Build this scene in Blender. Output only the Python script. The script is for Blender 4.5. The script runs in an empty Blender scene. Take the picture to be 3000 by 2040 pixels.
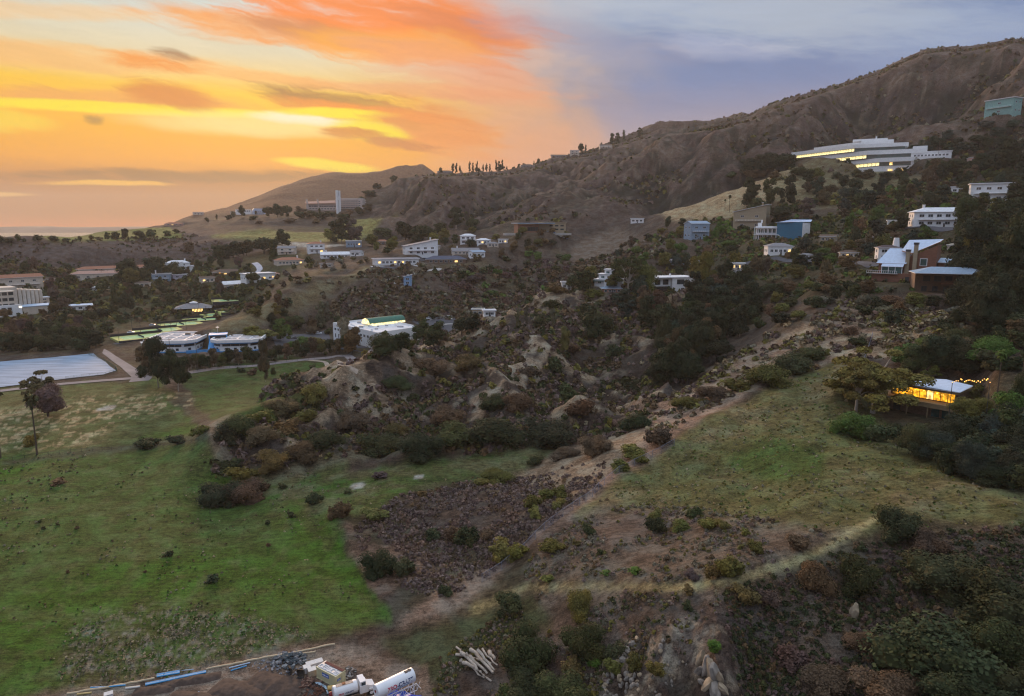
import bpy, math, random
import numpy as np
from mathutils import Vector, Matrix

random.seed(7)
RNG = np.random.default_rng(11)
SC = bpy.context.scene
COL = SC.collection
R = math.radians

# ------------------------------------------------------------------ camera
F, CX, CY, HOR = 1588.0, 1162.0, 790.0, 511.0        # measured on a 2324 x 1580 view of the photograph
CAMZ = 72.0
PITCH = math.atan((CY - HOR) / F)
cp, sp = math.cos(PITCH), math.sin(PITCH)
cam_d = bpy.data.cameras.new('camera')
cam = bpy.data.objects.new('camera', cam_d); COL.objects.link(cam)
cam.location = (0, 0, CAMZ); cam.rotation_euler = (math.pi / 2 - PITCH, 0, 0)
cam_d.sensor_width = 36.0; cam_d.lens = 36.0 * F / 2324.0
cam_d.clip_start = 0.5; cam_d.clip_end = 60000
SC.camera = cam

def ray(px, py):
    """azimuth and tan(elevation) of a sight line"""
    a, b = (px - CX) / F, (CY - py) / F
    y, z = cp + b * sp, -sp + b * cp
    return math.atan2(a, y), z / math.hypot(a, y)

# ------------------------------------------------------------------ light
SUN_AZ, SUN_EL = R(-20.0), R(9.0)
SC.view_settings.view_transform = 'Standard'
SC.view_settings.look = 'None'
SC.view_settings.exposure = 0.52
SC.view_settings.gamma = 1.0
SC.view_settings.use_curve_mapping = False
SKY_GAIN = 0.69
HAZE = 0.000075
SC.cycles.use_adaptive_sampling = False
SC.cycles.filter_width = 1.2
SC.cycles.max_bounces = 5; SC.cycles.sample_clamp_indirect = 3.0
sun_d = bpy.data.lights.new('sun', 'SUN'); sun_d.energy = 2.9; sun_d.angle = R(14)
sun_d.color = (1.0, 0.62, 0.36)
sun = bpy.data.objects.new('sun', sun_d); COL.objects.link(sun)
sun.rotation_euler = (math.pi / 2 - SUN_EL, 0, math.pi - SUN_AZ)
sun.location = (-300, 1200, 600)

world = bpy.data.worlds.new('World'); SC.world = world; world.use_nodes = True
wt = world.node_tree; wt.nodes.clear()

class NB:
    """small helper to write node maths"""
    def __init__(s, t): s.t = t
    def n(s, typ, **kw):
        nd = s.t.nodes.new(typ)
        for k, v in kw.items(): setattr(nd, k, v)
        return nd
    def put(s, sock, v):
        if isinstance(v, bpy.types.NodeSocket): s.t.links.new(v, sock)
        elif v is not None:
            if hasattr(sock.default_value, '__len__') and not hasattr(v, '__len__'): v = [v] * len(sock.default_value)
            if hasattr(sock.default_value, '__len__') and len(sock.default_value) == 4 and len(v) == 3: v = (*v, 1)
            sock.default_value = v
    def m(s, op, a, b=None, c=None, clamp=False):
        nd = s.n('ShaderNodeMath', operation=op, use_clamp=clamp)
        s.put(nd.inputs[0], a); s.put(nd.inputs[1], b)
        if c is not None: s.put(nd.inputs[2], c)
        return nd.outputs[0]
    def mix(s, f, a, b, blend='MIX'):
        nd = s.n('ShaderNodeMix', data_type='RGBA', blend_type=blend)
        s.put(nd.inputs[0], f); s.put(nd.inputs[6], a); s.put(nd.inputs[7], b)
        return nd.outputs[2]
    def comb(s, x, y, z=0.0):
        nd = s.n('ShaderNodeCombineXYZ'); s.put(nd.inputs[0], x); s.put(nd.inputs[1], y); s.put(nd.inputs[2], z)
        return nd.outputs[0]
    def noise(s, vec, scale=1.0, detail=4.0, rough=0.55, dist=0.0):
        nd = s.n('ShaderNodeTexNoise'); s.put(nd.inputs['Vector'], vec)
        nd.inputs['Scale'].default_value = scale; nd.inputs['Detail'].default_value = detail
        nd.inputs['Roughness'].default_value = rough; nd.inputs['Distortion'].default_value = dist
        return nd.outputs[0]
    def ramp(s, f, pts, interp='LINEAR'):
        nd = s.n('ShaderNodeValToRGB'); s.put(nd.inputs[0], f); cr = nd.color_ramp; cr.interpolation = interp
        while len(cr.elements) < len(pts): cr.elements.new(0.5)
        for e, (p, c) in zip(cr.elements, pts):
            e.position = p; e.color = (*c, 1) if len(c) == 3 else c
        return nd.outputs[0]
    def smooth(s, v, lo, hi):
        nd = s.n('ShaderNodeMapRange', interpolation_type='SMOOTHSTEP'); s.put(nd.inputs[0], v)
        nd.inputs[1].default_value = lo; nd.inputs[2].default_value = hi
        return nd.outputs[0]
    def sepxyz(s, v):
        nd = s.n('ShaderNodeSeparateXYZ'); s.put(nd.inputs[0], v); return nd.outputs

def lin(r, g, b, k=1.0):
    f = lambda c: (c / 255 / 12.92 if c / 255 <= 0.04045 else ((c / 255 + 0.055) / 1.055) ** 2.4) * k
    return (f(r), f(g), f(b))

def build_sky():
    W = NB(wt)
    tc = W.n('ShaderNodeTexCoord')
    x, y, z = W.sepxyz(tc.outputs['Generated'])
    az = W.m('MULTIPLY', W.m('ARCTAN2', x, y), 57.29578)
    el = W.m('MULTIPLY', W.m('ARCSINE', z), 57.29578)
    vv = W.comb(W.m('MULTIPLY', az, 0.030), W.m('MULTIPLY', W.m('ADD', el, W.m('MULTIPLY', az, 0.10)), 0.17), 0)
    n1 = W.noise(vv, 2.2, 6, 0.55, 0.4)
    n2 = W.noise(vv, 7.0, 5, 0.55, 0.2)
    vw = W.comb(W.m('MULTIPLY', az, 0.06), W.m('MULTIPLY', el, 0.09), 4.0)
    n3 = W.noise(vw, 2.0, 5, 0.6, 0.3)
    w1 = W.m('SUBTRACT', n1, 0.5); w2 = W.m('SUBTRACT', n2, 0.5); w3 = W.m('SUBTRACT', n3, 0.5)
    vs = W.comb(W.m('MULTIPLY', az, 0.035), W.m('MULTIPLY', W.m('ADD', el, W.m('ADD', W.m('MULTIPLY', az, 0.16), W.m('MULTIPLY', w3, 3.0))), 0.42), 9.0)
    w4 = W.m('SUBTRACT', W.noise(vs, 5.0, 7, 0.62, 0.5), 0.5)
    azw = W.m('ADD', az, W.m('MULTIPLY', w3, 16.0))
    elw = W.m('ADD', el, W.m('ADD', W.m('MULTIPLY', w1, 2.6), W.m('MULTIPLY', w2, 1.0)))
    e = W.m('DIVIDE', W.m('ADD', el, W.m('MULTIPLY', w2, 0.8)), 60.0, clamp=True)
    E = lambda d: d / 60.0
    warm = W.ramp(e, [(0, lin(222, 132, 62)), (E(1.2), lin(212, 132, 52)), (E(3.4), lin(206, 130, 14)), (E(4.6), lin(248, 164, 0)),
                      (E(7.0), lin(255, 180, 0)), (E(9.5), lin(255, 200, 40)), (E(12.0), lin(226, 212, 176)),
                      (E(15.0), lin(206, 216, 212)), (E(20.0), lin(204, 216, 216)), (E(30), lin(215, 220, 222, 1.1)), (1.0, lin(214, 222, 234, 1.3))])
    cool = W.ramp(e, [(0, lin(214, 165, 140)), (E(3.5), lin(206, 170, 156)), (E(7), lin(158, 150, 168)), (E(10.5), lin(116, 136, 178)),
                      (E(14), lin(106, 132, 176)), (E(19), lin(134, 158, 200)), (E(28), lin(190, 206, 230, 1.1)), (1.0, lin(212, 222, 238, 1.3))])
    # warm side is where the sun went down, the rest of the dome is dusk blue
    off = W.m('ABSOLUTE', W.m('ADD', azw, 24.0))
    f = W.smooth(off, 40.0, 14.0)
    off2 = W.m('ABSOLUTE', W.m('ADD', azw, 24.0))
    f = W.m('MAXIMUM', W.smooth(off2, 37.0, 15.0), 0.0)
    col = W.mix(f, cool, warm)
    # pink transition
    g = W.m('SUBTRACT', azw, W.m('ADD', -1.0, W.m('MULTIPLY', W.m('SUBTRACT', el, 8.0), -0.3)))
    g = W.m('DIVIDE', g, 6.5); g = W.m('EXPONENT', W.m('MULTIPLY', W.m('MULTIPLY', g, g), -1.0))
    g = W.m('MULTIPLY', g, W.smooth(el, 30.0, 14.0))
    col = W.mix(W.m('MULTIPLY', g, 0.55), col, lin(226, 158, 134))

    def cloud(x1, y1, x2, y2, th, c, op, hard=1.0, ero=1.0):
        nonlocal col
        a1, t1 = ray(x1, y1); a2, t2 = ray(x2, y2)
        A1, E1, A2, E2 = math.degrees(a1), math.degrees(math.atan(t1)), math.degrees(a2), math.degrees(math.atan(t2))
        ca, ce = (A1 + A2) / 2, (E1 + E2) / 2
        L = math.hypot(A2 - A1, E2 - E1) / 2; ux, uy = (A2 - A1) / (2 * L), (E2 - E1) / (2 * L)
        T = math.degrees(th / F) / 2
        dx = W.m('SUBTRACT', W.m('ADD', az, W.m('MULTIPLY', w3, 4.0)), ca)
        dy = W.m('SUBTRACT', W.m('ADD', el, W.m('MULTIPLY', w3, 1.1 * ero)), ce)
        s_ = W.m('DIVIDE', W.m('ADD', W.m('MULTIPLY', dx, ux), W.m('MULTIPLY', dy, uy)), L)
        t_ = W.m('DIVIDE', W.m('SUBTRACT', W.m('MULTIPLY', dy, ux), W.m('MULTIPLY', dx, uy)), T)
        d = W.m('ADD', W.m('MULTIPLY', s_, s_), W.m('MULTIPLY', t_, t_))
        d = W.m('ADD', d, W.m('ADD', W.m('MULTIPLY', w1, 3.2 * ero), W.m('ADD', W.m('MULTIPLY', w2, 2.0 * ero), W.m('MULTIPLY', w4, 2.6 * ero))))
        fac = W.smooth(d, 1.0 + 1.1 / hard, 1.0 - 0.9 / hard)
        fac = W.m('MULTIPLY', fac, op)
        col = W.mix(fac, col, lin(*c))
    # long high streaks, upper left
    cloud(-200, 98, 460, 150, 42, (248, 188, 112), .8)
    cloud(240, 130, 450, 152, 34, (244, 146, 40), .9)
    cloud(330, 118, 430, 132, 26, (150, 112, 80), .8)
    cloud(-150, 5, 420, 40, 26, (246, 200, 140), .6)
    cloud(380, 38, 1150, 100, 52, (250, 160, 72), .85)
    cloud(560, -10, 1130, 90, 130, (252, 136, 52), .95)
    cloud(560, 52, 860, 92, 34, (196, 132, 92), .7)
    cloud(900, 30, 1180, 120, 50, (226, 132, 84), .7)
    cloud(700, 92, 1080, 120, 60, (255, 172, 56), .85)
    cloud(840, 110, 1240, 215, 90, (240, 160, 122), .6)
    cloud(640, 184, 1230, 215, 26, (238, 158, 110), .65)
    cloud(450, 158, 760, 195, 22, (248, 178, 96), .7)
    # the bright band over the sun
    cloud(-250, 204, 560, 236, 34, (244, 168, 76), .85)
    cloud(-250, 216, 680, 262, 20, (255, 228, 0), 1.0, 1.6, .5)
    cloud(280, 205, 480, 235, 44, (220, 130, 40), .9)
    cloud(340, 272, 900, 290, 40, (255, 232, 150), .8, .8, .5)
    cloud(600, 262, 820, 276, 22, (255, 246, 214), .9, .8, .5)
    cloud(600, 212, 960, 262, 52, (168, 116, 56), .95)
    cloud(630, 232, 1000, 270, 30, (250, 148, 30), .95)
    cloud(640, 250, 900, 262, 20, (255, 230, 0), 1.0, 1.6, .5)
    cloud(860, 262, 1110, 330, 90, (240, 146, 66), .85)
    cloud(760, 285, 920, 308, 44, (255, 226, 0), .95, 1.3, .6)
    cloud(730, 298, 860, 306, 24, (216, 134, 36), .95, 1.2)
    cloud(820, 316, 1000, 340, 22, (206, 122, 56), .9, 1.2)
    cloud(880, 270, 960, 290, 20, (228, 146, 60), .7, 1.2)
    cloud(-150, 262, 120, 280, 34, (255, 216, 40), .8)
    cloud(172, 271, 220, 281, 17, (150, 112, 50), .75, .9, 1.0)
    cloud(620, 366, 850, 386, 20, (255, 226, 0), .95, 1.4, .5)
    # low bank over the sea
    cloud(-400, 452, 820, 430, 84, (178, 112, 26), .9, 1.3, .5)
    cloud(60, 396, 700, 402, 26, (140, 92, 14), .92, 1.3, .8)
    cloud(90, 416, 380, 418, 9, (255, 190, 30), .95, 1.2, .7)
    cloud(-120, 440, 70, 442, 8, (252, 196, 80), .8, 1.4, .4)
    # pale veils on the blue side
    cloud(1180, -40, 2100, 50, 110, (190, 200, 212), .7, .7)
    cloud(1500, 95, 1760, 116, 40, (190, 194, 214), .5, .7)
    cloud(2000, 110, 2600, 60, 120, (158, 178, 208), .5, .7)
    cloud(1160, 60, 1500, 130, 60, (158, 158, 182), .5, .7)
    veil = W.m('MULTIPLY', W.m('ADD', W.m('MULTIPLY', w4, 1.0), W.m('MULTIPLY', w1, .8)), W.smooth(el, 2.0, 9.0))
    veil = W.m('ADD', 1.0, W.m('MULTIPLY', veil, .22)); col = W.mix(1.0, col, W.comb(veil, veil, veil), 'MULTIPLY')
    # a physical sky underneath keeps the whole dome consistent
    sky = W.n('ShaderNodeTexSky', sky_type='NISHITA'); sky.sun_disc = False
    sky.sun_elevation = SUN_EL; sky.sun_rotation = SUN_AZ; sky.altitude = 100; sky.dust_density = 3.0
    col = W.mix(1.0, col, W.mix(1.0, sky.outputs[0], (0.002, 0.002, 0.002), 'MULTIPLY'), 'ADD')
    # below the horizon: dull ground light
    col = W.mix(W.smooth(el, -1.0, -12.0), col, (0.10, 0.09, 0.08))
    bg = W.n('ShaderNodeBackground'); W.put(bg.inputs[0], col); bg.inputs[1].default_value = SKY_GAIN
    out = W.n('ShaderNodeOutputWorld'); wt.links.new(bg.outputs[0], out.inputs[0])
build_sky()

# ------------------------------------------------------------------ numpy noise
def _h(ix, iy, s):
    n = (ix.astype(np.int64) * 374761393 + iy.astype(np.int64) * 668265263 + s * 1442695041) & 0xffffffff
    n = ((n ^ (n >> 13)) * 1274126177) & 0xffffffff
    return ((n ^ (n >> 16)) & 0xffff) / 65535.0
def vnoise(x, y, s=0):
    x = np.asarray(x, float); y = np.asarray(y, float)
    ix, iy = np.floor(x), np.floor(y); fx, fy = x - ix, y - iy
    fx = fx * fx * (3 - 2 * fx); fy = fy * fy * (3 - 2 * fy)
    a, b, c, d = _h(ix, iy, s), _h(ix + 1, iy, s), _h(ix, iy + 1, s), _h(ix + 1, iy + 1, s)
    return (a * (1 - fx) + b * fx) * (1 - fy) + (c * (1 - fx) + d * fx) * fy
def fbm(x, y, s=0, o=4, g=0.5):
    t = 0; a = 1; n = 0
    for k in range(o):
        ca, sa = math.cos(k * 1.1), math.sin(k * 1.1)
        t = t + a * vnoise((x * ca - y * sa) * 2 ** k + 17 * k, (x * sa + y * ca) * 2 ** k - 9 * k, s + k); n += a; a *= g
    return t / n
def ridged(x, y, s=0, o=4):
    t = 0; a = 1; n = 0
    for k in range(o):
        t = t + a * (1 - np.abs(2 * vnoise(x * 2 ** k, y * 2 ** k, s + k) - 1)); n += a; a *= 0.5
    return t / n
def sstep(v, lo, hi):
    t = np.clip((v - lo) / (hi - lo), 0, 1); return t * t * (3 - 2 * t)
# ------------------------------------------------------------------ terrain control points
CTRL = []      # azimuth, ln r, z
def V(px, py, z):            # seen ground at height z
    a, t = ray(px, py); r = (z - CAMZ) / t; CTRL.append((a, math.log(r), z))
def D(px, py, r):            # seen ground at distance r
    a, t = ray(px, py); CTRL.append((a, math.log(r), CAMZ + r * t))
def G(px, r, z):             # ground hidden from here
    py = HOR
    for _ in range(8):
        a, t = ray(px, py); py += (t - (z - CAMZ) / r) * F
    CTRL.append((a, math.log(r), z))
def line(fn, pts, n=4):
    for (p, q) in zip(pts[:-1], pts[1:]):
        for k in range(n):
            u = k / n; fn(*[a + (b - a) * u for a, b in zip(p, q)])
    fn(*pts[-1])
# valley floor
for px, py, z in [(-500,1500,0),(0,1570,0),(300,1570,0),(600,1570,0),(900,1570,0),(1000,1500,.4),(0,1400,0),(300,1400,0),(600,1400,0),(850,1400,0),
    (-500,1250,0),(0,1250,0),(250,1250,0),(500,1250,0),(750,1250,0),(0,1100,0),(250,1100,0),(450,1100,0),(600,1150,0),(-500,1000,0),(0,1000,0),(200,1000,0),(420,980,0),
    (0,900,0),(200,880,0),(330,860,0),(450,850,0),(600,850,0),(700,835,0),(-500,860,0),(0,840,0),(250,820,0),(280,790,.6),(400,800,1),(560,800,1.5),
    (650,1130,1),(800,1080,2),(1000,1060,3.5),(1200,1030,6),
    (700,770,3),(850,770,4),(710,745,4),(960,760,5),(300,770,2),(440,745,2.5),(530,708,3.5),(-500,770,1),(0,770,.6),(100,740,1.5),(250,720,2.5),(0,710,5),(200,680,6),(400,690,4),
    (0,650,10),(200,650,10),(400,650,8),(-500,680,6)]: V(px, py, z)
V(1000,735,7); V(1040,722,8); V(1090,715,10); V(940,725,8)
D(300,620,800); D(0,610,850); D(600,640,640); D(660,600,720); D(560,600,780); D(450,622,760)
# house ridge above the school
line(D, [(440,762,432),(520,722,465),(600,690,490),(720,650,525),(840,606,560),(930,602,575),(1020,592,590),(1100,577,610),(1150,560,650),(1230,529,700)], 2)
D(750,600,640); D(960,572,640); D(1090,553,700)
for px, py, z in [(560,752,4),(650,745,6),(760,725,8),(900,705,14),(1000,700,15),(1120,695,12),(1200,690,14)]: V(px, py, z)
D(800,680,495); D(900,650,520); D(1000,650,525); D(1100,620,560); D(1200,640,560); D(1200,590,630); D(1290,600,600); D(1280,560,680); D(1180,545,690)
D(1320,640,560); D(1400,600,600); D(1400,555,690); D(1480,580,560); D(1250,650,535)
# knoll with brush
line(D, [(500,985,226),(600,930,238),(700,880,248),(780,845,257),(840,824,264),(900,829,273),(920,802,296),(1000,774,328),(1100,746,358),(1200,715,388),(1250,702,402),(1285,684,418)], 3)
for g in [(600,285,1),(700,300,1),(800,320,2),(860,345,3),(950,372,5),(1050,405,7),(1150,430,10)]: G(*g)
for px, py, z in [(520,1060,.3),(600,1050,1),(700,1025,1.8),(840,1030,2.5),(950,1030,3.5),(1080,1020,4.5),(1200,1008,6),(1300,998,6.5)]: V(px, py, z)
D(800,925,238); D(900,920,243); D(960,870,268); D(950,940,243); D(1000,830,295); D(860,880,252)
line(D, [(1225,745,375),(1215,785,325),(1195,810,290),(1180,870,262),(1120,900,246),(1020,945,236)], 2)
D(1100,830,300); D(1080,880,275); D(1260,900,262); D(1300,960,240); D(1240,960,238); D(1350,780,350); D(1330,850,300); D(1390,720,390)
line(D, [(1420,960,236),(1480,905,258),(1540,860,288),(1600,805,325),(1650,745,375),(1700,705,395)], 2)
D(1480,760,355); D(1500,700,405); D(1550,680,410); D(1700,665,400); D(1800,645,400)
line(D, [(1285,655,425),(1400,655,430),(1500,660,430),(1600,650,430)], 2)
for g in [(1300,475,22),(1400,480,24),(1500,490,28),(1600,500,34)]: G(*g)
# near hill: crest
line(D, [(760,1190,162),(900,1128,172),(1050,1080,185),(1180,1058,190),(1300,1022,199),(1420,962,214),(1560,885,243),(1650,835,262),(1760,772,285),(1850,722,300),(1930,700,310),(2020,705,305)], 2)
for px, py, z in [(900,1300,.5),(900,1200,2),(1050,1200,4),(1200,1150,8),(1200,1250,5.5),(1050,1300,2),(1100,1330,2.2),(1215,1225,6.5),(1370,1102,11),(1500,1030,14.5),(1640,935,19.5),(1740,880,23),(1850,825,27),
    (1500,1200,11),(1700,1100,16),(1850,1000,21),(1900,900,25),(1950,945,23),(1190,1337,4),(1300,1335,8),(1450,1335,13),(1650,1325,18),(1800,1270,20),(1960,1200,22),
    (1200,1450,2.5),(1300,1450,6),(1500,1450,13),(1400,1570,5.5),(1550,1560,10),(1650,1490,14.5),(1050,1400,1),(1100,1570,1),(1720,1570,9),(1900,1570,12),(2300,1570,17),(2000,1400,16),(2300,1400,19),(2300,1200,23),
    (2100,1100,22.5),(2300,1000,25),(2060,945,22),(2200,930,24),(2700,1200,23),(2700,1570,17),(2700,900,32)]: V(px, py, z)
G(1300, 60, 4); G(1800, 60, 10); G(2300, 55, 16); G(600, 60, 0); G(0, 60, 0)
D(2250,850,215); D(2300,760,250); D(2100,790,252); D(2050,740,285); D(2200,710,300); D(2080,655,332); D(2300,640,345); D(1950,640,352); D(1850,652,350); D(2150,600,380); D(2700,700,300)
D(1650,600,470); D(1750,572,500); D(1900,560,480); D(2100,542,470); D(2300,560,420); D(1480,622,460); D(1580,545,600); D(1450,522,700); D(2700,500,450)
line(D, [(1500,496,715),(1600,456,728),(1700,424,738),(1790,396,745)], 2)
D(1900,394,752); D(2080,386,752); D(1700,500,640); D(1850,480,620); D(2000,450,640); D(2000,500,540); D(2150,516,482); D(2250,462,560); D(2300,400,690); D(2200,382,760)
D(1560,500,665); D(1400,520,740)
for g in [(1500,830,66),(1600,840,84),(1700,850,100),(1850,850,118),(2000,850,128),(2150,850,140)]: G(*g)
# mountain
D(2270,264,1000); D(2300,335,880); D(2100,335,950); D(1900,310,1050); D(1750,350,960); D(1620,395,920)
SKY = [(2700,10,1330),(2500,50,1340),(2324,88,1350),(2290,86,1360),(2250,97,1370),(2200,104,1380),(2150,106,1390),(2100,111,1400),(2050,132,1410),(1990,160,1430),(1900,190,1450),(1800,220,1480),(1740,240,1500),(1700,262,1500),(1650,275,1510),
       (1600,284,1520),(1550,291,1530),(1500,290,1550),(1440,312,1500),(1400,325,1500),(1340,345,1500),(1290,352,1490),(1250,362,1480),(1200,376,1460),(1150,386,1450),(1080,390,1460),(990,391,1500)]
line(D, SKY, 1)
for px, py, r in SKY[::2]:
    a, t = ray(px, py); z = CAMZ + r * t; G(px, r * 1.4, z * 0.72)
D(1400,400,1150); D(1300,450,1000); D(1200,482,950); D(1100,502,940); D(1000,472,1050); D(1100,430,1200); D(1500,440,900); D(1350,500,800); D(1290,525,740); D(1500,350,1250); D(1700,300,1270); D(1150,440,1120)
D(1250,400,1250); D(1180,412,1260)
line(D, [(430,491,1700),(540,466,1900),(620,430,2100),(700,404,2250),(750,392,2300),(800,396,2300),(870,397,2300),(930,389,2300),(965,387,2300)], 2)
for px, r in [(430,2300),(620,2900),(750,3200),(900,3300),(1000,3300)]: G(px, r, 60)
line(D, [(990,394,1480),(920,420,1400),(850,446,1300),(805,470,1200)], 2)
G(850,1700,105); G(950,1850,135); G(750,1600,100); G(600,1500,75); G(990,1900,140)
D(560,491,1200); D(650,491,1180); D(768,488,1160); D(700,480,1250); D(840,490,1130); D(880,470,1180)
D(600,514,1050); D(500,524,1050); D(450,512,1200); D(700,518,1010); D(430,500,1400); D(350,516,1300); D(250,526,1180)
line(D, [(-500,552,900),(0,551,940),(110,549,950),(250,544,1000),(330,535,1080),(400,522,1180)], 2)
for g in [(-300,1300,20),(0,1250,22),(200,1500,15),(0,2000,-35),(-500,2000,-40),(300,2200,-30),(420,2500,-20),(0,3900,-60),(400,3900,-60),(800,3900,-40),(1200,3900,60),(2000,3900,200)]: G(*g)
D(0,600,868); D(-500,600,868); D(200,590,880); D(400,580,900); D(550,562,900); D(500,600,790)
D(520,541,930); D(700,546,885); D(850,531,930); D(850,505,1010); D(750,562,800); D(930,520,1000); D(620,556,860)

CT = np.array(CTRL)
KA = 2.4
def _pts(a, l): return np.stack([a * KA, l], -1)
P0 = _pts(CT[:, 0], CT[:, 1])
def _phi(d): return np.sqrt(d * d + 0.022 ** 2)
def _solve():
    d = np.sqrt(((P0[:, None] - P0[None]) ** 2).sum(-1)); n = len(P0)
    A = np.zeros((n + 3, n + 3)); A[:n, :n] = _phi(d) - np.eye(n) * 0.004
    A[:n, n] = 1; A[n, :n] = 1; A[:n, n + 1:] = P0; A[n + 1:, :n] = P0.T
    b = np.zeros(n + 3); b[:n] = CT[:, 2]
    return np.linalg.solve(A, b)
WGT = _solve()
def base_h(a, l):
    a = np.clip(a, -0.78, 0.78).ravel(); l = np.clip(l, math.log(50), math.log(3950)).ravel()
    Q = _pts(a, l); out = np.empty(len(Q))
    for i in range(0, len(Q), 20000):
        q = Q[i:i + 20000]; d = np.sqrt((q[:, None, 0] - P0[None, :, 0]) ** 2 + (q[:, None, 1] - P0[None, :, 1]) ** 2)
        out[i:i + 20000] = _phi(d) @ WGT[:len(P0)] + WGT[len(P0)] + q @ WGT[len(P0) + 1:]
    return out

AZ = np.radians(np.concatenate([np.arange(-180, -48, 6.0), np.arange(-48, -41, 1.0), np.arange(-41, 41.01, 0.1), np.arange(42, 48.1, 1.0), np.arange(54, 180.1, 6.0)]))
RR = np.concatenate([[1.5, 6, 15, 28, 40], np.exp(np.arange(math.log(50), math.log(4000), 0.0084))])
# the smooth relief is solved on a coarser lattice and interpolated
AZc = np.radians(np.linspace(-45, 45, 271)); LRc = np.linspace(math.log(50), math.log(3950), 262)
Hc = base_h(*np.meshgrid(AZc, LRc, indexing='ij')).reshape(len(AZc), len(LRc))
def bil(gx, gy, G_, x, y):
    fx = np.clip((x - gx[0]) / (gx[1] - gx[0]), 0, len(gx) - 1.001); fy = np.clip((y - gy[0]) / (gy[1] - gy[0]), 0, len(gy) - 1.001)
    ix, iy = fx.astype(int), fy.astype(int); fx, fy = fx - ix, fy - iy
    return (G_[ix, iy] * (1 - fx) + G_[ix + 1, iy] * fx) * (1 - fy) + (G_[ix, iy + 1] * (1 - fx) + G_[ix + 1, iy + 1] * fx) * fy
AA, RG = np.meshgrid(AZ, RR, indexing='ij')
GX, GY = RG * np.sin(AA), RG * np.cos(AA)
HB = bil(AZc, LRc, Hc, AA.ravel(), np.log(RG).ravel()).reshape(AA.shape)
# image position of every ground point, used only to know which zone of the place it belongs to
def project(x, y, z):
    fw = y * cp - (z - CAMZ) * sp; up = y * sp + (z - CAMZ) * cp
    fw = np.where(fw < 1, 1, fw)
    return CX + F * x / fw, CY - F * up / fw
GPX, GPY = project(GX, GY, HB)
GPX = np.where(np.abs(AA) > 1.2, -9999, GPX)
def inpoly(px, py, poly, soft=0):
    inside = np.zeros(px.shape, bool); n = len(poly)
    for i in range(n):
        x1, y1 = poly[i]; x2, y2 = poly[(i + 1) % n]
        if y1 == y2: continue
        c = ((y1 > py) != (y2 > py)) & (px < (x2 - x1) * (py - y1) / (y2 - y1) + x1)
        inside ^= c
    return inside
def blur(m, k=2):
    m = m.astype(float)
    for _ in range(k):
        m[1:-1] = (m[:-2] + m[1:-1] * 2 + m[2:]) / 4; m[:, 1:-1] = (m[:, :-2] + m[:, 1:-1] * 2 + m[:, 2:]) / 4
    return m
_wx = (fbm(GX / 9, GY / 9, 91, 3) - .5); _wy = (fbm(GX / 9, GY / 9, 95, 3) - .5)
def zone(poly, r0=0, r1=1e9, k=2, wob=26):
    m = inpoly(GPX + _wx * wob, GPY + _wy * wob * .6, poly) & (RG > r0) & (RG < r1)
    return blur(m, k) if k else m.astype(float)

FLAT = zone([(-900,1700),(-900,780),(0,760),(300,745),(540,700),(560,730),(760,740),(760,830),(690,885),(480,975),(500,1075),(620,1080),(1000,1045),(1240,1020),(1180,1058),(900,1125),(770,1180),(800,1290),(890,1400),(960,1440),(960,1700)], 0, 600, 6, 0)
PARK = zone([(600,740),(960,720),(1080,705),(1130,725),(960,790),(600,800)], 380, 520, 5, 0)
FLAT = np.maximum(FLAT, PARK)
rough = 1 - FLAT
# broken relief: soft bumps near, gullies on the mountain
far = sstep(RG, 560, 1000)
near = (fbm(GX / 26, GY / 26, 3, 4) - .5) * 5.5 + (fbm(GX / 7, GY / 7, 13, 3) - .5) * 1.9
near *= sstep(RG, 60, 200) * .75 + .25
u_, v_ = GX * .80 + GY * .6, -GX * .6 + GY * .80
gul = (ridged(u_ / 300, v_ / 150, 40, 4) - .55) * 165 + (ridged(GX / 90, GY / 110, 50, 3) - .5) * 44 + (fbm(GX / 22, GY / 22, 60, 3) - .5) * 9
mfade = sstep(GPX, 760, 1000) * sstep(RG, 620, 1050) * (1 - .55 * sstep(RG, 1350, 1450))
skyband = sstep(np.abs(RG - 1450), 30, 220)
soft = (fbm(GX / 60, GY / 60, 70, 4) - .5) * 9
H = HB + rough * near * (1 - far) + (1 - mfade) * far * soft + mfade * gul * (.22 + .78 * skyband) + FLAT * (fbm(GX / 14, GY / 14, 5, 3) - .5) * .5
KN = zone([(480,1075),(490,970),(700,870),(840,820),(1000,770),(1300,670),(1640,660),(1640,800),(1420,970),(1240,1005),(620,1070)], 200, 450, 6)
H = H + KN * ((ridged((GX * .9 + GY * .3) / 52, (GY * .9 - GX * .3) / 78, 200, 4) - .60) * 31 + (fbm(GX / 9, GY / 9, 210, 3) - .5) * 3.5)
_sa = np.array([ray(q[0], q[1]) for q in SKY]); _o = np.argsort(_sa[:, 0]); SKT = np.interp(AA, _sa[_o, 0], _sa[_o, 1])
SKY_AZ0 = ray(992, 391)[0]; _lim = CAMZ + RG * (SKT - .004 - .010 * (1 - np.clip(RG / 1400, 0, 1))); _m = (mfade > .02) & (RG < 1560) & (RG > 560)
H = np.where(_m & (H > _lim - 10), _lim - 10 * np.exp(-np.clip((H - _lim + 10) / 10, 0, 20)), H)
_at = (np.abs(RG - 1480) < 60) & (GPX > 992) & (AA > SKY_AZ0); H = np.where(_at, np.maximum(H, CAMZ + RG * (SKT - .0012 + .0035 * (fbm(GX / 45, GX / 60, 900, 3) - .5))), H)
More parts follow.
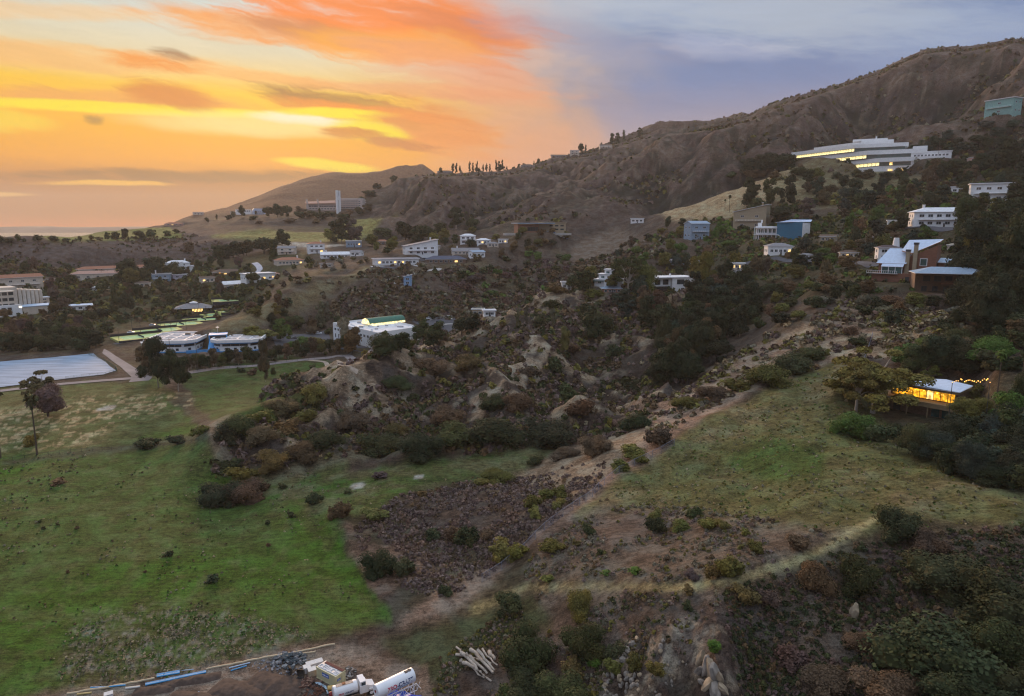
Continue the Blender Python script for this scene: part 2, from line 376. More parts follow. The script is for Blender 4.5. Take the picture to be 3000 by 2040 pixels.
# front knoll rocks
ROCK = zone([(1330,1600),(1380,1520),(1430,1460),(1500,1430),(1600,1390),(1640,1420),(1660,1490),(1690,1600)], 0, 120, 3, 30)
H = H + ROCK * ((ridged(GX / 3.2, GY / 5, 77, 4) - .5) * 2.6)
CANY = zone([(940,520),(1050,700),(1250,700),(1290,600),(1240,540),(1150,560)], 480, 740, 6)
H = H + CANY * (ridged(GX / 60, GY / 60, 31, 4) - .6) * 16
PADS = []
def gidx(a, r):
    ia = np.interp(a, AZ, np.arange(len(AZ))); ir = np.interp(np.log(r), np.log(RR), np.arange(len(RR)))
    return ia, ir
def ground(x, y):
    x = np.asarray(x, float); y = np.asarray(y, float)
    a, r = np.arctan2(x, y), np.hypot(x, y)
    ia, ir = gidx(a, np.maximum(r, RR[0])); i, j = np.minimum(ia.astype(int), len(AZ) - 2), np.minimum(ir.astype(int), len(RR) - 2)
    fa, fr = ia - i, ir - j
    return (H[i, j] * (1 - fa) + H[i + 1, j] * fa) * (1 - fr) + (H[i, j + 1] * (1 - fa) + H[i + 1, j + 1] * fa) * fr
def hit(px, py, rmin=45.0, rmax=3900.0):
    """where the sight line through (px, py) meets the ground"""
    a, t = ray(px, py)
    rs = RR[(RR >= rmin) & (RR <= rmax)]
    zs = ground(rs * math.sin(a), rs * math.cos(a)); d = zs - (CAMZ + rs * t)
    k = np.argmax(d > 0)
    if d[k] <= 0:                                   # passes over: nearest approach
        k = int(np.argmax(d / rs)); r = rs[k]
    elif k == 0: r = rs[0]
    else: r = rs[k - 1] + (rs[k] - rs[k - 1]) * (-d[k - 1]) / (d[k] - d[k - 1])
    x, y = r * math.sin(a), r * math.cos(a)
    return x, y, float(ground(x, y))
def atr(px, r, py=None):
    a, _ = ray(px, HOR + 100 if py is None else py)
    x, y = r * math.sin(a), r * math.cos(a)
    return x, y, float(ground(x, y))
def pad(x, y, rad, z=None):
    """level a building plot"""
    global H
    if z is None: z = float(ground(x, y))
    d = np.hypot(GX - x, GY - y); w = 1 - sstep(d, rad, rad * 1.7)
    H = H * (1 - w) + z * w
    return z
# ------------------------------------------------------------------ building plots (levelled before the ground sheet is made)
SITE_AT = {}
def site(key, px, py, wpx, r=None, k=.62, rmin=45, rmax=3900):
    x, y, z = hit(px, py, rmin, rmax) if r is None else atr(px, r, py)
    if r is not None: z = CAMZ + r * ray(px, py)[1]
    dist = math.sqrt(x * x + y * y + (z - CAMZ) ** 2); s = dist / F
    z = pad(x, y, max(3.0, wpx * s * k), z)
    PADS.append((x, y, wpx * s * k))
    SITE_AT[key] = (x, y, z, s)
# key, px, base py, width, height, rot, roof, wall, roofcolour, floors, windows, lit, chimney, label
HOUSES = [
 ('condo', 34, 661, 84, 30, 18, 'gable', 'cream', 'terra', 2, 7, 0, 1, 'cream condominium block with low terracotta gables above the white stepped apartments'),
 ('cottage', 110, 646, 22, 13, 0, 'hip', 'cream', 'brown', 1, 3, 1, 0, 'small cream cottage with a lit window left of the long townhouse'),
 ('rowhouse', 226, 647, 92, 27, -6, 'hip', 'cream', 'pink', 2, 10, 0, 0, 'long cream two-storey townhouse row under a pink roof'),
 ('rowhouse', 262, 619, 128, 13, 12, 'hip', 'cream', 'terra', 1, 8, 0, 0, 'terracotta roofed townhouse row highest on the left valley side'),
 ('pavilion', 226, 658, 42, 5, -4, 'flat', 'white', 'white', 1, 4, 0, 0, 'low white flat roof in front of the long townhouse'),
 ('bungalow', 168, 703, 60, 8, 0, 'flat', 'white', 'blue', 1, 5, 1, 0, 'low building with pale blue flat roof deep among valley trees'),
 ('villa', 404, 613, 44, 19, 8, 'hip', 'white', 'white', 2, 5, 0, 1, 'white villa with round stair tower and pale hip roof'),
 ('annex', 447, 611, 26, 7, 8, 'flat', 'white', 'white', 1, 2, 0, 0, 'low white annex right of the villa with the stair tower'),
 ('house', 368, 641, 34, 17, -8, 'flat', 'greyblue', 'grey', 2, 4, 0, 1, 'grey house with long front balcony below the tower villa'),
 ('house', 414, 641, 32, 16, -8, 'flat', 'lilac', 'grey', 2, 5, 0, 0, 'lilac grey house right of the balcony house in the valley'),
 ('house', 528, 657, 46, 17, 24, 'gable', 'cream', 'white', 1, 4, 0, 0, 'white roofed cream house left below the lamp-lit modern house'),
 ('house', 586, 640, 60, 18, 22, 'flat', 'white', 'white', 1, 4, 2, 0, 'modern white house with two glowing wall lamps by the curved drive'),
 ('ranch_house', 518, 623, 60, 8, 4, 'hip', 'brownw', 'brown', 1, 4, 1, 0, 'low brown ranch house with a yellow lamp above the curved drive'),
 ('spanish_house', 656, 601, 56, 15, 14, 'hip', 'cream', 'terra', 1, 7, 1, 1, 'long cream house with terracotta roofs under the ridge'),
 ('spanish_house', 717, 575, 34, 24, 10, 'hip', 'white', 'terra', 2, 6, 1, 1, 'tall white two-storey house with arched loggia and terracotta roof'),
 ('bungalow', 760, 586, 60, 13, 6, 'gable', 'white', 'white', 1, 7, 0, 1, 'long bungalow under a pale roof in the middle of the ridge houses'),
 ('cottage', 810, 581, 24, 12, -28, 'gable', 'white', 'grey', 1, 2, 0, 0, 'small white gabled cottage right of the long bungalow'),
 ('house', 652, 577, 36, 17, -10, 'gable', 'cream', 'grey', 2, 4, 0, 0, 'cream gabled house left of the loggia house near the meadow road'),
 ('house', 803, 561, 32, 13, 4, 'flat', 'greyblue', 'bluegrey', 1, 5, 1, 0, 'blue-grey flat-roofed house with a lit terrace beneath dark trees'),
 ('house', 898, 601, 96, 13, 10, 'flat', 'white', 'navy', 1, 10, 3, 0, 'long white house with lit glass front above a white pool terrace'),
 ('house', 954, 577, 72, 18, 12, 'shed', 'white', 'grey', 2, 9, 0, 1, 'white two-level house with colonnade at the centre of the ridge houses'),
 ('ranch_house', 1012, 597, 88, 15, 2, 'hip', 'brownw', 'navy', 1, 7, 1, 0, 'broad dark hip-roofed ranch house on the ridge'),
 ('bungalow', 1056, 577, 60, 13, 6, 'gable', 'cream', 'grey', 1, 6, 0, 1, 'long pale bungalow behind the dark hip-roofed ranch house'),
 ('cottage', 1082, 584, 30, 15, 30, 'gable', 'white', 'bluegrey', 1, 3, 0, 0, 'white gabled cottage at the right end of the dark ranch house'),
 ('villa', 1062, 554, 34, 22, 0, 'hip', 'white', 'white', 2, 6, 0, 0, 'white two-storey villa with pavilion hip roof on the ridge'),
 ('bungalow', 1097, 554, 30, 12, 8, 'hip', 'white', 'white', 1, 4, 1, 0, 'low white hip-roofed wing right of the pavilion-roofed villa'),
 ('shed', 926, 646, 17, 17, -10, 'shed', 'bluew', 'bluegrey', 2, 1, 0, 0, 'small blue tower-like shed alone on the brushy slope'),
 ('house', 1010, 391, 34, 5, 4, 'hip', 'dusk', 'brown', 1, 3, 0, 0, 'low house among the left skyline trees', ),
 ('house', 1196, 380, 30, 6, 8, 'hip', 'dusk', 'brown', 1, 3, 0, 0, 'small skyline house left of the tight tree pair'),
 ('house', 1268, 359, 34, 7, 6, 'gable', 'dusk', 'brown', 1, 4, 0, 0, 'long skyline house on the shoulder of the ridge'),
 ('house', 1304, 352, 20, 9, 0, 'flat', 'cream', 'grey', 2, 3, 0, 0, 'pale two-storey skyline house beside the tall dark tree'),
 ('house', 1374, 338, 26, 9, 10, 'gable', 'cream', 'brown', 2, 4, 0, 0, 'pale skyline house highest on the ridge'),
 ('house', 1290, 657, 32, 16, 4, 'flat', 'white', 'grey', 1, 3, 0, 0, 'white box house with glazed roof terrace at the left end of the crest'),
 ('house', 1387, 664, 44, 11, 10, 'hip', 'brickw', 'bluegrey', 1, 4, 0, 1, 'low house with blue hip roof in front of the stepped white house'),
 ('house', 1660, 654, 36, 30, -16, 'shed', 'white', 'paleblue', 2, 3, 0, 0, 'tall white house with slanted pale blue roof behind canyon trees'),
 ('house', 1674, 611, 26, 12, 6, 'flat', 'cream', 'white', 1, 4, 2, 0, 'small flat-roofed house with lit window above the canyon trees'),
 ('house', 1568, 599, 34, 7, 12, 'flat', 'paleblue', 'white', 1, 3, 0, 0, 'low pale blue roof half hidden in hillside shrubs'),
 ('house', 1580, 543, 42, 38, 34, 'gable', 'greyblue', 'bluegrey', 2, 5, 0, 0, 'tall blue-grey gabled house above the twin round shrubs'),
 ('house', 1704, 521, 66, 36, -14, 'shed', 'tan', 'tanroof', 2, 4, 0, 1, 'tan house with one long slanted roof rising to the right'),
 ('house', 1766, 579, 50, 24, 16, 'hip', 'white', 'grey', 1, 5, 1, 0, 'small white house with grey roof below the teal house'),
 ('house', 1446, 506, 28, 9, 0, 'flat', 'white', 'grey', 1, 3, 0, 0, 'small white house on the bare knob below the mountain'),
 ('villa', 2132, 515, 98, 35, 14, 'hip', 'white', 'white', 2, 12, 0, 1, 'large white two-storey villa with right-hand chimney on the upper slope'),
 ('villa', 2250, 461, 72, 34, 6, 'flat', 'white', 'white', 2, 9, 0, 0, 'white flat-roofed villa near the right edge below the pink house'),
 ('house', 2274, 264, 46, 28, -30, 'flat', 'mint', 'mint', 2, 1, 0, 0, 'pale green box house alone high on the mountain'),
 ('house', 2222, 369, 36, 12, 8, 'hip', 'pinkw', 'brown', 1, 3, 2, 0, 'pink low house right of the terraced laboratory'),
 ('wing', 2112, 362, 66, 13, 0, 'flat', 'white', 'white', 1, 10, 0, 0, 'low white wing right behind the terraced laboratory'),
 ('house', 2012, 590, 38, 28, 16, 'hip', 'white', 'brownd', 2, 4, 0, 1, 'small white house with round chimney left behind the timber house'),
 ('storage_building', 1085, 716, 26, 14, -8, 'flat', 'tan', 'tan', 1, 2, 0, 0, 'beige flat storage building at the far end of the parking lot'),
 ('trailer', 1110, 717, 26, 12, 8, 'flat', 'white', 'white', 1, 2, 0, 0, 'long white trailer beside the beige storage building'),
 ('trailer', 346, 792, 34, 13, 12, 'flat', 'mint', 'white', 1, 4, 0, 0, 'mint green site trailer left of the octagonal offices'),
 ('cabin', 374, 787, 22, 10, 8, 'flat', 'tan', 'white', 1, 2, 0, 0, 'low white-roofed cabin between trailer and tennis courts'),
 ('shed', 527, 487, 8, 6, 0, 'gable', 'cream', 'brown', 1, 0, 0, 0, 'tiny pale shed left of the arched hall'),
 ('house', 450, 488, 20, 5, 4, 'flat', 'cream', 'white', 1, 3, 0, 0, 'pale villa on the outermost spur above the sea'),
 ('house', 395, 512, 34, 5, 6, 'hip', 'pinkw', 'terra', 1, 4, 1, 0, 'low row of pinkish houses beneath the outer spur'),
 ('house', 742, 606, 26, 10, -12, 'gable', 'cream', 'brown', 1, 3, 0, 0, 'small brown-roofed house low on the slope under the long bungalow'),
 ('house', 1118, 560, 24, 10, 8, 'hip', 'cream', 'grey', 1, 3, 0, 0, 'grey hip-roofed house right of the pavilion villa wing'),
 ('house', 1142, 552, 20, 8, -8, 'flat', 'white', 'grey', 1, 3, 1, 0, 'small white box house left of the slab-roofed building'),
 ('house', 868, 556, 28, 11, 6, 'hip', 'brownw', 'terra', 1, 3, 0, 0, 'terracotta-roofed cottage behind the colonnaded white house'),
 ('house', 985, 566, 26, 10, -6, 'hip', 'cream', 'grey', 1, 3, 0, 0, 'grey-roofed house behind the dark ranch house'),
 ('house', 470, 640, 26, 11, 14, 'gable', 'cream', 'brown', 1, 3, 1, 0, 'brown gabled cottage between lilac house and white-roofed house'),
 ('house', 325, 650, 26, 10, -10, 'hip', 'cream', 'brown', 1, 3, 0, 0, 'small hip-roofed house right of the long townhouse'),
 ('house', 92, 690, 26, 12, 12, 'flat', 'cream', 'white', 2, 3, 0, 0, 'cream box house right of the stepped apartments'),
 ('house', 620, 628, 26, 9, 10, 'hip', 'cream', 'terra', 1, 3, 0, 0, 'small terracotta cottage right of the lamp-lit modern house'),
 ('house', 1925, 585, 34, 14, 10, 'hip', 'cream', 'brown', 1, 4, 1, 0, 'brown-roofed house left of the small white house with round chimney'),
 ('house', 1880, 548, 30, 13, -12, 'gable', 'tan', 'brown', 1, 3, 0, 0, 'tan gabled house right of the teal deck house'),
 ('house', 2030, 512, 26, 9, 4, 'flat', 'white', 'white', 1, 2, 0, 0, 'low white garage left of the large hillside villa'),
 ('house', 1995, 548, 36, 12, 8, 'hip', 'brownw', 'brown', 1, 4, 0, 0, 'low brown house above the timber house'),
 ('house', 2180, 440, 30, 12, -6, 'flat', 'white', 'grey', 1, 3, 0, 0, 'small white house between laboratory and edge villa'),
 ('house', 2310, 410, 30, 14, 0, 'hip', 'cream', 'brown', 1, 3, 1, 0, 'brown-roofed house at the right edge above the flat villa'),
 ('house', 1520, 600, 26, 11, -6, 'gable', 'greyblue', 'grey', 1, 3, 0, 0, 'grey cottage behind the big oak on the crest'),
 ('house', 1830, 588, 24, 10, 6, 'hip', 'white', 'grey', 1, 3, 1, 0, 'small white cottage right of the grey-roofed white house'),
 ('house', 2170, 568, 30, 12, 4, 'hip', 'cream', 'tanroof', 1, 3, 0, 0, 'tan-roofed house right behind the timber house garage'),
]
for h_ in HOUSES: site(h_[14 - 1], h_[1], h_[2], h_[3], k=.5)
for q in [('apartments', 30, 716, 84), ('laboratory', 1994, 392, 40), ('tower', 769, 487, 10), ('campus_hall', 735, 478, 60), ('campus_block', 800, 474, 50), ('arched_hall', 573, 487, 30), ('pavilion', 441, 712, 60),
          ('slab', 1215, 528, 70), ('ridge_modern', 1527, 664, 66), ('stepped', 1383, 650, 50), ('teal', 1762, 546, 96), ('timber', 2045, 640, 110), ('timber2', 2150, 664, 100), ('lit', 2075, 938, 150), ('office', 850, 775, 150),
          ('oct_a', 408, 799, 100), ('oct_b', 549, 797, 100), ('container', 750, 1548, 70)]: site(*q, k=.52 if q[0] != 'laboratory' else 1.0)
_, _t = ray(0, 0)
# ------------------------------------------------------------------ ground cover colours
def srgb(r, g, b): return np.array(lin(r, g, b))
ZC = {}
brush = np.array([.085, .064, .052]); straw = np.array([.25, .19, .125]); pinkstraw = np.array([.24, .16, .12]); green = np.array([.060, .125, .018]); green2 = np.array([.080, .120, .034])
olive = np.array([.115, .105, .048]); earth = np.array([.125, .090, .068]); pale = np.array([.42, .36, .29]); vivid = np.array([.058, .128, .014]); meadow = np.array([.24, .22, .08])
C = np.zeros(GX.shape + (3,))
C[:] = brush
def paint(mask, col, amt=1.0):
    m = (mask * amt)[..., None]; C[:] = C * (1 - m) + np.asarray(col) * m
n_a = fbm(GX / 40, GY / 40, 101, 4); n_b = fbm(GX / 8, GY / 8, 111, 4); n_c = fbm(GX / 120, GY / 120, 121, 4); n_d = fbm(GX / 2.2, GY / 2.2, 131, 3)
FIELD = zone([(-900,1700),(-900,900),(0,885),(335,860),(350,850),(430,960),(470,985),(500,1080),(600,1092),(1000,1042),(1240,1013),(1300,1010),(1180,1062),(900,1130),(765,1185),(800,1270),(900,1405),(620,1475),(350,1545),(0,1620)], 0, 420, 3, 70)
FIELD2 = zone([(415,860),(440,840),(520,825),(640,812),(770,825),(720,865),(600,930),(500,962),(450,930)], 220, 420, 2)
# slopes
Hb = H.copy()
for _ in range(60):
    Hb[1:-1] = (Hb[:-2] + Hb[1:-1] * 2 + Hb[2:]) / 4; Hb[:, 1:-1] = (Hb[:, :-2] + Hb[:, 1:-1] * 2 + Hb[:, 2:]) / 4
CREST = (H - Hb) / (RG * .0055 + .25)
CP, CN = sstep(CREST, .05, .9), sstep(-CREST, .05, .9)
gen = sstep(n_b, .50, .66)
paint(gen, earth, .75)
paint(sstep(n_a, .55, .7), olive, .4)
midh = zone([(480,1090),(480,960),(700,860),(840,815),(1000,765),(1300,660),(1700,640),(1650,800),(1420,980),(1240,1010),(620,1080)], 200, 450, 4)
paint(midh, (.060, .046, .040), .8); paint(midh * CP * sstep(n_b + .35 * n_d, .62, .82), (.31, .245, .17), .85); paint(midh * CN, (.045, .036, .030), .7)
KT = zone([(690,880),(800,820),(900,815),(1000,850),(960,900),(850,940),(760,930)], 230, 300, 3)
paint(KT * sstep(n_b, .34, .5), (.33, .26, .185), .75)
SP = zone([(1080,960),(1060,920),(1130,890),(1180,800),(1230,760),(1250,800),(1210,880),(1130,930)], 220, 380, 3); paint(SP * sstep(n_b, .34, .5), (.35, .285, .21), .8)
CR = zone([(900,800),(1000,765),(1100,738),(1250,690),(1380,665),(1420,690),(1300,730),(1120,765),(1000,790)], 290, 440, 2); paint(CR * sstep(n_b, .32, .46), (.34, .275, .195), .75)
HR = zone([(1240,690),(1290,660),(1560,665),(1560,720),(1440,800),(1400,760),(1340,700)], 300, 450, 3); paint(HR * sstep(n_b, .40, .55), (.26, .21, .14), .7)
TOE = zone([(770,1190),(840,1160),(1000,1290),(1000,1380),(900,1400),(840,1330)], 0, 240, 5, 60); paint(TOE * sstep(n_b, .35, .6), pinkstraw, .75)
FS = zone([(900,1420),(1010,1330),(1120,1275),(1215,1200),(1370,1085),(1200,1090),(1180,1062),(1420,962),(1560,885),(1700,800),(1960,690),(2060,730),(1960,790),(1900,815),(1700,890),(1620,945),(1500,1035),(1215,1232),(1060,1370),(930,1425)], 0, 330, 3)
paint(FS, (.31, .22, .165), .9)
FS2 = zone([(1180,1065),(1420,962),(1480,980),(1370,1080),(1280,1140),(1150,1120),(1060,1100)], 0, 240, 3); paint(FS2, (.33, .25, .165), .7)
UP = zone([(1560,885),(1700,790),(1960,690),(2100,735),(2080,800),(1900,815),(1720,880),(1640,930)], 200, 330, 3); paint(UP, (.23, .17, .125), .8); paint(UP * sstep(n_b, .5, .62), (.38, .30, .20), .7)
HILL = zone([(1370,1105),(1500,1030),(1650,930),(1900,818),(1990,940),(2050,1000),(2324,1080),(2500,1100),(2500,1220),(2050,1180),(1960,1210),(1700,1190),(1480,1160),(1300,1170)], 0, 260, 4)
paint(HILL, (.155, .150, .062), .95); paint(HILL * sstep(n_b, .45, .62), (.22, .18, .10), .6); paint(HILL * sstep(n_a, .48, .60), (.10, .115, .040), .6)
HG = zone([(1640,1030),(1760,1005),(1860,1040),(1870,1085),(1760,1095),(1700,1070)], 0, 260, 6, 50); paint(HG, (.055, .11, .022), .8)
TR = zone([(1060,1378),(1190,1331),(1450,1335),(1650,1319),(1800,1264),(1940,1188),(1990,1160),(2000,1166),(1950,1203),(1810,1277),(1660,1332),(1450,1348),(1190,1346),(1075,1392)], 0, 200, 1, 5)
paint(TR, (.42, .36, .18), .95); paint(TR * sstep(n_d, .5, .7), (.16, .15, .06), .5)
LOW = zone([(1200,1340),(1650,1345),(1850,1270),(2000,1230),(2400,1230),(2400,1700),(960,1700),(1000,1450)], 0, 160, 4); paint(LOW, (.075, .058, .052), .6); paint(LOW * sstep(n_b, .48, .64), (.17, .13, .105), .45)
MIDB = zone([(1230,1230),(1370,1140),(1500,1150),(1960,1200),(1650,1310),(1450,1325),(1180,1320)], 0, 200, 4); paint(MIDB, (.175, .135, .110), .6)
LB = zone([(960,1430),(1200,1350),(1250,1420),(1100,1480),(1000,1560),(860,1450)], 0, 160, 4); paint(LB, (.055, .080, .030), .7)
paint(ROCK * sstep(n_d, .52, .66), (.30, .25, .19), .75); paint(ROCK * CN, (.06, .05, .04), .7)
BARE = np.clip(np.maximum.reduce([KT * .75, SP * .85, CR * .85, FS * .7, TR, UP * .4, HR * .4]), 0, 1)
# mountain
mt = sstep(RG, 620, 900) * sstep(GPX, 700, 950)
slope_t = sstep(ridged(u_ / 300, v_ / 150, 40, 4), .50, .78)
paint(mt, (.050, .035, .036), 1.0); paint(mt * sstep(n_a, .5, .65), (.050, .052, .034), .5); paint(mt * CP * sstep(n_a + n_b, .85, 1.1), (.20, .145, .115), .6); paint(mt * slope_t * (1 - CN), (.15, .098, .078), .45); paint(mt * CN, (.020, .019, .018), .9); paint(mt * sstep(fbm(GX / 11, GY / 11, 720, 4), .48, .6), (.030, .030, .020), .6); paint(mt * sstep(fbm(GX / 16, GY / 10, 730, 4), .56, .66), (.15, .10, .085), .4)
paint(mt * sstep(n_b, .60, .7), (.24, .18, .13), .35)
YH = zone([(1490,500),(1600,452),(1790,392),(1830,420),(1760,440),(1700,500),(1600,505)], 560, 800, 3); paint(YH, (.36, .28, .165), .9)
YH2 = zone([(1760,400),(2100,395),(2150,440),(1900,470),(1760,470)], 560, 800, 4); paint(YH2, (.19, .165, .085), .7)
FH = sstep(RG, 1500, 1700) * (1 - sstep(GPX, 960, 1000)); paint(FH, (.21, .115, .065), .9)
LR_ = zone([(-900,545),(0,536),(400,520),(520,532),(620,560),(560,600),(0,640),(-900,650)], 700, 1300, 3); paint(LR_, (.105, .078, .070), .95); paint(LR_ * sstep(n_b, .5, .65), (.075, .058, .055), .6)
GC = zone([(90,540),(380,515),(420,540),(250,548),(120,552)], 880, 1400, 1, 6); paint(GC, (.17, .19, .055), .9)
ME = zone([(470,538),(540,528),(600,525),(700,530),(760,527),(790,500),(840,500),(905,512),(860,535),(800,548),(700,552),(560,545)], 850, 1080, 2, 8); paint(ME, meadow, 1.0)
ME2 = zone([(600,548),(700,556),(790,556),(740,566),(660,562)], 760, 900, 1, 6); paint(ME2, (.5, .46, .4), .8)
DR = zone([(440,770),(520,722),(600,690),(720,648),(850,600),(870,612),(760,655),(690,700),(600,730),(520,760)], 400, 620, 3); paint(DR, (.185, .155, .085), .9)
NB_ = zone([(-900,780),(-900,640),(0,640),(400,600),(700,570),(640,640),(560,700),(300,745),(0,770)], 400, 900, 4); paint(NB_, (.070, .068, .034), .9)
RH = zone([(1600,520),(2400,430),(2400,680),(2100,700),(1900,690),(1600,650)], 330, 700, 4); paint(RH, (.070, .064, .036), .8)
CY_ = zone([(1300,560),(1400,530),(1480,545),(1420,600),(1300,640)], 480, 760, 3); paint(CY_, (.22, .17, .13), .6)
# fields
FIELD = FIELD * (1 - .75 * sstep(zone([(740,1190),(800,1285),(880,1390),(960,1400),(960,1250),(800,1160)], 0, 240, 10, 30) * fbm(GX / 3, GY / 3, 171, 4) * 2, .5, .95))
paint(FIELD, green2); paint(FIELD * sstep(n_a, .42, .60), green, .85)
paint(FIELD * sstep(n_c, .5, .62), olive, .35); paint(FIELD * sstep(fbm(GX / 17, GY / 9, 177, 4), .52, .66), (.125, .12, .05), .5)
FV = zone([(-200,1300),(-200,1050),(300,1020),(480,1080),(760,1200),(850,1330),(880,1410),(560,1400),(430,1380),(250,1400),(60,1500)], 0, 300, 14, 40); paint(FV * FIELD * (.35 + .65 * sstep(n_a, .40, .58)), vivid, .85)
paint(FIELD * sstep(fbm(GX / 3, GY / 3, 140, 4), .5, .68), (.13, .13, .055), .45)
FA = zone([(-200,1035),(-200,900),(330,868),(430,965),(300,1000),(0,1030)], 0, 420, 3); paint(FA, (.125, .130, .052), .8); paint(FA * sstep(n_b, .52, .62), (.075, .105, .03), .6)
spk = sstep(fbm(GX / 1.6, GY / 3.4, 150, 4), .50, .62)
FAp = zone([(-200,1030),(-200,960),(200,900),(460,890),(420,930),(260,960),(220,1000),(120,1020)], 0, 420, 6); paint(FAp * spk, (.46, .37, .22), .75)
FP = zone([(130,1540),(150,1430),(330,1370),(560,1400),(740,1440),(600,1470),(430,1530),(200,1560)], 0, 180, 8, 40); paint(FP * sstep(fbm(GX / .7, GY / 1.0, 160, 4), .50, .68), (.34, .29, .25), .7); paint(FP, (.05, .06, .03), .25)
FF = zone([(0,1045),(430,990),(470,970),(480,1000),(0,1058)], 0, 300, 2, 8); paint(FF, (.08, .085, .06), .8)
paint(FIELD2, (.070, .105, .028)); paint(FIELD2 * sstep(n_b, .5, .62), (.10, .105, .042), .7)
SF = zone([(600,1092),(1000,1042),(1240,1013),(1300,1010),(1180,1062),(900,1130),(700,1180),(560,1130)], 0, 260, 3); paint(SF * sstep(n_b, .46, .60), (.15, .14, .075), .7)
EDG = zone([(470,960),(520,940),(530,1080),(490,1075)], 0, 300, 3, 8); paint(EDG, (.22, .18, .13), .7)
EDG2 = zone([(560,1080),(850,1025),(1240,1003),(1240,1016),(850,1042),(600,1100)], 0, 300, 2, 8); paint(EDG2, (.19, .165, .10), .7)
for cx, cy, w, h in [(812,1103,24,7),(950,1082,14,4),(240,928,26,14)]:
    a, b, c = hit(cx, cy); paint(1 - sstep(np.hypot((GX - a) / (w * .12), (GY - b) / (h * .5)) + n_b, 1.0, 1.4), (.48, .44, .40), .8)
SITE = zone([(0,1600),(130,1568),(350,1533),(480,1505),(620,1480),(740,1462),(830,1470),(880,1500),(970,1520),(980,1600),(980,1800),(0,1800)], 0, 130, 2, 20); paint(SITE, (.235, .18, .142), .95)
paint(SITE * sstep(n_b, .5, .62), (.13, .098, .08), .7); paint(SITE * sstep(fbm(GX / 1.2 + GY * .1, GY / 5, 181, 3), .52, .62), (.30, .24, .19), .5)
YARD = zone([(690,1600),(700,1530),(800,1520),(860,1600)], 0, 130, 4, 20); paint(YARD, (.13, .13, .14), .6)

def make_ground():
    nA, nR = len(AZ), len(RR)
    co = np.stack([GX, GY, H], -1).reshape(-1, 3)
    i, j = np.meshgrid(np.arange(nA - 1), np.arange(nR - 1), indexing='ij')
    v0 = (i * nR + j).ravel(); quads = np.stack([v0, v0 + 1, v0 + nR + 1, v0 + nR], -1)
    me = bpy.data.meshes.new('ground')
    me.vertices.add(len(co)); me.vertices.foreach_set('co', co.ravel())
    me.loops.add(quads.size); me.loops.foreach_set('vertex_index', quads.ravel().astype(np.int32))
    me.polygons.add(len(quads)); me.polygons.foreach_set('loop_start', np.arange(0, quads.size, 4, dtype=np.int32))
    me.polygons.foreach_set('loop_total', np.full(len(quads), 4, np.int32))
    me.update(calc_edges=True)
    me.shade_smooth()
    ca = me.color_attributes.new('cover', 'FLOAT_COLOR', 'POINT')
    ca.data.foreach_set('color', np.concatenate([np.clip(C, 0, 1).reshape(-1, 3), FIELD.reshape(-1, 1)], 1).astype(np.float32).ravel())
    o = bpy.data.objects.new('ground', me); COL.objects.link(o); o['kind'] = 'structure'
    return o

def ground_mat():
    m = bpy.data.materials.new('ground_cover'); m.use_nodes = True; t = m.node_tree; t.nodes.clear(); W = NB(t)
    vc = W.n('ShaderNodeVertexColor', layer_name='cover')
    g = W.n('ShaderNodeNewGeometry'); pos = g.outputs['Position']
    n1 = W.noise(pos, 0.9, 5, 0.65); n2 = W.noise(pos, 0.16, 4, 0.6); n3 = W.noise(pos, 3.5, 3, 0.7)
    mp = W.n('ShaderNodeMapping'); W.put(mp.inputs[0], pos); mp.inputs['Rotation'].default_value = (0, 0, R(20)); mp.inputs['Scale'].default_value = (.25, 1.6, 1)
    n4 = W.noise(mp.outputs[0], 1.0, 4, 0.65)
    n6 = W.noise(pos, 9.0, 3, .7)
    k = W.m('ADD', W.m('ADD', W.m('MULTIPLY', n1, .75), W.m('ADD', W.m('MULTIPLY', n3, .55), W.m('MULTIPLY', W.m('SUBTRACT', n6, .5), 1.0))), W.m('ADD', W.m('MULTIPLY', n2, .8), W.m('MULTIPLY', n4, .6)))
    k = W.smooth(k, 1.02, 1.72); k = W.m('ADD', .34, W.m('MULTIPLY', k, 1.35))
    sp = W.smooth(W.noise(pos, 1.7, 3, .75), .56, .64); k = W.m('MULTIPLY', k, W.m('SUBTRACT', 1.0, W.m('MULTIPLY', sp, .42)))
    col = W.mix(1.0, vc.outputs[0], W.comb(k, k, k), 'MULTIPLY')
    warm = W.mix(W.smooth(n2, .42, .62), (1.12, .97, .86), (.92, 1.04, 1.08)); col = W.mix(.7, col, W.mix(1.0, col, warm, 'MULTIPLY'))
    b = W.n('ShaderNodeBsdfPrincipled'); W.put(b.inputs['Base Color'], col); b.inputs['Roughness'].default_value = .95
    b.inputs['Specular IOR Level'].default_value = .1
    bp = W.n('ShaderNodeBump'); bp.inputs['Strength'].default_value = .9; bp.inputs['Distance'].default_value = .8
    W.put(bp.inputs['Height'], W.m('ADD', n1, W.m('ADD', W.m('MULTIPLY', n3, .5), W.m('MULTIPLY', n6, .25)))); t.links.new(bp.outputs[0], b.inputs['Normal'])
    o = W.n('ShaderNodeOutputMaterial'); t.links.new(b.outputs[0], o.inputs[0]); return m
G_OB = make_ground(); G_OB.data.materials.append(ground_mat())

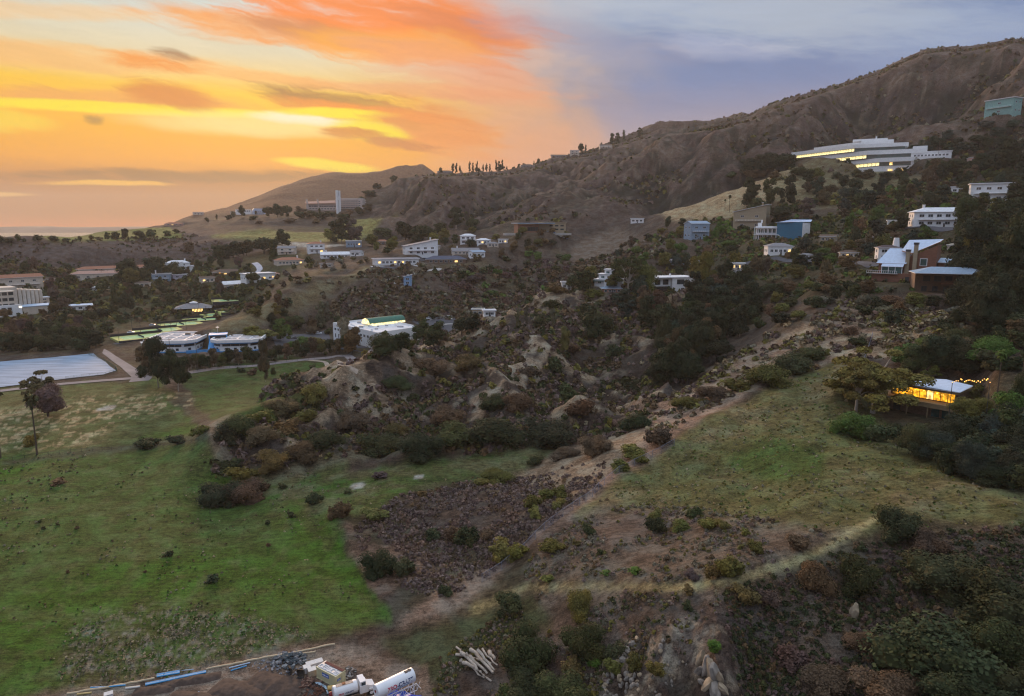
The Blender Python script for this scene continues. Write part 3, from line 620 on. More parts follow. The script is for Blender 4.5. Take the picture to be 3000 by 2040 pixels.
# ------------------------------------------------------------------ mesh tools and materials
class MB:
    def __init__(s): s.v = []; s.f = []; s.m = []; s.n = 0
    def add(s, v, f, mi=0):
        v = np.asarray(v, float); s.v.append(v); s.f += [tuple(i + s.n for i in q) for q in f]; s.m += [mi] * len(f); s.n += len(v); return s
    def box(s, x0, x1, y0, y1, z0, z1, mi=0, rz=0.0, c=(0, 0)):
        v = np.array([(x, y, z) for z in (z0, z1) for x, y in ((x0, y0), (x1, y0), (x1, y1), (x0, y1))], float)
        if rz:
            ca, sa = math.cos(rz), math.sin(rz); x, y = v[:, 0] - c[0], v[:, 1] - c[1]
            v[:, 0], v[:, 1] = c[0] + x * ca - y * sa, c[1] + x * sa + y * ca
        return s.add(v, [(3, 2, 1, 0), (4, 5, 6, 7), (0, 1, 5, 4), (1, 2, 6, 5), (2, 3, 7, 6), (3, 0, 4, 7)], mi)
    def prism(s, pts, z0, z1, mi=0, top=None):
        """polygon extruded; z1 may be a list of heights"""
        n = len(pts); zt = z1 if hasattr(z1, '__len__') else [z1] * n; zb = z0 if hasattr(z0, '__len__') else [z0] * n
        v = [(p[0], p[1], zb[i]) for i, p in enumerate(pts)] + [(p[0], p[1], zt[i]) for i, p in enumerate(pts)]
        area = sum(pts[i][0] * pts[(i + 1) % n][1] - pts[(i + 1) % n][0] * pts[i][1] for i in range(n))
        o = 1 if area > 0 else -1
        f = [tuple(range(n))[::-o], tuple(range(n, 2 * n))[::o]]
        for i in range(n):
            j = (i + 1) % n; f.append((i, j, n + j, n + i)[::o])
        return s.add(v, f, mi)
    def tube(s, pts, rad, k=6, mi=0, cap=True):
        pts = [Vector(p) for p in pts]; rad = rad if hasattr(rad, '__len__') else [rad] * len(pts); V_, F_ = [], []
        for i, p in enumerate(pts):
            d = (pts[min(i + 1, len(pts) - 1)] - pts[max(i - 1, 0)]).normalized()
            a = d.orthogonal().normalized() if abs(d.z) < .9 else Vector((1, 0, 0)); a = (a - d * a.dot(d)).normalized(); b = d.cross(a)
            for q in range(k):
                t = 2 * math.pi * q / k; V_.append(tuple(p + (a * math.cos(t) + b * math.sin(t)) * rad[i]))
        for i in range(len(pts) - 1):
            for q in range(k): F_.append((i * k + q, i * k + (q + 1) % k, (i + 1) * k + (q + 1) % k, (i + 1) * k + q))
        if cap: F_ += [tuple(range(k))[::-1], tuple(range((len(pts) - 1) * k, len(pts) * k))]
        return s.add(V_, F_, mi)
    def build(s, name, mats, parent=None, smooth=False, loc=None):
        me = bpy.data.meshes.new(name)
        me.from_pydata(np.concatenate(s.v).tolist() if s.v else [], [], s.f)
        mats = mats if isinstance(mats, (list, tuple)) else [mats]
        for m in mats: me.materials.append(m)
        if len(mats) > 1: me.polygons.foreach_set('material_index', s.m)
        if smooth: me.shade_smooth()
        o = bpy.data.objects.new(name, me); COL.objects.link(o)
        if parent is not None: o.parent = parent
        if loc is not None: o.location = loc
        return o

def tag(o, label=None, cat=None, group=None, kind=None):
    if label: o['label'] = label
    if cat: o['category'] = cat
    if group: o['group'] = group
    if kind: o['kind'] = kind
    return o
def empty(name, loc, rz=0.0, label=None, cat=None, group=None):
    o = bpy.data.objects.new(name, None); COL.objects.link(o); o.location = loc; o.rotation_euler = (0, 0, rz); o.empty_display_size = .5
    return tag(o, label, cat, group)
def copy_tree(o, parent=None):
    c = o.copy(); COL.objects.link(c); c.parent = parent
    for ch in o.children: copy_tree(ch, c)
    return c

MATS = {}
def mat(name, col, rough=.8, var=.15, scale=.6, metal=0.0, emit=None, estr=0.0, spec=.3, bump=0.0, streak=None, dirt=0.0):
    if name in MATS: return MATS[name]
    m = bpy.data.materials.new(name); m.use_nodes = True; t = m.node_tree; t.nodes.clear(); W = NB(t)
    g = W.n('ShaderNodeTexCoord'); vec = g.outputs['Object']
    if streak:
        mp = W.n('ShaderNodeMapping'); W.put(mp.inputs[0], vec); mp.inputs['Scale'].default_value = streak; vec2 = mp.outputs[0]
    else: vec2 = vec
    n = W.noise(vec2, scale, 4, .6)
    k = W.m('ADD', 1 - var, W.m('MULTIPLY', W.smooth(n, .3, .7), 2 * var))
    c = W.mix(1.0, (*col, 1), W.comb(k, k, k), 'MULTIPLY')
    if dirt:
        n5 = W.noise(vec, .35, 5, .7); c = W.mix(W.m('MULTIPLY', W.smooth(n5, .5, .72), dirt), c, (.18, .14, .10))
    b = W.n('ShaderNodeBsdfPrincipled'); W.put(b.inputs['Base Color'], c); b.inputs['Roughness'].default_value = rough
    b.inputs['Metallic'].default_value = metal; b.inputs['Specular IOR Level'].default_value = spec
    if emit:
        b.inputs['Emission Color'].default_value = (*emit, 1); b.inputs['Emission Strength'].default_value = estr
        if estr: 
            ne = W.noise(vec, .9, 3, .6); W.put(b.inputs['Emission Strength'], W.m('MULTIPLY', W.m('ADD', .35, W.m('MULTIPLY', W.smooth(ne, .38, .62), 1.1)), estr))
    if bump:
        bp = W.n('ShaderNodeBump'); bp.inputs['Strength'].default_value = bump; bp.inputs['Distance'].default_value = .1
        W.put(bp.inputs['Height'], W.noise(vec2, scale * 6, 3, .6)); t.links.new(bp.outputs[0], b.inputs['Normal'])
    o = W.n('ShaderNodeOutputMaterial'); t.links.new(b.outputs[0], o.inputs[0]); MATS[name] = m; return m

def foliage_mat(name, attr=None, var=.5):
    m = bpy.data.materials.new(name); m.use_nodes = True; t = m.node_tree; t.nodes.clear(); W = NB(t)
    if attr: base = W.n('ShaderNodeVertexColor', layer_name=attr).outputs[0]
    else: base = W.n('ShaderNodeObjectInfo').outputs['Color']
    g = W.n('ShaderNodeNewGeometry')
    n = W.noise(g.outputs['Position'], .55, 3, .6); n2 = g.outputs['Random Per Island']
    k = W.m('ADD', W.m('MULTIPLY', W.smooth(n, .3, .7), var), W.m('MULTIPLY', n2, var)); k = W.m('ADD', 1 - var, k)
    col = W.mix(1.0, base, W.comb(k, k, W.m('MULTIPLY', k, .95)), 'MULTIPLY')
    col = W.mix(W.m('MULTIPLY', W.smooth(W.noise(g.outputs['Position'], .23, 2, .5), .45, .65), .35), col, W.mix(1.0, col, (1.5, 1.05, .6), 'MULTIPLY'))
    d = W.n('ShaderNodeBsdfPrincipled'); W.put(d.inputs['Base Color'], col); d.inputs['Roughness'].default_value = .8; d.inputs['Specular IOR Level'].default_value = .12
    o = W.n('ShaderNodeOutputMaterial'); t.links.new(d.outputs[0], o.inputs[0]); return m
LEAF = foliage_mat('foliage'); LEAFV = foliage_mat('scrub_foliage', 'tint', .26)
BARK = mat('bark', (.10, .075, .055), .9, .3, 3); PBARK = mat('pale_bark', (.42, .36, .30), .85, .25, 2)

# ------------------------------------------------------------------ plants
def leafcloud(mb, blobs, n, leaf, rng, mi=0, core=True, up=.25):
    """leaf-sized quads spread through the shell of each clump, with a lumpy inner mass"""
    vol = np.array([b[1][0] * b[1][1] * b[1][2] for b in blobs]) ** .667; vol /= vol.sum()
    for (c, rad), w in zip(blobs, vol):
        k = max(6, int(n * w)); d = rng.normal(size=(k, 3)); d /= np.linalg.norm(d, axis=1)[:, None]
        d[:, 2] = np.where(d[:, 2] < -.45, -d[:, 2], d[:, 2])
        rr = rng.uniform(.62, 1.08, (k, 1)) ** .7
        p = np.array(c) + d * np.array(rad) * rr
        nrm = d + rng.normal(size=(k, 3)) * .55 + np.array([0, 0, up]); nrm /= np.linalg.norm(nrm, axis=1)[:, None]
        a = np.cross(nrm, rng.normal(size=(k, 3))); a /= np.linalg.norm(a, axis=1)[:, None] + 1e-9; b = np.cross(nrm, a)
        s = (leaf * rng.uniform(.55, 1.5, (k, 1))); e = s * rng.uniform(.5, 1, (k, 1))
        q = np.stack([p - a * s - b * e, p + a * s - b * e * .6, p + a * s * .8 + b * e, p - a * s * .9 + b * e * .8], 1).reshape(-1, 3)
        mb.add(q, [(4 * i, 4 * i + 1, 4 * i + 2, 4 * i + 3) for i in range(k)], mi)
        if core:
            V_, F_ = ico1(); V_ = V_ * (1 + rng.uniform(-.22, .12, (len(V_), 1))) * .66
            mb.add(np.array(c) + V_ * np.array(rad), F_, mi)
_ico = {}
def ico1(sub=2):
    if sub not in _ico:
        import bmesh
        bm = bmesh.new(); bmesh.ops.create_icosphere(bm, subdivisions=sub, radius=1); bm.verts.ensure_lookup_table()
        _ico[sub] = (np.array([v.co[:] for v in bm.verts]), [tuple(v.index for v in f.verts) for f in bm.faces]); bm.free()
    return _ico[sub][0].copy(), _ico[sub][1]

PROTO = {}
def mesh_only(mb, name, mats):
    o = mb.build(name, mats); me = o.data; bpy.data.objects.remove(o); return me
def proto_bush(seed, n, leaf):
    rng = np.random.default_rng(seed); mb = MB(); bl = []
    for k in range(14 if n > 300 else 6):
        a = rng.uniform(0, 6.28); q = rng.uniform(.02, .36); s = rng.uniform(.11, .24)
        bl.append(((math.cos(a) * q, math.sin(a) * q, rng.uniform(.22, .68) - q * .5), (s * 1.05, s * 1.05, s * 1.35)))
    bl.append(((0, 0, .32), (.30, .30, .40)))
    leafcloud(mb, bl, n, leaf, rng); return mesh_only(mb, 'bush', [LEAF])
def limbs(mb, rng, base_h, tips, r0, k=6):
    mb.tube([(0, 0, -.04), (rng.uniform(-.01, .01), rng.uniform(-.01, .01), base_h * .5), (0, 0, base_h)], [r0 * 1.25, r0, r0 * .8], k, 1)
    for t in tips:
        m = (t[0] * .45, t[1] * .45, base_h + (t[2] - base_h) * .6)
        mb.tube([(0, 0, base_h * .92), m, t], [r0 * .6, r0 * .4, r0 * .15], max(4, k - 2), 1)
def proto_tree(kind, seed, n, leaf):
    """returns (crown mesh, trunk mesh), one unit wide and one unit tall"""
    rng = np.random.default_rng(seed); c, tr = MB(), MB(); bl = []
    if kind == 'round':
        for k in range(10):
            a = rng.uniform(0, 6.28); q = rng.uniform(.08, .33); s = rng.uniform(.14, .21)
            bl.append(((math.cos(a) * q, math.sin(a) * q, rng.uniform(.20, .84) - q * .3), (s, s, s * .95)))
        bl.append(((0, 0, .45), (.33, .33, .36)))
        limbs(tr, rng, .18, [b[0] for b in bl[:5]], .022)
    elif kind == 'tall':
        for k in range(17):
            zc = rng.uniform(.10, .93); wd = .34 * math.sin(min(1, (zc + .12)) * math.pi * .9) + .08
            a = rng.uniform(0, 6.28); q = rng.uniform(.2, 1) * wd; s = rng.uniform(.09, .17)
            bl.append(((math.cos(a) * q, math.sin(a) * q, zc), (s, s, s * 1.15 * .8)))
        bl.append(((0, 0, .42), (.2, .2, .34)))
        limbs(tr, rng, .40, [b[0] for b in bl[:7]], .012)
    elif kind == 'open':
        for k in range(34):
            a = rng.uniform(0, 6.28); q = math.sqrt(rng.uniform(0, 1)) * .42; s = rng.uniform(.07, .12)
            bl.append(((math.cos(a) * q, math.sin(a) * q, .90 - q * q * 1.7 + rng.uniform(-.42, .03)), (s * 1.15, s * 1.15, s * .75)))
        limbs(tr, rng, .30, [b[0] for b in bl[:14]], .024, 8)
    elif kind == 'cypress':
        for k in range(8):
            zc = .1 + .85 * k / 7; s = .42 * math.sin(math.pi * (.15 + .8 * (1 - zc))) ** .7 + .05
            bl.append(((rng.uniform(-.06, .06), rng.uniform(-.06, .06), zc), (s, s, .11)))
        limbs(tr, rng, .2, [], .05)
    elif kind == 'pine':
        for k in range(14):
            zc = .22 + .74 * rng.uniform(0, 1) ** .8; wd = .46 * (1 - zc) + .07
            a = rng.uniform(0, 6.28); q = wd * rng.uniform(.3, 1); bl.append(((math.cos(a) * q, math.sin(a) * q, zc), (.13, .13, .055)))
        limbs(tr, rng, .9, [b[0] for b in bl[:5]], .022)
    leafcloud(c, bl, n, leaf, rng, core=kind != 'open', up=.3)
    if kind == 'open': leafcloud(c, [(b[0], tuple(x * .6 for x in b[1])) for b in bl], n // 3, leaf, rng, core=False)
    pale = PBARK if kind in ('open', 'tall') else BARK
    tr.m = [0] * len(tr.m)
    return mesh_only(c, 'crown', [LEAF]), mesh_only(tr, 'trunk', [pale])
def proto_palm(seed, n=30, skirt=True):
    rng = np.random.default_rng(seed); c, tr = MB(), MB()
    tr.tube([(0, 0, -.02), (.006, 0, .3), (.012, .004, .65), (.008, .004, .95)], [.016, .012, .010, .011], 7)
    for k in range(n):
        a = rng.uniform(0, 6.28); e = rng.uniform(-1.0, 1.3); L = rng.uniform(.09, .12)
        d = Vector((math.cos(a) * math.cos(e), math.sin(a) * math.cos(e), math.sin(e))); s_ = Vector((-math.sin(a), math.cos(a), 0))
        o = Vector((.008, .004, .94)); pts = [o]; m1 = o + d * L * .45; m2 = o + d * L * 1.0 + Vector((0, 0, -.018)); w = L * .42
        up = s_.cross(d) * .012
        vs = [o, m1 + s_ * w * .55, m1 - s_ * w * .55] + [m2 + s_ * w * q + Vector((0, 0, -.012 * abs(q * 3))) for q in (-1, -.5, 0, .5, 1)]
        c.add([tuple(v) for v in vs], [(0, 2, 3), (2, 4, 3), (2, 1, 5, 4), (1, 6, 5), (1, 7, 6), (0, 1, 7)])
    if skirt:
        for k in range(26):
            a = rng.uniform(0, 6.28); z = rng.uniform(.80, .93)
            o = Vector((.008, .004, z)); d = Vector((math.cos(a) * .45, math.sin(a) * .45, -1)).normalized(); s_ = Vector((-math.sin(a), math.cos(a), 0))
            c.add([tuple(o + s_ * .012), tuple(o - s_ * .012), tuple(o + d * .06 - s_ * .01), tuple(o + d * .06 + s_ * .01)], [(0, 1, 2, 3)])
    return mesh_only(c, 'crown', [LEAF]), mesh_only(tr, 'trunk', [BARK])
def protos():
    PROTO['bush'] = {0: [proto_bush(s, 130, .075) for s in (1, 2, 3)], 1: [proto_bush(s, 1100, .030) for s in (4, 5, 6, 7)], 2: [proto_bush(s, 6500, .0130) for s in (8, 9, 10)]}
    for kd, (a, b, c) in dict(round=(260, 2100, 9000), tall=(300, 2500, 9000), open=(500, 3200, 13000), cypress=(140, 500, 2000), pine=(200, 700, 2500)).items():
        PROTO[kd] = {0: [proto_tree(kd, 20 + s, a, .055) for s in (0, 1, 2)], 1: [proto_tree(kd, 30 + s, b, .023) for s in (0, 1, 2)], 2: [proto_tree(kd, 40 + s, c, .0105) for s in (0, 1)]}
    PROTO['palm'] = {k: [proto_palm(50), proto_palm(51)] for k in (0, 1, 2)}
protos()

# colours of crowns (albedo)
FC = dict(dark=(.034, .040, .017), deep=(.022, .028, .014), olive=(.085, .078, .022), yellow=(.115, .102, .030), rust=(.080, .056, .026), purple=(.070, .048, .046), green=(.050, .085, .020),
          bright=(.050, .088, .020), purplegrey=(.115, .085, .078), grey=(.105, .095, .070), pale=(.20, .165, .11), brown=(.075, .052, .032), blue=(.026, .036, .028))
FC = {k: tuple(min(.6, x * 1.45) for x in v) for k, v in FC.items()}
FCN = dict(dark='dark green', deep='very dark green', olive='olive green', yellow='yellow-green', rust='rust brown', purple='purplish brown', green='green', bright='bright green', purplegrey='mauve grey', grey='grey green', pale='pale straw', brown='brown', blue='blue-green')
KN = dict(bush='bush', round='broad tree', tall='tall tree', open='spreading tree', cypress='cypress', pine='pine', palm='palm')
KOBJ = dict(bush='bush', round='broadleaf_tree', tall='eucalyptus_tree', open='eucalyptus_tree', cypress='cypress_tree', pine='pine_tree', palm='palm_tree')
KCAT = dict(bush='bush', round='tree', tall='tree', open='tree', cypress='tree', pine='tree', palm='palm tree')
PLANTS = []
def plant(kind, px, py, wpx, hpx, colour, where, r=None, loc=None, wm=None, hm=None, lod=None, sink=.06):
    if loc is None: x, y, z = hit(px, py) if r is None else atr(px, r, py)
    else: x, y, z = loc
    dist = math.sqrt(x * x + y * y + (CAMZ - z) ** 2)
    w = wm if wm else wpx * dist / F; h = hm if hm else hpx * dist / F
    appar = h * F / dist * .44
    if lod is None: lod = 2 if max(appar, w * F / dist * .44) > 34 else (1 if appar > 9 else 0)
    rnd = random.Random(len(PLANTS) * 31 + 5)
    c = FC[colour]; j = rnd.uniform(.78, 1.25); c = (c[0] * j * rnd.uniform(.88, 1.12), c[1] * j * rnd.uniform(.92, 1.08), c[2] * j * rnd.uniform(.85, 1.15), 1)
    rz = rnd.uniform(0, 6.28)
    zg = z - sink * h * (1 if kind == 'bush' else .3)
    if kind == 'bush':
        o = bpy.data.objects.new('bush', rnd.choice(PROTO['bush'][lod])); COL.objects.link(o); o.scale = (w, w * rnd.uniform(.8, 1.1), h * 1.02); o.color = c
    else:
        cm, tm = rnd.choice(PROTO[kind][lod])
        o = bpy.data.objects.new('oak_tree' if kind == 'round' and colour in ('dark', 'deep') else KOBJ[kind], None); COL.objects.link(o); o.scale = (h, h, h) if kind == 'palm' else (w * (1.0 if kind in ('cypress', 'pine') else 1.05), w, h); o.empty_display_size = .2  # dark round crowns are broadleaf trees too, named apart by colour, not species
        a = bpy.data.objects.new('crown', cm); COL.objects.link(a); a.parent = o; a.color = c
        b = bpy.data.objects.new('trunk', tm); COL.objects.link(b); b.parent = o
    o.location = (x, y, zg); o.rotation_euler = (0, 0, rz)
    o['category'] = KCAT[kind]
    PLANTS.append(dict(o=o, kind=kind, px=px, py=py, w=w, h=h, col=colour, where=where))
    return o

def sample_poly(poly, n, seed, gap):
    rnd = random.Random(seed); xs = [p[0] for p in poly]; ys = [p[1] for p in poly]; out = []; tries = 0
    P = np.array(poly, float)
    while len(out) < n and tries < n * 60:
        tries += 1; x, y = rnd.uniform(min(xs), max(xs)), rnd.uniform(min(ys), max(ys))
        if not inpoly(np.array([x]), np.array([y]), poly)[0]: continue
        if any(abs(x - a) < gap and abs(y - b) < gap * .6 for a, b in out): continue
        out.append((x, y))
    return sorted(out, key=lambda q: q[1])
KEEP = [(1480,640,1572,708),(1345,640,1418,682),(1700,538,1822,604),(1975,640,2205,694),(1660,515,1740,560),(2075,508,2190,552),(1555,535,1605,575),(1740,575,1800,600),(2210,455,2290,490)]       # image boxes that stay free of scattered plants (roofs, courts, roads)
def grove(poly, n, seed, kinds, cols, hm, wm, where, gap=14, rmin=45, rmax=3900):
    rnd = random.Random(seed * 7 + 1)
    for x, y in sample_poly(poly, n, seed, gap):
        if any(a < x < c and b < y < d for a, b, c, d in KEEP): continue
        X, Y, Z = hit(x, y, rmin, rmax)
        if any(math.hypot(X - q[0], Y - q[1]) < q[2] for q in PADS): continue
        h = rnd.uniform(*hm); w = rnd.uniform(*wm)
        plant(rnd.choice(kinds), x, y, 0, 0, rnd.choice(cols), where, loc=(X, Y, Z), wm=w, hm=h)

def relabel():
    """one label per plant: kind, colour, size and place, with an ordinal where look-alikes share a place"""
    ordn = ['leftmost', 'second from left', 'third from left', 'fourth from left', 'fifth from left', 'sixth from left', 'seventh from left', 'eighth from left', 'ninth from left', 'tenth from left',
            'eleventh from left', 'twelfth from left', 'thirteenth from left', 'fourteenth from left', 'fifteenth from left', 'sixteenth from left', 'seventeenth from left', 'eighteenth from left', 'nineteenth from left', 'twentieth from left']
    by = {}
    for p in PLANTS:
        sz = 'small' if p['h'] < (1.6 if p['kind'] == 'bush' else 6) else 'large' if p['h'] > (3.2 if p['kind'] == 'bush' else 12) else ''
        p['lab'] = ' '.join(f"{sz} {FCN[p['col']]} {KN[p['kind']]} {p['where']}".split()); by.setdefault(p['lab'], []).append(p)
    for lab, ps in by.items():
        ps.sort(key=lambda q: q['px'])
        for k, p in enumerate(ps):
            o = p['o']; o['group'] = (KN[p['kind']] + ('es ' if p['kind'] == 'bush' or p['kind'] == 'cypress' else 's ') + p['where'])
            if len(ps) == 1: o['label'] = lab
            elif k < 20 and k < len(ps) - 1 or k < 20 and len(ps) <= 20:
                o['label'] = ('rightmost ' if k == len(ps) - 1 else ordn[k] + ' ') + lab
            else: o['label'] = lab + ', right part'
            if k >= 20 and k == len(ps) - 1: o['label'] = 'rightmost ' + lab
            while len(o['label'].split()) > 16: o['label'] = o['label'].replace('from left ', '', 1) if 'from left ' in o['label'] else o['label'].replace('the ', '', 1)
# ------------------------------------------------------------------ sea, far coast, air
SEA = -15.0
mb = MB(); mb.add([(-9000, 900, SEA), (9000, 900, SEA), (9000, 10500, SEA), (-9000, 10500, SEA)], [(0, 1, 2, 3)])
m = bpy.data.materials.new('sea_water'); m.use_nodes = True; t = m.node_tree; t.nodes.clear(); W = NB(t)
g = W.n('ShaderNodeNewGeometry'); b = W.n('ShaderNodeBsdfPrincipled'); b.inputs['Base Color'].default_value = (.05, .07, .09, 1); b.inputs['Roughness'].default_value = .28
bp = W.n('ShaderNodeBump'); bp.inputs['Strength'].default_value = .6; bp.inputs['Distance'].default_value = 1.0; W.put(bp.inputs['Height'], W.noise(g.outputs['Position'], .03, 5, .6)); t.links.new(bp.outputs[0], b.inputs['Normal'])
o = W.n('ShaderNodeOutputMaterial'); t.links.new(b.outputs[0], o.inputs[0])
s = mb.build('sea', m); s['kind'] = 'structure'

def headland():
    nx, ny = 220, 26; xs = np.linspace(-7500, 1500, nx); V_ = []; F_ = []
    for j in range(ny):
        v = j / (ny - 1)
        for i, x in enumerate(xs):
            top = 62 + 50 * sstep(x, -2600, -300) + (fbm(x / 260, 0.3, 500, 4) - .5) * 30 + (fbm(x / 45, 7.3, 520, 2) - .5) * 9
            prof = sstep(v, 0, .35) * (1 - sstep(v, .7, 1))
            V_.append((x, 8000 + v * 1600 + (fbm(x / 500, 1.0, 530, 2) - .5) * 300, SEA - 3 + float(top) * prof + float(fbm(x / 60, v * 20, 540, 2)) * 6 * prof))
    for j in range(ny - 1):
        for i in range(nx - 1): a = j * nx + i; F_.append((a, a + 1, a + nx + 1, a + nx))
    m = MB(); m.add(V_, F_); o = m.build('headland', mat('far_coast', (.12, .095, .07), .95, .3, .01), smooth=True); o['kind'] = 'structure'
headland()

mb = MB(); mb.box(-7600, 7600, -4300, 9900, -70, 480)
hz = bpy.data.materials.new('evening_haze'); hz.use_nodes = True; t = hz.node_tree; t.nodes.clear()
vp = t.nodes.new('ShaderNodeVolumePrincipled'); vp.inputs['Color'].default_value = (.98, .90, .80, 1); vp.inputs['Density'].default_value = HAZE; vp.inputs['Anisotropy'].default_value = .15
o = t.nodes.new('ShaderNodeOutputMaterial'); t.links.new(vp.outputs[0], o.inputs['Volume'])
h = mb.build('haze', hz); tag(h, 'thin evening haze lying over the whole landscape', 'haze', kind='stuff')
# ------------------------------------------------------------------ building materials
WALLS = dict(white=mat('white_render', (.80, .80, .80), .7, .05, .5, dirt=.12), cream=mat('cream_render', (.62, .53, .44), .8, .1, .5, dirt=.15), greyblue=mat('blue_grey_boards', (.26, .34, .44), .8, .1, 1), lilac=mat('lilac_render', (.42, .38, .46), .8, .1, 1),
    brownw=mat('brown_boards', (.20, .13, .09), .8, .2, 1.5), bluew=mat('blue_boards', (.22, .36, .56), .7, .1, 1), dusk=mat('mauve_render', (.34, .27, .27), .8, .1, 1), brickw=mat('brick_wall', (.32, .16, .11), .85, .2, 3), paleblue=mat('pale_blue_paint', (.52, .62, .78), .6, .08, 1),
    tan=mat('tan_boards', (.36, .29, .20), .8, .12, 1, streak=(.3, 1, 6)), mint=mat('mint_paint', (.24, .42, .39), .7, .1, 1), pinkw=mat('pink_render', (.62, .38, .32), .8, .1, 1), teal=mat('teal_boards', (.045, .17, .27), .7, .12, 1, streak=(.4, .4, 8)))
ROOFS = dict(terra=mat('terracotta_roof', (.34, .15, .09), .85, .25, 2.5, bump=.5), pink=mat('pink_tile_roof', (.46, .27, .21), .85, .2, 2.5, bump=.5), brown=mat('brown_shingle', (.14, .095, .07), .9, .25, 2), brownd=mat('dark_brown_shingle', (.10, .07, .07), .9, .25, 2), white=mat('white_membrane_roof', (.72, .73, .76), .75, .1, .4, dirt=.25), blue=mat('pale_blue_roof', (.45, .60, .78), .7, .1, .6),
    grey=mat('grey_shingle', (.24, .23, .24), .9, .2, 2), navy=mat('navy_shingle', (.085, .095, .14), .85, .25, 2), bluegrey=mat('blue_grey_metal', (.27, .36, .47), .5, .1, 1), tanroof=mat('tan_shingle', (.40, .35, .28), .85, .15, 1.5), paleblue=WALLS['paleblue'], tan=WALLS['tan'], mint=WALLS['mint'])
GLASS = mat('dark_glass', (.028, .04, .05), .12, .2, .4, spec=.8); GLASSG = mat('green_glass', (.04, .10, .10), .12, .2, .4, spec=.8)
LIT = mat('lit_glass', (.5, .35, .15), .4, .2, 1, emit=(1.0, .62, .20), estr=1.3); LITY = mat('lit_yellow_glass', (.6, .55, .3), .4, .1, 1, emit=(1.0, .82, .36), estr=1.0); LITH = mat('warm_glass', (.5, .3, .05), .4, .2, 1, emit=(1.0, .42, .02), estr=1.0)
LAMP = mat('lamp_glow', (1, .8, .4), .4, 0, 1, emit=(1.0, .45, .06), estr=2.6); LAMPW = mat('lamp_glow_white', (1, .95, .8), .4, 0, 1, emit=(1.0, .88, .6), estr=6)
TRIM = mat('white_trim', (.78, .78, .80), .6, .03, 1); DTRIM = mat('dark_trim', (.05, .05, .055), .6, .1, 1); CONC = mat('concrete', (.42, .40, .38), .85, .15, .6, dirt=.2); STEEL = mat('galvanised_steel', (.42, .44, .47), .45, .1, 1, metal=.6)
WOOD = mat('red_wood_siding', (.23, .105, .068), .75, .25, 1.2, streak=(.4, .4, 7)); BLUE = mat('sky_blue_paint', (.07, .30, .62), .6, .08, .8); BLACK = mat('black_rubber', (.02, .02, .022), .8, .2, 2)
ASPH = mat('asphalt', (.085, .085, .098), .9, .18, .25, dirt=.1); PAINT = mat('road_paint', (.75, .75, .72), .7, .1, 1)

_wm = {}
def win_mesh(w, h, glass, frame):
    k = (round(w, 1), round(h, 1), glass.name, frame.name)
    if k not in _wm:
        f = .10 if w > 1 else .06; m = MB(); w2, h2 = w / 2, h / 2
        m.box(-w2, w2, -.09, .04, h2 - f, h2); m.box(-w2, w2, -.13, .04, -h2, -h2 + f); m.box(-w2, -w2 + f, -.09, .04, -h2 + f, h2 - f); m.box(w2 - f, w2, -.09, .04, -h2 + f, h2 - f)
        if w > 1.6: m.box(-f / 2, f / 2, -.07, .04, -h2 + f, h2 - f)
        p = MB(); p.box(-w2 + f * .8, w2 - f * .8, -.035, .03, -h2 + f * .8, h2 - f * .8)
        _wm[k] = (mesh_only(m, 'window', [frame]), mesh_only(p, 'pane', [glass]))
    return _wm[k]
def window(root, p, z, rz, w, h, glass=None, frame=None, name='window'):
    a, b = win_mesh(w, h, glass or GLASS, frame or TRIM)
    o = bpy.data.objects.new(name, a); COL.objects.link(o); o.parent = root; o.location = (p[0], p[1], z); o.rotation_euler = (0, 0, rz)
    g = bpy.data.objects.new('pane', b); COL.objects.link(g); g.parent = o
    return o
def edge_windows(root, P, Q, z, n, w, h, u0=.06, u1=.94, glass=None, frame=None, lit=(), litg=None):
    """windows along the wall from P to Q (outside on the right-hand side walking P to Q)"""
    rz = math.atan2(Q[1] - P[1], Q[0] - P[0]); nx, ny = math.sin(rz), -math.cos(rz)
    for k in range(n):
        u = u0 + (u1 - u0) * ((k + .5) / n)
        window(root, (P[0] + (Q[0] - P[0]) * u + nx * .01, P[1] + (Q[1] - P[1]) * u + ny * .01), z, rz, w, h, (litg or LIT) if k in lit else glass, frame)

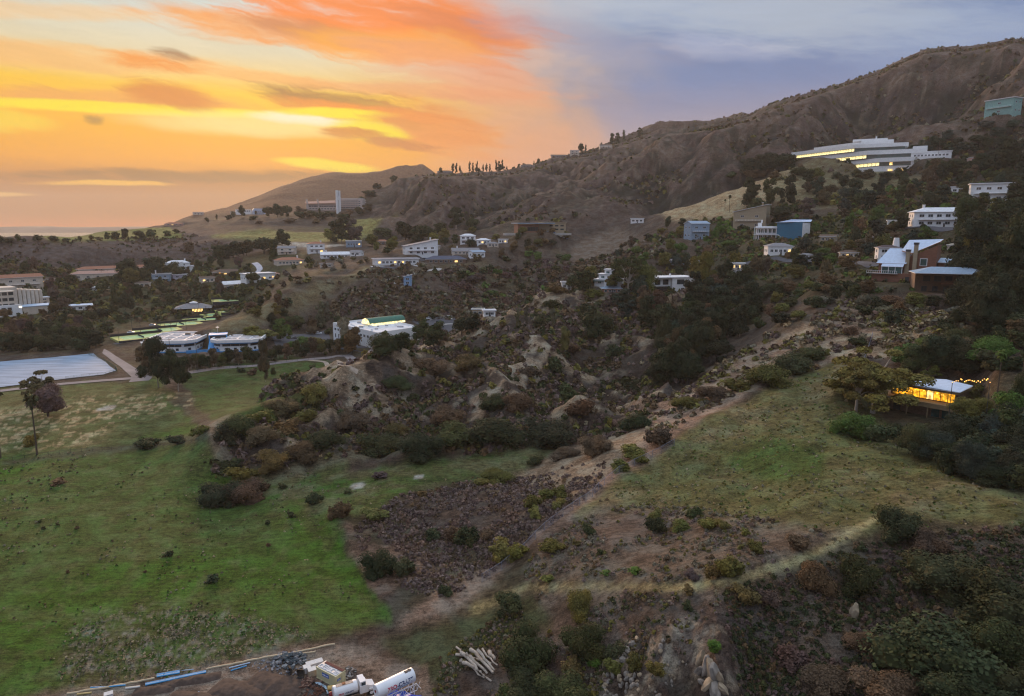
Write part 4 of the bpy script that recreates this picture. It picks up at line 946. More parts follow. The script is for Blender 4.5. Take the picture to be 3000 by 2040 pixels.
def roof_on(root, kind, w, d, z, rm, over=.5, rise=None, parapet=TRIM):
    m = MB(); W2, D2 = w / 2 + over, d / 2 + over; rise = rise or min(w, d) * .20
    if kind == 'flat':
        m.box(-W2, W2, -D2, D2, z, z + .28, 1); m.box(-W2 + .45, W2 - .45, -D2 + .45, D2 - .45, z + .281, z + .34, 0)
        for s_ in (-1, 1): m.box(-W2, W2, s_ * D2 - (.2 if s_ > 0 else 0), s_ * D2 + (.2 if s_ < 0 else 0), z + .281, z + .6, 1); m.box(s_ * W2 - (.2 if s_ > 0 else 0), s_ * W2 + (.2 if s_ < 0 else 0), -D2 + .201, D2 - .201, z + .281, z + .6, 1)
    elif kind == 'hip':
        r = max(.2, W2 - D2) if W2 > D2 else .2; q = max(.0, D2 - W2)
        v = [(-W2, -D2, z), (W2, -D2, z), (W2, D2, z), (-W2, D2, z), (-r, -q, z + rise), (r, -q, z + rise), (r, q, z + rise), (-r, q, z + rise), (-W2, -D2, z - .22), (W2, -D2, z - .22), (W2, D2, z - .22), (-W2, D2, z - .22)]
        m.add(v, [(0, 1, 5, 4), (1, 2, 6, 5), (2, 3, 7, 6), (3, 0, 4, 7), (4, 5, 6, 7)], 0); m.add(v, [(8, 9, 1, 0), (9, 10, 2, 1), (10, 11, 3, 2), (11, 8, 0, 3), (11, 10, 9, 8)], 1)
    elif kind == 'gable':
        v = [(-W2, -D2, z), (W2, -D2, z), (W2, D2, z), (-W2, D2, z), (-W2, 0, z + rise), (W2, 0, z + rise)]; t_ = .22; v += [(a, b, c - t_) for a, b, c in v]
        m.add(v, [(0, 1, 5, 4), (2, 3, 4, 5)], 0); m.add(v, [(6, 7, 1, 0), (8, 9, 3, 2), (7, 11, 5, 1), (11, 8, 2, 5), (9, 10, 4, 3), (10, 6, 0, 4), (7, 6, 10, 11), (9, 8, 11, 10)], 1)
    elif kind == 'shed':
        rise = rise * 2.2 if w < 30 else rise * 1.4; v = [(-W2, -D2, z), (W2, -D2, z + rise), (W2, D2, z + rise), (-W2, D2, z)]; v += [(a, b, c - .3) for a, b, c in v]
        m.add(v, [(0, 1, 2, 3)], 0); m.add(v, [(4, 5, 1, 0), (5, 6, 2, 1), (6, 7, 3, 2), (7, 4, 0, 3), (7, 6, 5, 4)], 1)
    return m.build('roof', [rm, parapet], root), rise

def house(spec):
    key, px, py, wpx, hpx, rot, roof, wall, rc, floors, nw, lit, chim, label = spec[:14]
    x, y, z, s = SITE_AT[label]; az = math.atan2(x, y); rnd = random.Random(int(px * 7 + py))
    w = wpx * s / (.55 + .45 * abs(math.cos(R(rot)))); d = max(4.0, min(w * .62, 13.0)); ht = hpx * s
    root = empty(key, (x, y, z), -az + R(rot), label, key.replace('_', ' ') if key not in ('wing', 'annex') else 'building')
    rf = dict(flat=0.0, hip=min(w, d) * .2, gable=min(w, d) * .2, shed=0)[roof]; hw = max(2.4, ht - rf * .9)
    wm_, rm = WALLS[wall], ROOFS[rc]
    m = MB(); m.box(-w / 2, w / 2, -d / 2, d / 2, -3, hw)
    wl = m.build('wall', wm_, root)
    if roof == 'gable':
        rise = min(w, d) * .2
        for sx in (-1, 1):
            g = MB(); X0, X1 = sorted((sx * (w / 2 - .02), sx * (w / 2 - .22)))
            g.add([(X0, -d / 2, hw), (X0, d / 2, hw), (X0, 0, hw + rise - .3), (X1, -d / 2, hw), (X1, d / 2, hw), (X1, 0, hw + rise - .3)], [(0, 2, 1), (3, 4, 5), (0, 3, 5, 2), (1, 2, 5, 4)])
            g.build('gable_wall', wm_, root)
    ro, rise = roof_on(root, roof, w, d, hw + (.22 if roof in ('hip', 'gable') else .3 if roof == 'shed' else .003), rm, .55 if w < 25 else .8)
    if roof == 'shed':
        g = MB(); g.add([(-w / 2, -d / 2, hw), (w / 2, -d / 2, hw), (w / 2, -d / 2, hw + rise * .93), (-w / 2, d / 2, hw), (w / 2, d / 2, hw), (w / 2, d / 2, hw + rise * .93)], [(0, 1, 2), (3, 5, 4), (1, 4, 5, 2)]); g.build('upper_wall', wm_, root)
    if chim:
        c = MB(); cx = rnd.choice((-.3, .32)) * w; c.box(cx - .6, cx + .6, -.5, .5, hw - .5, hw + rise + 1.6); c.box(cx - .75, cx + .75, -.65, .65, hw + rise + 1.6, hw + rise + 1.85, 1); c.build('chimney', [WALLS['white'] if wall != 'tan' else WALLS['tan'], TRIM], ro)
    if nw:
        fh = hw / floors; per = max(1, round(nw / floors)); ww = min(2.6, w / per * .58); wh = min(1.7, fh * .5)
        left = lit
        for f in range(floors):
            zc = fh * f + fh * .52
            lits = set(rnd.sample(range(per), min(left, per))) if f == 0 else set(); left = max(0, left - len(lits))
            edge_windows(root, (-w / 2, -d / 2), (w / 2, -d / 2), zc, per, ww, wh, lit=lits)
            sd = max(1, int(d / 4.5))
            edge_windows(root, (w / 2, -d / 2), (w / 2, d / 2), zc, sd, min(1.6, d / sd * .5), wh); edge_windows(root, (-w / 2, d / 2), (-w / 2, -d / 2), zc, sd, min(1.6, d / sd * .5), wh)
        dm = MB(); dx = w * .02; dm.box(dx - .5, dx + .5, -d / 2 - .07, -d / 2 + .02, 0.0, 2.1); dm.build('door', DTRIM, root)
    if floors == 2 and nw and key != 'shed' and w > 12:
        b = MB(); zb = hw / 2; b.box(-w * .42, w * .42, -d / 2 - 1.6, -d / 2 - .01, zb - .22, zb - .02); b.build('balcony', TRIM, root)
        b = MB()
        for k in range(9): u = -w * .42 + .05 + k * (w * .84 - .1) / 8; b.box(u - .05, u + .05, -d / 2 - 1.58, -d / 2 - 1.48, zb - .02, zb + .95)
        b.box(-w * .42, w * .42, -d / 2 - 1.6, -d / 2 - 1.46, zb + .95, zb + 1.03); b.build('railing', TRIM, root)
    return root, w, d, hw
for h_ in HOUSES:
    root, w, d, hw = house(h_); lab = h_[13]
    if 'stair tower and' in lab: m = MB(); m.tube([(w * .12, -d / 2 - .6, -2), (w * .12, -d / 2 - .6, hw + 1.4)], 2.0, 16); m.build('stair_tower', WALLS['white'], root)
    if 'pool terrace' in lab: m = MB(); m.box(-w * .62, w * .42, -d / 2 - 9, -d / 2 - .3, -2.5, -.1); m.build('pool_terrace', WALLS['white'], root)
    if lab.startswith('small white house with round chimney'): m = MB(); m.tube([(w * .38, 0, hw), (w * .38, 0, hw + 5)], [1.8, 1.2], 12); m.build('round_chimney', TRIM, root)
    if 'glazed roof terrace' in lab:
        m = MB()
        for k in range(7): u = -w / 2 + w * k / 6; m.box(u - .05, u + .05, -d / 2, -d / 2 + .1, hw + .9, hw + 3.8)
        m.box(-w / 2 - .05, w / 2 + .05, -d / 2, -d / 2 + .1, hw + 3.8, hw + 3.95); m.build('terrace_frame', DTRIM, root)
    if 'wall lamps' in lab:
        for u in (-.2, .42): m = MB(); m.box(w * u - .35, w * u + .35, -d / 2 - .3, -d / 2 - .02, hw * .55, hw * .55 + .6); m.build('wall_lamp', LAMP, root)
    if 'yellow lamp' in lab: m = MB(); m.box(-w * .3, -w * .3 + .8, -d / 2 - .4, -d / 2 - .05, 1.8, 2.6); m.build('wall_lamp', LAMP, root)

def polyroot(name, pts_pr, z, label, cat):
    """building given by its plan corners (sight column, distance)"""
    P = [atr(px, r)[:2] for px, r in pts_pr]; cx = sum(p[0] for p in P) / len(P); cy = sum(p[1] for p in P) / len(P)
    root = empty(name, (cx, cy, z), 0, label, cat); return root, [(p[0] - cx, p[1] - cy) for p in P]
def inset(P, t):
    cx = sum(p[0] for p in P) / len(P); cy = sum(p[1] for p in P) / len(P); out = []
    for p in P: L = math.hypot(p[0] - cx, p[1] - cy); k = (L - t) / L; out.append((cx + (p[0] - cx) * k, cy + (p[1] - cy) * k))
    return out

# --- white two-storey office with green barrel skylight
x, y, z0, s = SITE_AT['office']; zO = 3.2
root, P = polyroot('office_building', [(750, 438), (852, 391), (949, 411), (858, 456)], zO, 'white two-storey office with rows of dark windows and a glowing green barrel skylight', 'office building')
m = MB(); m.prism(P, -3, 9.2); m.build('wall', WALLS['white'], root)
m = MB(); m.prism(inset(P, .7), 8.9, 9.21, 0)
ro = m.build('roof', ROOFS['white'], root)
m = MB(); n = len(P); Pi = inset(P, .6)
for i in range(n): j = (i + 1) % n; m.prism([P[i], P[j], Pi[j], Pi[i]], 9.2, 10.1)
m.build('parapet', WALLS['white'], root)
edge_windows(root, P[0], P[1], 6.5, 13, 2.4, 1.6, .02, .98); edge_windows(root, P[0], P[1], 2.6, 8, 1.7, 2.6, .02, .62)
edge_windows(root, P[1], P[2], 6.0, 5, 3.4, 1.7, .03, .98, lit=(2,), litg=LITY); edge_windows(root, P[1], P[2], 2.2, 4, 2.0, 2.2, .3, .98)
m = MB(); c = [(P[0][k] * .22 + P[2][k] * .38 + P[3][k] * .4) for k in (0, 1)]; a_ = math.atan2(P[2][1] - P[1][1], P[2][0] - P[1][0]); ux, uy = math.cos(a_ - .1), math.sin(a_ - .1); vx, vy = -uy, ux
V_, F_ = [], []; L_, Rr = 13, 4.4
for e in (-1, 1):
    for k in range(11): t_ = math.pi * k / 10; V_.append((c[0] + ux * e * L_ + vx * math.cos(t_) * Rr, c[1] + uy * e * L_ + vy * math.cos(t_) * Rr, 10.0 + math.sin(t_) * 3.4))
for k in range(10): F_.append((k, k + 1, 12 + k, 11 + k))
m.add(V_, F_, 0); m.build('barrel_skylight', mat('green_roof_metal', (.05, .17, .12), .5, .15, .6), ro, smooth=True)
m = MB(); m.add([V_[k] for k in range(11)], [tuple(range(11))]); m.build('arched_window', LITY, ro)
m = MB(); q = [(c[0] + ux * e * (L_ - .3) - vx * (Rr + .1), c[1] + uy * e * (L_ - .3) - vy * (Rr + .1)) for e in (-1, 1)]; m.add([(q[0][0], q[0][1], 9.25), (q[1][0], q[1][1], 9.25), (q[1][0], q[1][1], 10.5), (q[0][0], q[0][1], 10.5)], [(0, 1, 2, 3)]); m.build('clerestory_window', LITY, ro)
rnd = random.Random(4)
for k in range(16):
    u, v = rnd.random(), rnd.random(); u, v = .1 + .8 * u, .1 + .8 * v; pt = [(P[0][i] * (1 - u) + P[1][i] * u) * (1 - v) + (P[3][i] * (1 - u) + P[2][i] * u) * v for i in (0, 1)]
    if math.hypot(pt[0] - c[0], pt[1] - c[1]) < 9: continue
    m = MB(); a = rnd.uniform(.5, 1.2); m.box(pt[0] - a, pt[0] + a, pt[1] - a * .7, pt[1] + a * .7, 9.2, 9.2 + rnd.uniform(.5, 1.2)); m.build('roof_vent', STEEL if k % 3 else TRIM, ro)

# --- two octagonal offices
def octo(key, w, d, rot, label, hgt=6.6):
    x, y, z, s = SITE_AT[key]; az = math.atan2(x, y); yo = d * .42; root = empty('octagonal_office', (x + math.sin(az) * yo, y + math.cos(az) * yo, z), -az + R(rot), label, 'office building', 'twin octagonal offices')
    def oc(t, c=.17): a, b, k = w / 2 + t, d / 2 + t, min(w, d) * c; return [(-a + k, -b), (a - k, -b), (a, -b + k), (a, b - k), (a - k, b), (-a + k, b), (-a, b - k), (-a, -b + k)]
    P = oc(-1.2); m = MB(); m.prism(P, -2, hgt - 1.5); m.build('wall', WALLS['white'], root)
    m = MB(); m.prism(oc(.0), hgt - 1.8, hgt - 1.35); m.prism(oc(-.9), -.2, .55); m.build('blue_band', BLUE, root)
    m = MB(); Q, Qi = oc(.25), oc(-.5)
    for i in range(8): j = (i + 1) % 8; m.prism([Q[i], Q[j], Qi[j], Qi[i]], hgt - 1.35, hgt + .35)
    m.build('parapet', WALLS['white'], root)
    m = MB(); m.prism(oc(-.5), hgt - 1.34, hgt - .5); ro = m.build('roof', mat('gravel_roof', (.50, .44, .42), .9, .3, .35), root)
    rnd = random.Random(int(w * 10))
    for k in range(5): m = MB(); yy = -d * .34 + k * d * .17; m.box(-w * .36, w * .36, yy - .35, yy + .35, hgt - .5, hgt - .05); m.build('roof_duct', TRIM, ro)
    for k in range(3): m = MB(); xx = (-.25 + .25 * k) * w; m.box(xx - .3, xx + .3, -d * .36, d * .36, hgt - .5, hgt - .12); m.build('roof_duct', TRIM, ro)
    m = MB(); m.box(w * .1 - 1.3, w * .1 + 1.3, d * .2 - .8, d * .2 + .8, hgt - .49, hgt + .9); m.build('air_conditioner', DTRIM, ro)
    for i in (0, 1, 2, 7, 6):
        A, B = P[i], P[(i + 1) % 8]; L = math.hypot(A[0] - B[0], A[1] - B[1]); edge_windows(root, A, B, hgt - 2.75, max(1, int(L / 4)), L / max(1, int(L / 4)) * .86, 1.3, frame=DTRIM)
        edge_windows(root, A, B, 1.7, max(1, int(L / 5)), 1.5, 1.3, frame=DTRIM)
    return root
o1 = octo('oct_a', 28, 35, -20, 'left octagonal white office with blue bands and a stained flat roof')
o2 = octo('oct_b', 27, 34, -12, 'right octagonal white office with blue bands and a dark rooftop unit')
x, y, z, s = SITE_AT['oct_a']; x2, y2, z2, s2 = SITE_AT['oct_b']; mx, my = x + (x2 - x) * .52, y + (y2 - y) * .52 + 9; az = math.atan2(mx, my)
root = empty('entrance_link', (mx, my, z), -az - .06, 'glazed link with sloping bright blue awning between the two octagonal offices', 'building link')
m = MB(); m.box(-4.5, 4.5, 0, 9, -1, 7.6); m.build('wall', DTRIM, root)
m = MB(); m.box(-4.9, 4.9, -.3, 9.2, 7.6, 8.0); m.box(-4.9, -4.3, -.3, .3, -1, 7.6); m.box(4.3, 4.9, -.3, .3, -1, 7.6); m.build('frame', BLUE, root)
m = MB(); m.add([(-5.2, -9, 1.4), (6.4, -9, 1.4), (4.6, -.4, 5.2), (-4.6, -.4, 5.2), (-5.2, -9, .4), (6.4, -9, .4), (4.6, -.4, 4.9), (-4.6, -.4, 4.9)], [(0, 1, 2, 3), (4, 5, 1, 0), (5, 6, 2, 1), (7, 4, 0, 3), (7, 6, 5, 4)]); m.build('awning', BLUE, root)
m = MB(); m.box(-16, 7, -11, -10.6, -1.5, 1.6); m.build('blue_wall', BLUE, root)
m = MB(); m.box(-.05, .05, 1, 1.1, 8.0, 13); m.tube([(0, 1.05, 12), (0, 1.05, 12.2)], .9, 10); m.build('roof_dish', TRIM, root)

# --- stepped white apartments at the left edge
x, y, z, s = SITE_AT['apartments']; az = math.atan2(x, y); root = empty('apartment_building', (x, y, z), -az + R(12), 'white stepped four-storey apartment block cut by the left edge', 'apartment block')
m = MB(); m.box(-17, 2, -5, 8, -3, 22 * .86); m.box(-17, 6, 8.01, 26, -3, 22 * .95); m.build('wall', WALLS['cream'], root)
m = MB(); m.box(-17, 4.5, -8, -5.01, -3, 8.6); m.build('lower_wall', WALLS['white'], root)
for f in range(4): edge_windows(root, (-17, -5), (2, -5), 4 + 4.4 * f, 4, 3.2, 2.4, .1, .95, frame=DTRIM); edge_windows(root, (2, -5), (2, 8), 4 + 4.4 * f, 2, 1.2, 1.6)
for f in range(2): edge_windows(root, (-17, -8), (4.5, -8), 2.3 + 3.6 * f, 4, 2.6, 2.0, .02, .72, frame=DTRIM)
for k in range(6): m = MB(); m.box(7 + k * 3.4, 9.3 + k * 3.4, 10 + k * 2.5, 20 + k * 2.5, -3, 19 - k * .5); m.build('stair_tower', WALLS['cream'], root)
m = MB(); m.box(6, 27, -3, 14, -3, 6); m.build('garage_wall', WALLS['cream'], root)
m = MB(); m.box(5.6, 27.4, -3.4, 14.4, 6.003, 6.5); m.build('roof', ROOFS['blue'], root)
for u in (3.0, 3.95): m = MB(); m.box(u, u + .5, -8.25, -8.02, 6.6, 7.2); m.build('wall_lamp', LAMPW, root)

# --- terraced laboratory
x, y, z, s = SITE_AT['laboratory']; q = s * .2; az = math.atan2(x, y); root = empty('laboratory_building', (x, y, z), -az, 'long white terraced laboratory with glowing yellow window bands on the hilltop', 'laboratory')
def lab_poly(cx, xr, xl, dy, back=26):
    X0, X1, X2 = (cx - 1030) * q, (xr - 1030) * q, (xl - 1030) * q; yl = dy + (X0 - X2) * .86
    return [(X0, dy), (X1, dy), (X1, dy + back), (X0 + 12, dy + back), (X2 + 22, yl + 20), (X2, yl)]
Zf = lambda Y: (470 - Y) * q
TI = [(1030, 1560, 165, 0.0, 330, 370, 365, 405), (910, 1430, 115, 6.0, 250, 290, 290, 325), (795, 1270, 145, 12.0, 180, 215, 215, 248)]
m = MB(); m.prism(lab_poly(1030, 1640, 235, 2.5), -8, Zf(405)); m.build('base_wall', WALLS['white'], root)
for k, (cx, xr, xl, dy, ya, yb, wa, wb) in enumerate(TI):
    m = MB(); m.prism(lab_poly(cx, xr, xl, dy), Zf(yb), Zf(ya)); ter = m.build('terrace', WALLS['white'], root)
    Q = lab_poly(cx, xr - 30, xl + 60, dy + 2.2); m = MB(); m.prism(Q, Zf(wb) - .02, Zf(yb) - .02); m.build('recessed_wall', GLASSG, root)
    A, B = Q[5], Q[0]; L = math.hypot(A[0] - B[0], A[1] - B[1]); rz = math.atan2(B[1] - A[1], B[0] - A[0]); nn = 22 if k else 12; u0 = 0 if k else .48
    for i in range(nn):
        u = u0 + (1 - u0) * (i + .5) / nn; hh = Zf(yb) - Zf(wb) - .5; window(root, (A[0] + (B[0] - A[0]) * u + math.sin(rz) * .05, A[1] + (B[1] - A[1]) * u - math.cos(rz) * .05), (Zf(yb) + Zf(wb)) / 2, rz, L * (1 - u0) / nn * .94, hh, LITY, TRIM)
    if k == 0:
        m = MB(); m.box(8.5, 11, dy + 2.1, dy + 2.19, Zf(400), Zf(375)); m.build('lit_window', LIT, root)
        m = MB(); m.box(26, 29, dy + .3, dy + 2.0, Zf(420), Zf(370)); m.build('pillar', WALLS['white'], root)
m = MB(); Q = lab_poly(770, 1140, 390, 15); m.prism(Q, Zf(180), Zf(158)); m.box((850 - 1030) * q, (1140 - 1030) * q, 20, 34, Zf(158), Zf(138)); m.box((770 - 1030) * q, (1085 - 1030) * q, 24, 40, Zf(138), Zf(118)); m.build('penthouse', WALLS['white'], root)
m = MB(); m.box((975 - 1030) * q, (990 - 1030) * q, 26, 27.5, Zf(118), Zf(95)); m.build('roof_stack', TRIM, root)
m = MB(); m.box((1310 - 1030) * q, (1430 - 1030) * q, 8, 20, Zf(290), Zf(225)); m.build('stair_block', WALLS['white'], root)
for k in range(4): m = MB(); u = (1110 + 95 * k - 1030) * q; m.box(u, u + 3.5, 1.6, 2.4, Zf(455), Zf(440)); m.build('ground_lamp', LIT, root)

# --- campus
CAMPW = mat('warm_white_render', (.52, .45, .42), .8, .06, .5)
x, y, z, s = SITE_AT['tower']; root = empty('bell_tower', (x, y, z - 2), -math.atan2(x, y) + .3, 'tall slim white tower with a narrow vertical slot rising over the campus', 'tower'); hT = 54 * s
m = MB(); m.box(-3.2, -.5, -2.4, 2.4, 0, hT); m.box(.5, 3.2, -2.4, 2.4, 0, hT * .985); m.build('slab', WALLS['white'], root)
m = MB(); m.box(-.499, .499, -.6, 1.6, 0, hT * .96); m.build('core', WALLS['dusk'], root)
m = MB(); m.box(-.5, .5, -2.2, -1.8, hT * .62, hT * .78); m.box(-1.6, 1.6, -2.6, -2.41, hT * .72, hT * .74); m.build('cross', TRIM, root)
x, y, z, s = SITE_AT['campus_block']; root = empty('campus_building', (x, y, z), -math.atan2(x, y) + R(-14), 'curved white four-storey campus block right of the slim tower', 'campus building')
wd = 56 * s; fl = 22 * s / 5
m = MB(); m.box(-wd * .62, wd * .38, 0, 20, -4, fl * 5.1); m.build('wall', CAMPW, root)
for f in range(4):
    m = MB(); m.prism([(-wd * .64, -2), (wd * .2, -2), (wd * .42, 6), (wd * .42, 21), (-wd * .64, 21)], fl * (f + 1) + .2, fl * (f + 1) + 1.9); m.build('gallery', CAMPW, root)
    edge_windows(root, (-wd * .62, 0), (wd * .38, 0), fl * (f + .55), 9, wd / 11, fl * .42)
x, y, z, s = SITE_AT['campus_hall']; root = empty('campus_building', (x, y, z), -math.atan2(x, y) + R(6), 'long white campus hall with pink roof and slanting end walls left of the tower', 'campus building')
wd = 70 * s
m = MB(); m.box(-wd * .5, wd * .5, 0, 18, -5, 15 * s); m.build('wall', CAMPW, root)
m = MB(); m.add([(-wd * .52, -3, 14 * s), (wd * .5, -3, 17 * s), (wd * .5, 20, 23 * s), (-wd * .52, 20, 19 * s), (-wd * .52, -3, 13 * s), (wd * .5, -3, 15.5 * s), (wd * .5, 20, 15 * s), (-wd * .52, 20, 15 * s)], [(0, 1, 2, 3), (4, 5, 1, 0), (5, 6, 2, 1), (7, 4, 0, 3), (6, 7, 3, 2)]); m.build('roof', ROOFS['pink'], root)
for u in (-.5, -.18, .38): m = MB(); m.add([(wd * u, -4, 3 * s), (wd * u + 3, -4.5, 3 * s), (wd * u + 1, -4.5, 24 * s), (wd * u, 12, 24 * s), (wd * u + 3, 12, 3 * s), (wd * u, 12, 3 * s)], [(0, 1, 2), (1, 4, 3, 2), (0, 2, 3, 5), (5, 3, 4)]); m.build('fin_wall', CAMPW, root)
edge_windows(root, (-wd * .5, 0), (wd * .5, 0), 9 * s, 12, wd / 15, 3.0 * s); edge_windows(root, (-wd * .5, 0), (wd * .5, 0), 3.5 * s, 10, wd / 16, 2.4 * s)
x, y, z, s = SITE_AT['arched_hall']; root = empty('arched_hall', (x, y, z), -math.atan2(x, y) + R(8), 'small hall with a silvery barrel-vaulted wing left of the campus', 'hall')
m = MB(); m.box(-32 * s, -2 * s, 0, 12, -3, 10 * s); m.build('wall', WALLS['white'], root)
m = MB(); V_, F_ = [], []
for e in (0, 1):
    for k in range(13): t_ = math.pi * k / 12; V_.append((13 * s + math.cos(t_) * 13 * s, -2 + e * 15, 4 * s + min(8.5 * s, math.sin(t_) * 12 * s)))
    V_ += [(0, -2 + e * 15, -3), (26 * s, -2 + e * 15, -3)]
for k in range(12): F_.append((k, 15 + k, 16 + k, k + 1))
F_ += [tuple(range(13)) + (13, 14), (14, 29, 15, 0), (12, 27, 28, 13)]
m.add(V_, F_); m.build('vault', mat('silver_blue_metal', (.48, .58, .74), .35, .05, 1, metal=.3), root)
edge_windows(root, (-32 * s, 0), (-2 * s, 0), 7 * s, 7, 3 * s, 2.5 * s); edge_windows(root, (2 * s, -2), (24 * s, -2), 4 * s, 5, 2 * s, 7 * s)

# --- tennis club
x, y, z, s = SITE_AT['pavilion']; root = empty('clubhouse', (x, y, z + 1), -math.atan2(x, y) + R(-4), 'tennis clubhouse with broad grey hip roof, white cupola and amber-lit veranda', 'clubhouse'); wd = 72 * s
m = MB(); m.box(-wd * .36, wd * .36, -5, 7, -3, 4); m.build('wall', WALLS['brownw'], root)
roof_on(root, 'hip', wd * .92, 15, 4.25, ROOFS['grey'], .8, 3.2); m = MB(); m.box(-2.6, 2.6, -1.2, 1.2, 6.8, 8.0); m.add([(-3.2, -1.8, 8), (3.2, -1.8, 8), (3.2, 1.8, 8), (-3.2, 1.8, 8), (0, 0, 9.2)], [(0, 1, 4), (1, 2, 4), (2, 3, 4), (3, 0, 4)]); m.build('cupola', TRIM, root)
edge_windows(root, (-wd * .3, -5), (wd * .36, -5), 2.2, 8, 1.9, 2.4, lit=(3, 4, 5, 6), frame=DTRIM)
COURT = mat('green_court', (.34, .56, .26), .85, .08, .3, emit=(.62, .85, .35), estr=.0); COURT2 = mat('ochre_surround', (.50, .50, .17), .85, .1, .3); FENM = mat('dark_windscreen', (.035, .033, .045), .9, .15, 1)
def court(px, py, w, label, rot):
    x, y, z = hit(px, py, 380, 900); az = math.atan2(x, y); root = empty('tennis_court', (x, y, z + .5), -az + R(rot), label, 'tennis court', 'tennis courts stepping up the valley')
    W_, D_ = w, 22.0
    m = MB(); m.box(-W_ / 2, W_ / 2, -D_ / 2, D_ / 2, -2.0, .0); m.build('surround', COURT2, root)
    m = MB(); m.box(-W_ * .36, W_ * .36, -D_ * .30, D_ * .30, .004, .04); m.build('playing_surface', COURT, root)
    m = MB()
    for a in (-.36, -.36 + .12, 0, .24, .36): m.box(W_ * a - .06, W_ * a + .06, -D_ * .3, D_ * .3, .044, .06)
    for b in (-.3, -.21, .21, .3): m.box(-W_ * .36, W_ * .36, D_ * b - .06, D_ * b + .06, .061, .075)
    m.build('court_lines', PAINT, root)
    m = MB(); m.box(-.04, .04, -D_ * .32, D_ * .32, .076, 1.0); m.build('net', FENM, root)
    for (a, b, c, d, nm) in [(-W_ / 2, W_ / 2, -D_ / 2 - .1, -D_ / 2, 'windscreen'), (-W_ / 2, W_ / 2, D_ / 2, D_ / 2 + .1, 'windscreen')]: 
        m = MB(); m.box(a, b, c, d, -2.4, .15 if c < 0 else 1.6); m.build(nm, FENM, root)
    for sx in (-1, 1):
        for ty in (-D_ * .5, D_ * .5):
            p = empty('floodlight_pole', (x + (sx * W_ * .5 * math.cos(-az + R(rot)) - ty * math.sin(-az + R(rot))), y + (sx * W_ * .5 * math.sin(-az + R(rot)) + ty * math.cos(-az + R(rot))), z - 1), -az, None, 'light pole', 'floodlight poles around the tennis courts')
            p['label'] = f"{'left' if sx < 0 else 'right'} {'front' if ty < 0 else 'rear'} floodlight pole of the {label}"
            m = MB(); m.tube([(0, 0, 0), (0, 0, 9.5)], [.14, .09], 6); m.build('pole', DTRIM, p)
            m = MB(); m.box(-.7, .7, -.25, .25, 9.5, 9.75); m.build('lamp_head', DTRIM, p)
court(320, 766, 30, 'tennis court nearest the blue reservoir', 14); court(362, 752, 28, 'second tennis court from the reservoir', 14); court(412, 737, 28, 'middle tennis court below the clubhouse', 14); court(462, 726, 26, 'fourth tennis court right of the clubhouse', 14); court(500, 715, 26, 'fifth tennis court near the dry ridge', 14); court(530, 706, 24, 'farthest lower tennis court', 14); court(540, 682, 40, 'lone tennis court behind the dry ridge', 4)

# --- brown modern house with slab roof below the mountain
x, y, z, s = SITE_AT['slab']; root = empty('modern_house', (x, y, z), -math.atan2(x, y) + R(16), 'brown modern building with a wide oversailing slab roof below the mountain', 'building')
m = MB(); m.box(-40 * s, 8 * s, 0, 16, -4, 18 * s); m.build('brick_wall', WALLS['brickw'], root)
m = MB(); m.box(8.01 * s, 74 * s, 3, 18, -4, 22 * s); m.build('wall', WALLS['tan'], root)
m = MB(); m.box(-44 * s, 42 * s, -5, 20, 19.5 * s, 21.5 * s); m.build('roof', ROOFS['bluegrey'], root)
m = MB(); m.box(20 * s, 76 * s, 2, 19, 22.2 * s, 23.4 * s); m.build('upper_roof', ROOFS['tan'], root)
edge_windows(root, (-40 * s, 0), (8 * s, 0), 8 * s, 4, 6 * s, 9 * s, .45, .98, frame=DTRIM); edge_windows(root, (30 * s, 3), (74 * s, 3), 15 * s, 3, 8 * s, 3 * s, frame=DTRIM); edge_windows(root, (30 * s, 3), (74 * s, 3), 7 * s, 3, 8 * s, 3 * s, frame=DTRIM)
m = MB(); m.box(-76 * s, 78 * s, -9, -3, -2.5, -.4); m.build('forecourt', CONC, root)

# --- white modern house on the crest
x, y, z, s = SITE_AT['ridge_modern']; root = empty('modern_house', (x, y, z), -math.atan2(x, y) + R(30), 'white cubic two-storey house with deep square windows at the canyon edge', 'house')
m = MB(); m.box(-4, 11, -6, 7, -3, 9.2); m.build('wall', WALLS['white'], root)
m = MB(); m.box(-16, -4.01, -4, 7, 4.2, 9.0); m.box(-14, -4.01, 1, 7, -3, 4.19); m.build('cantilever_wall', WALLS['white'], root)
m = MB(); m.box(-16.5, 11.5, -6.6, 7.6, 9.203, 9.7); m.build('roof', ROOFS['white'], root); m = MB(); m.box(-3, -2.2, -1, 0, 9.7, 11.3); m.build('chimney', TRIM, root)
edge_windows(root, (-4, -6), (11, -6), 6.8, 1, 4.8, 2.8, .1, .62, frame=DTRIM); edge_windows(root, (-16, -4), (-4, -4), 6.7, 2, 3.6, 3.0, frame=DTRIM); edge_windows(root, (11, -6), (11, 7), 6.6, 2, 2.5, 2.4, frame=DTRIM, lit=(0,)); edge_windows(root, (-4, -6), (11, -6), 2.0, 2, 2.2, 2.4, .3, .98, frame=DTRIM)
m = MB(); m.box(-13, -4.2, -3.5, .99, -.5, 2.9); m.build('carport', DTRIM, root)
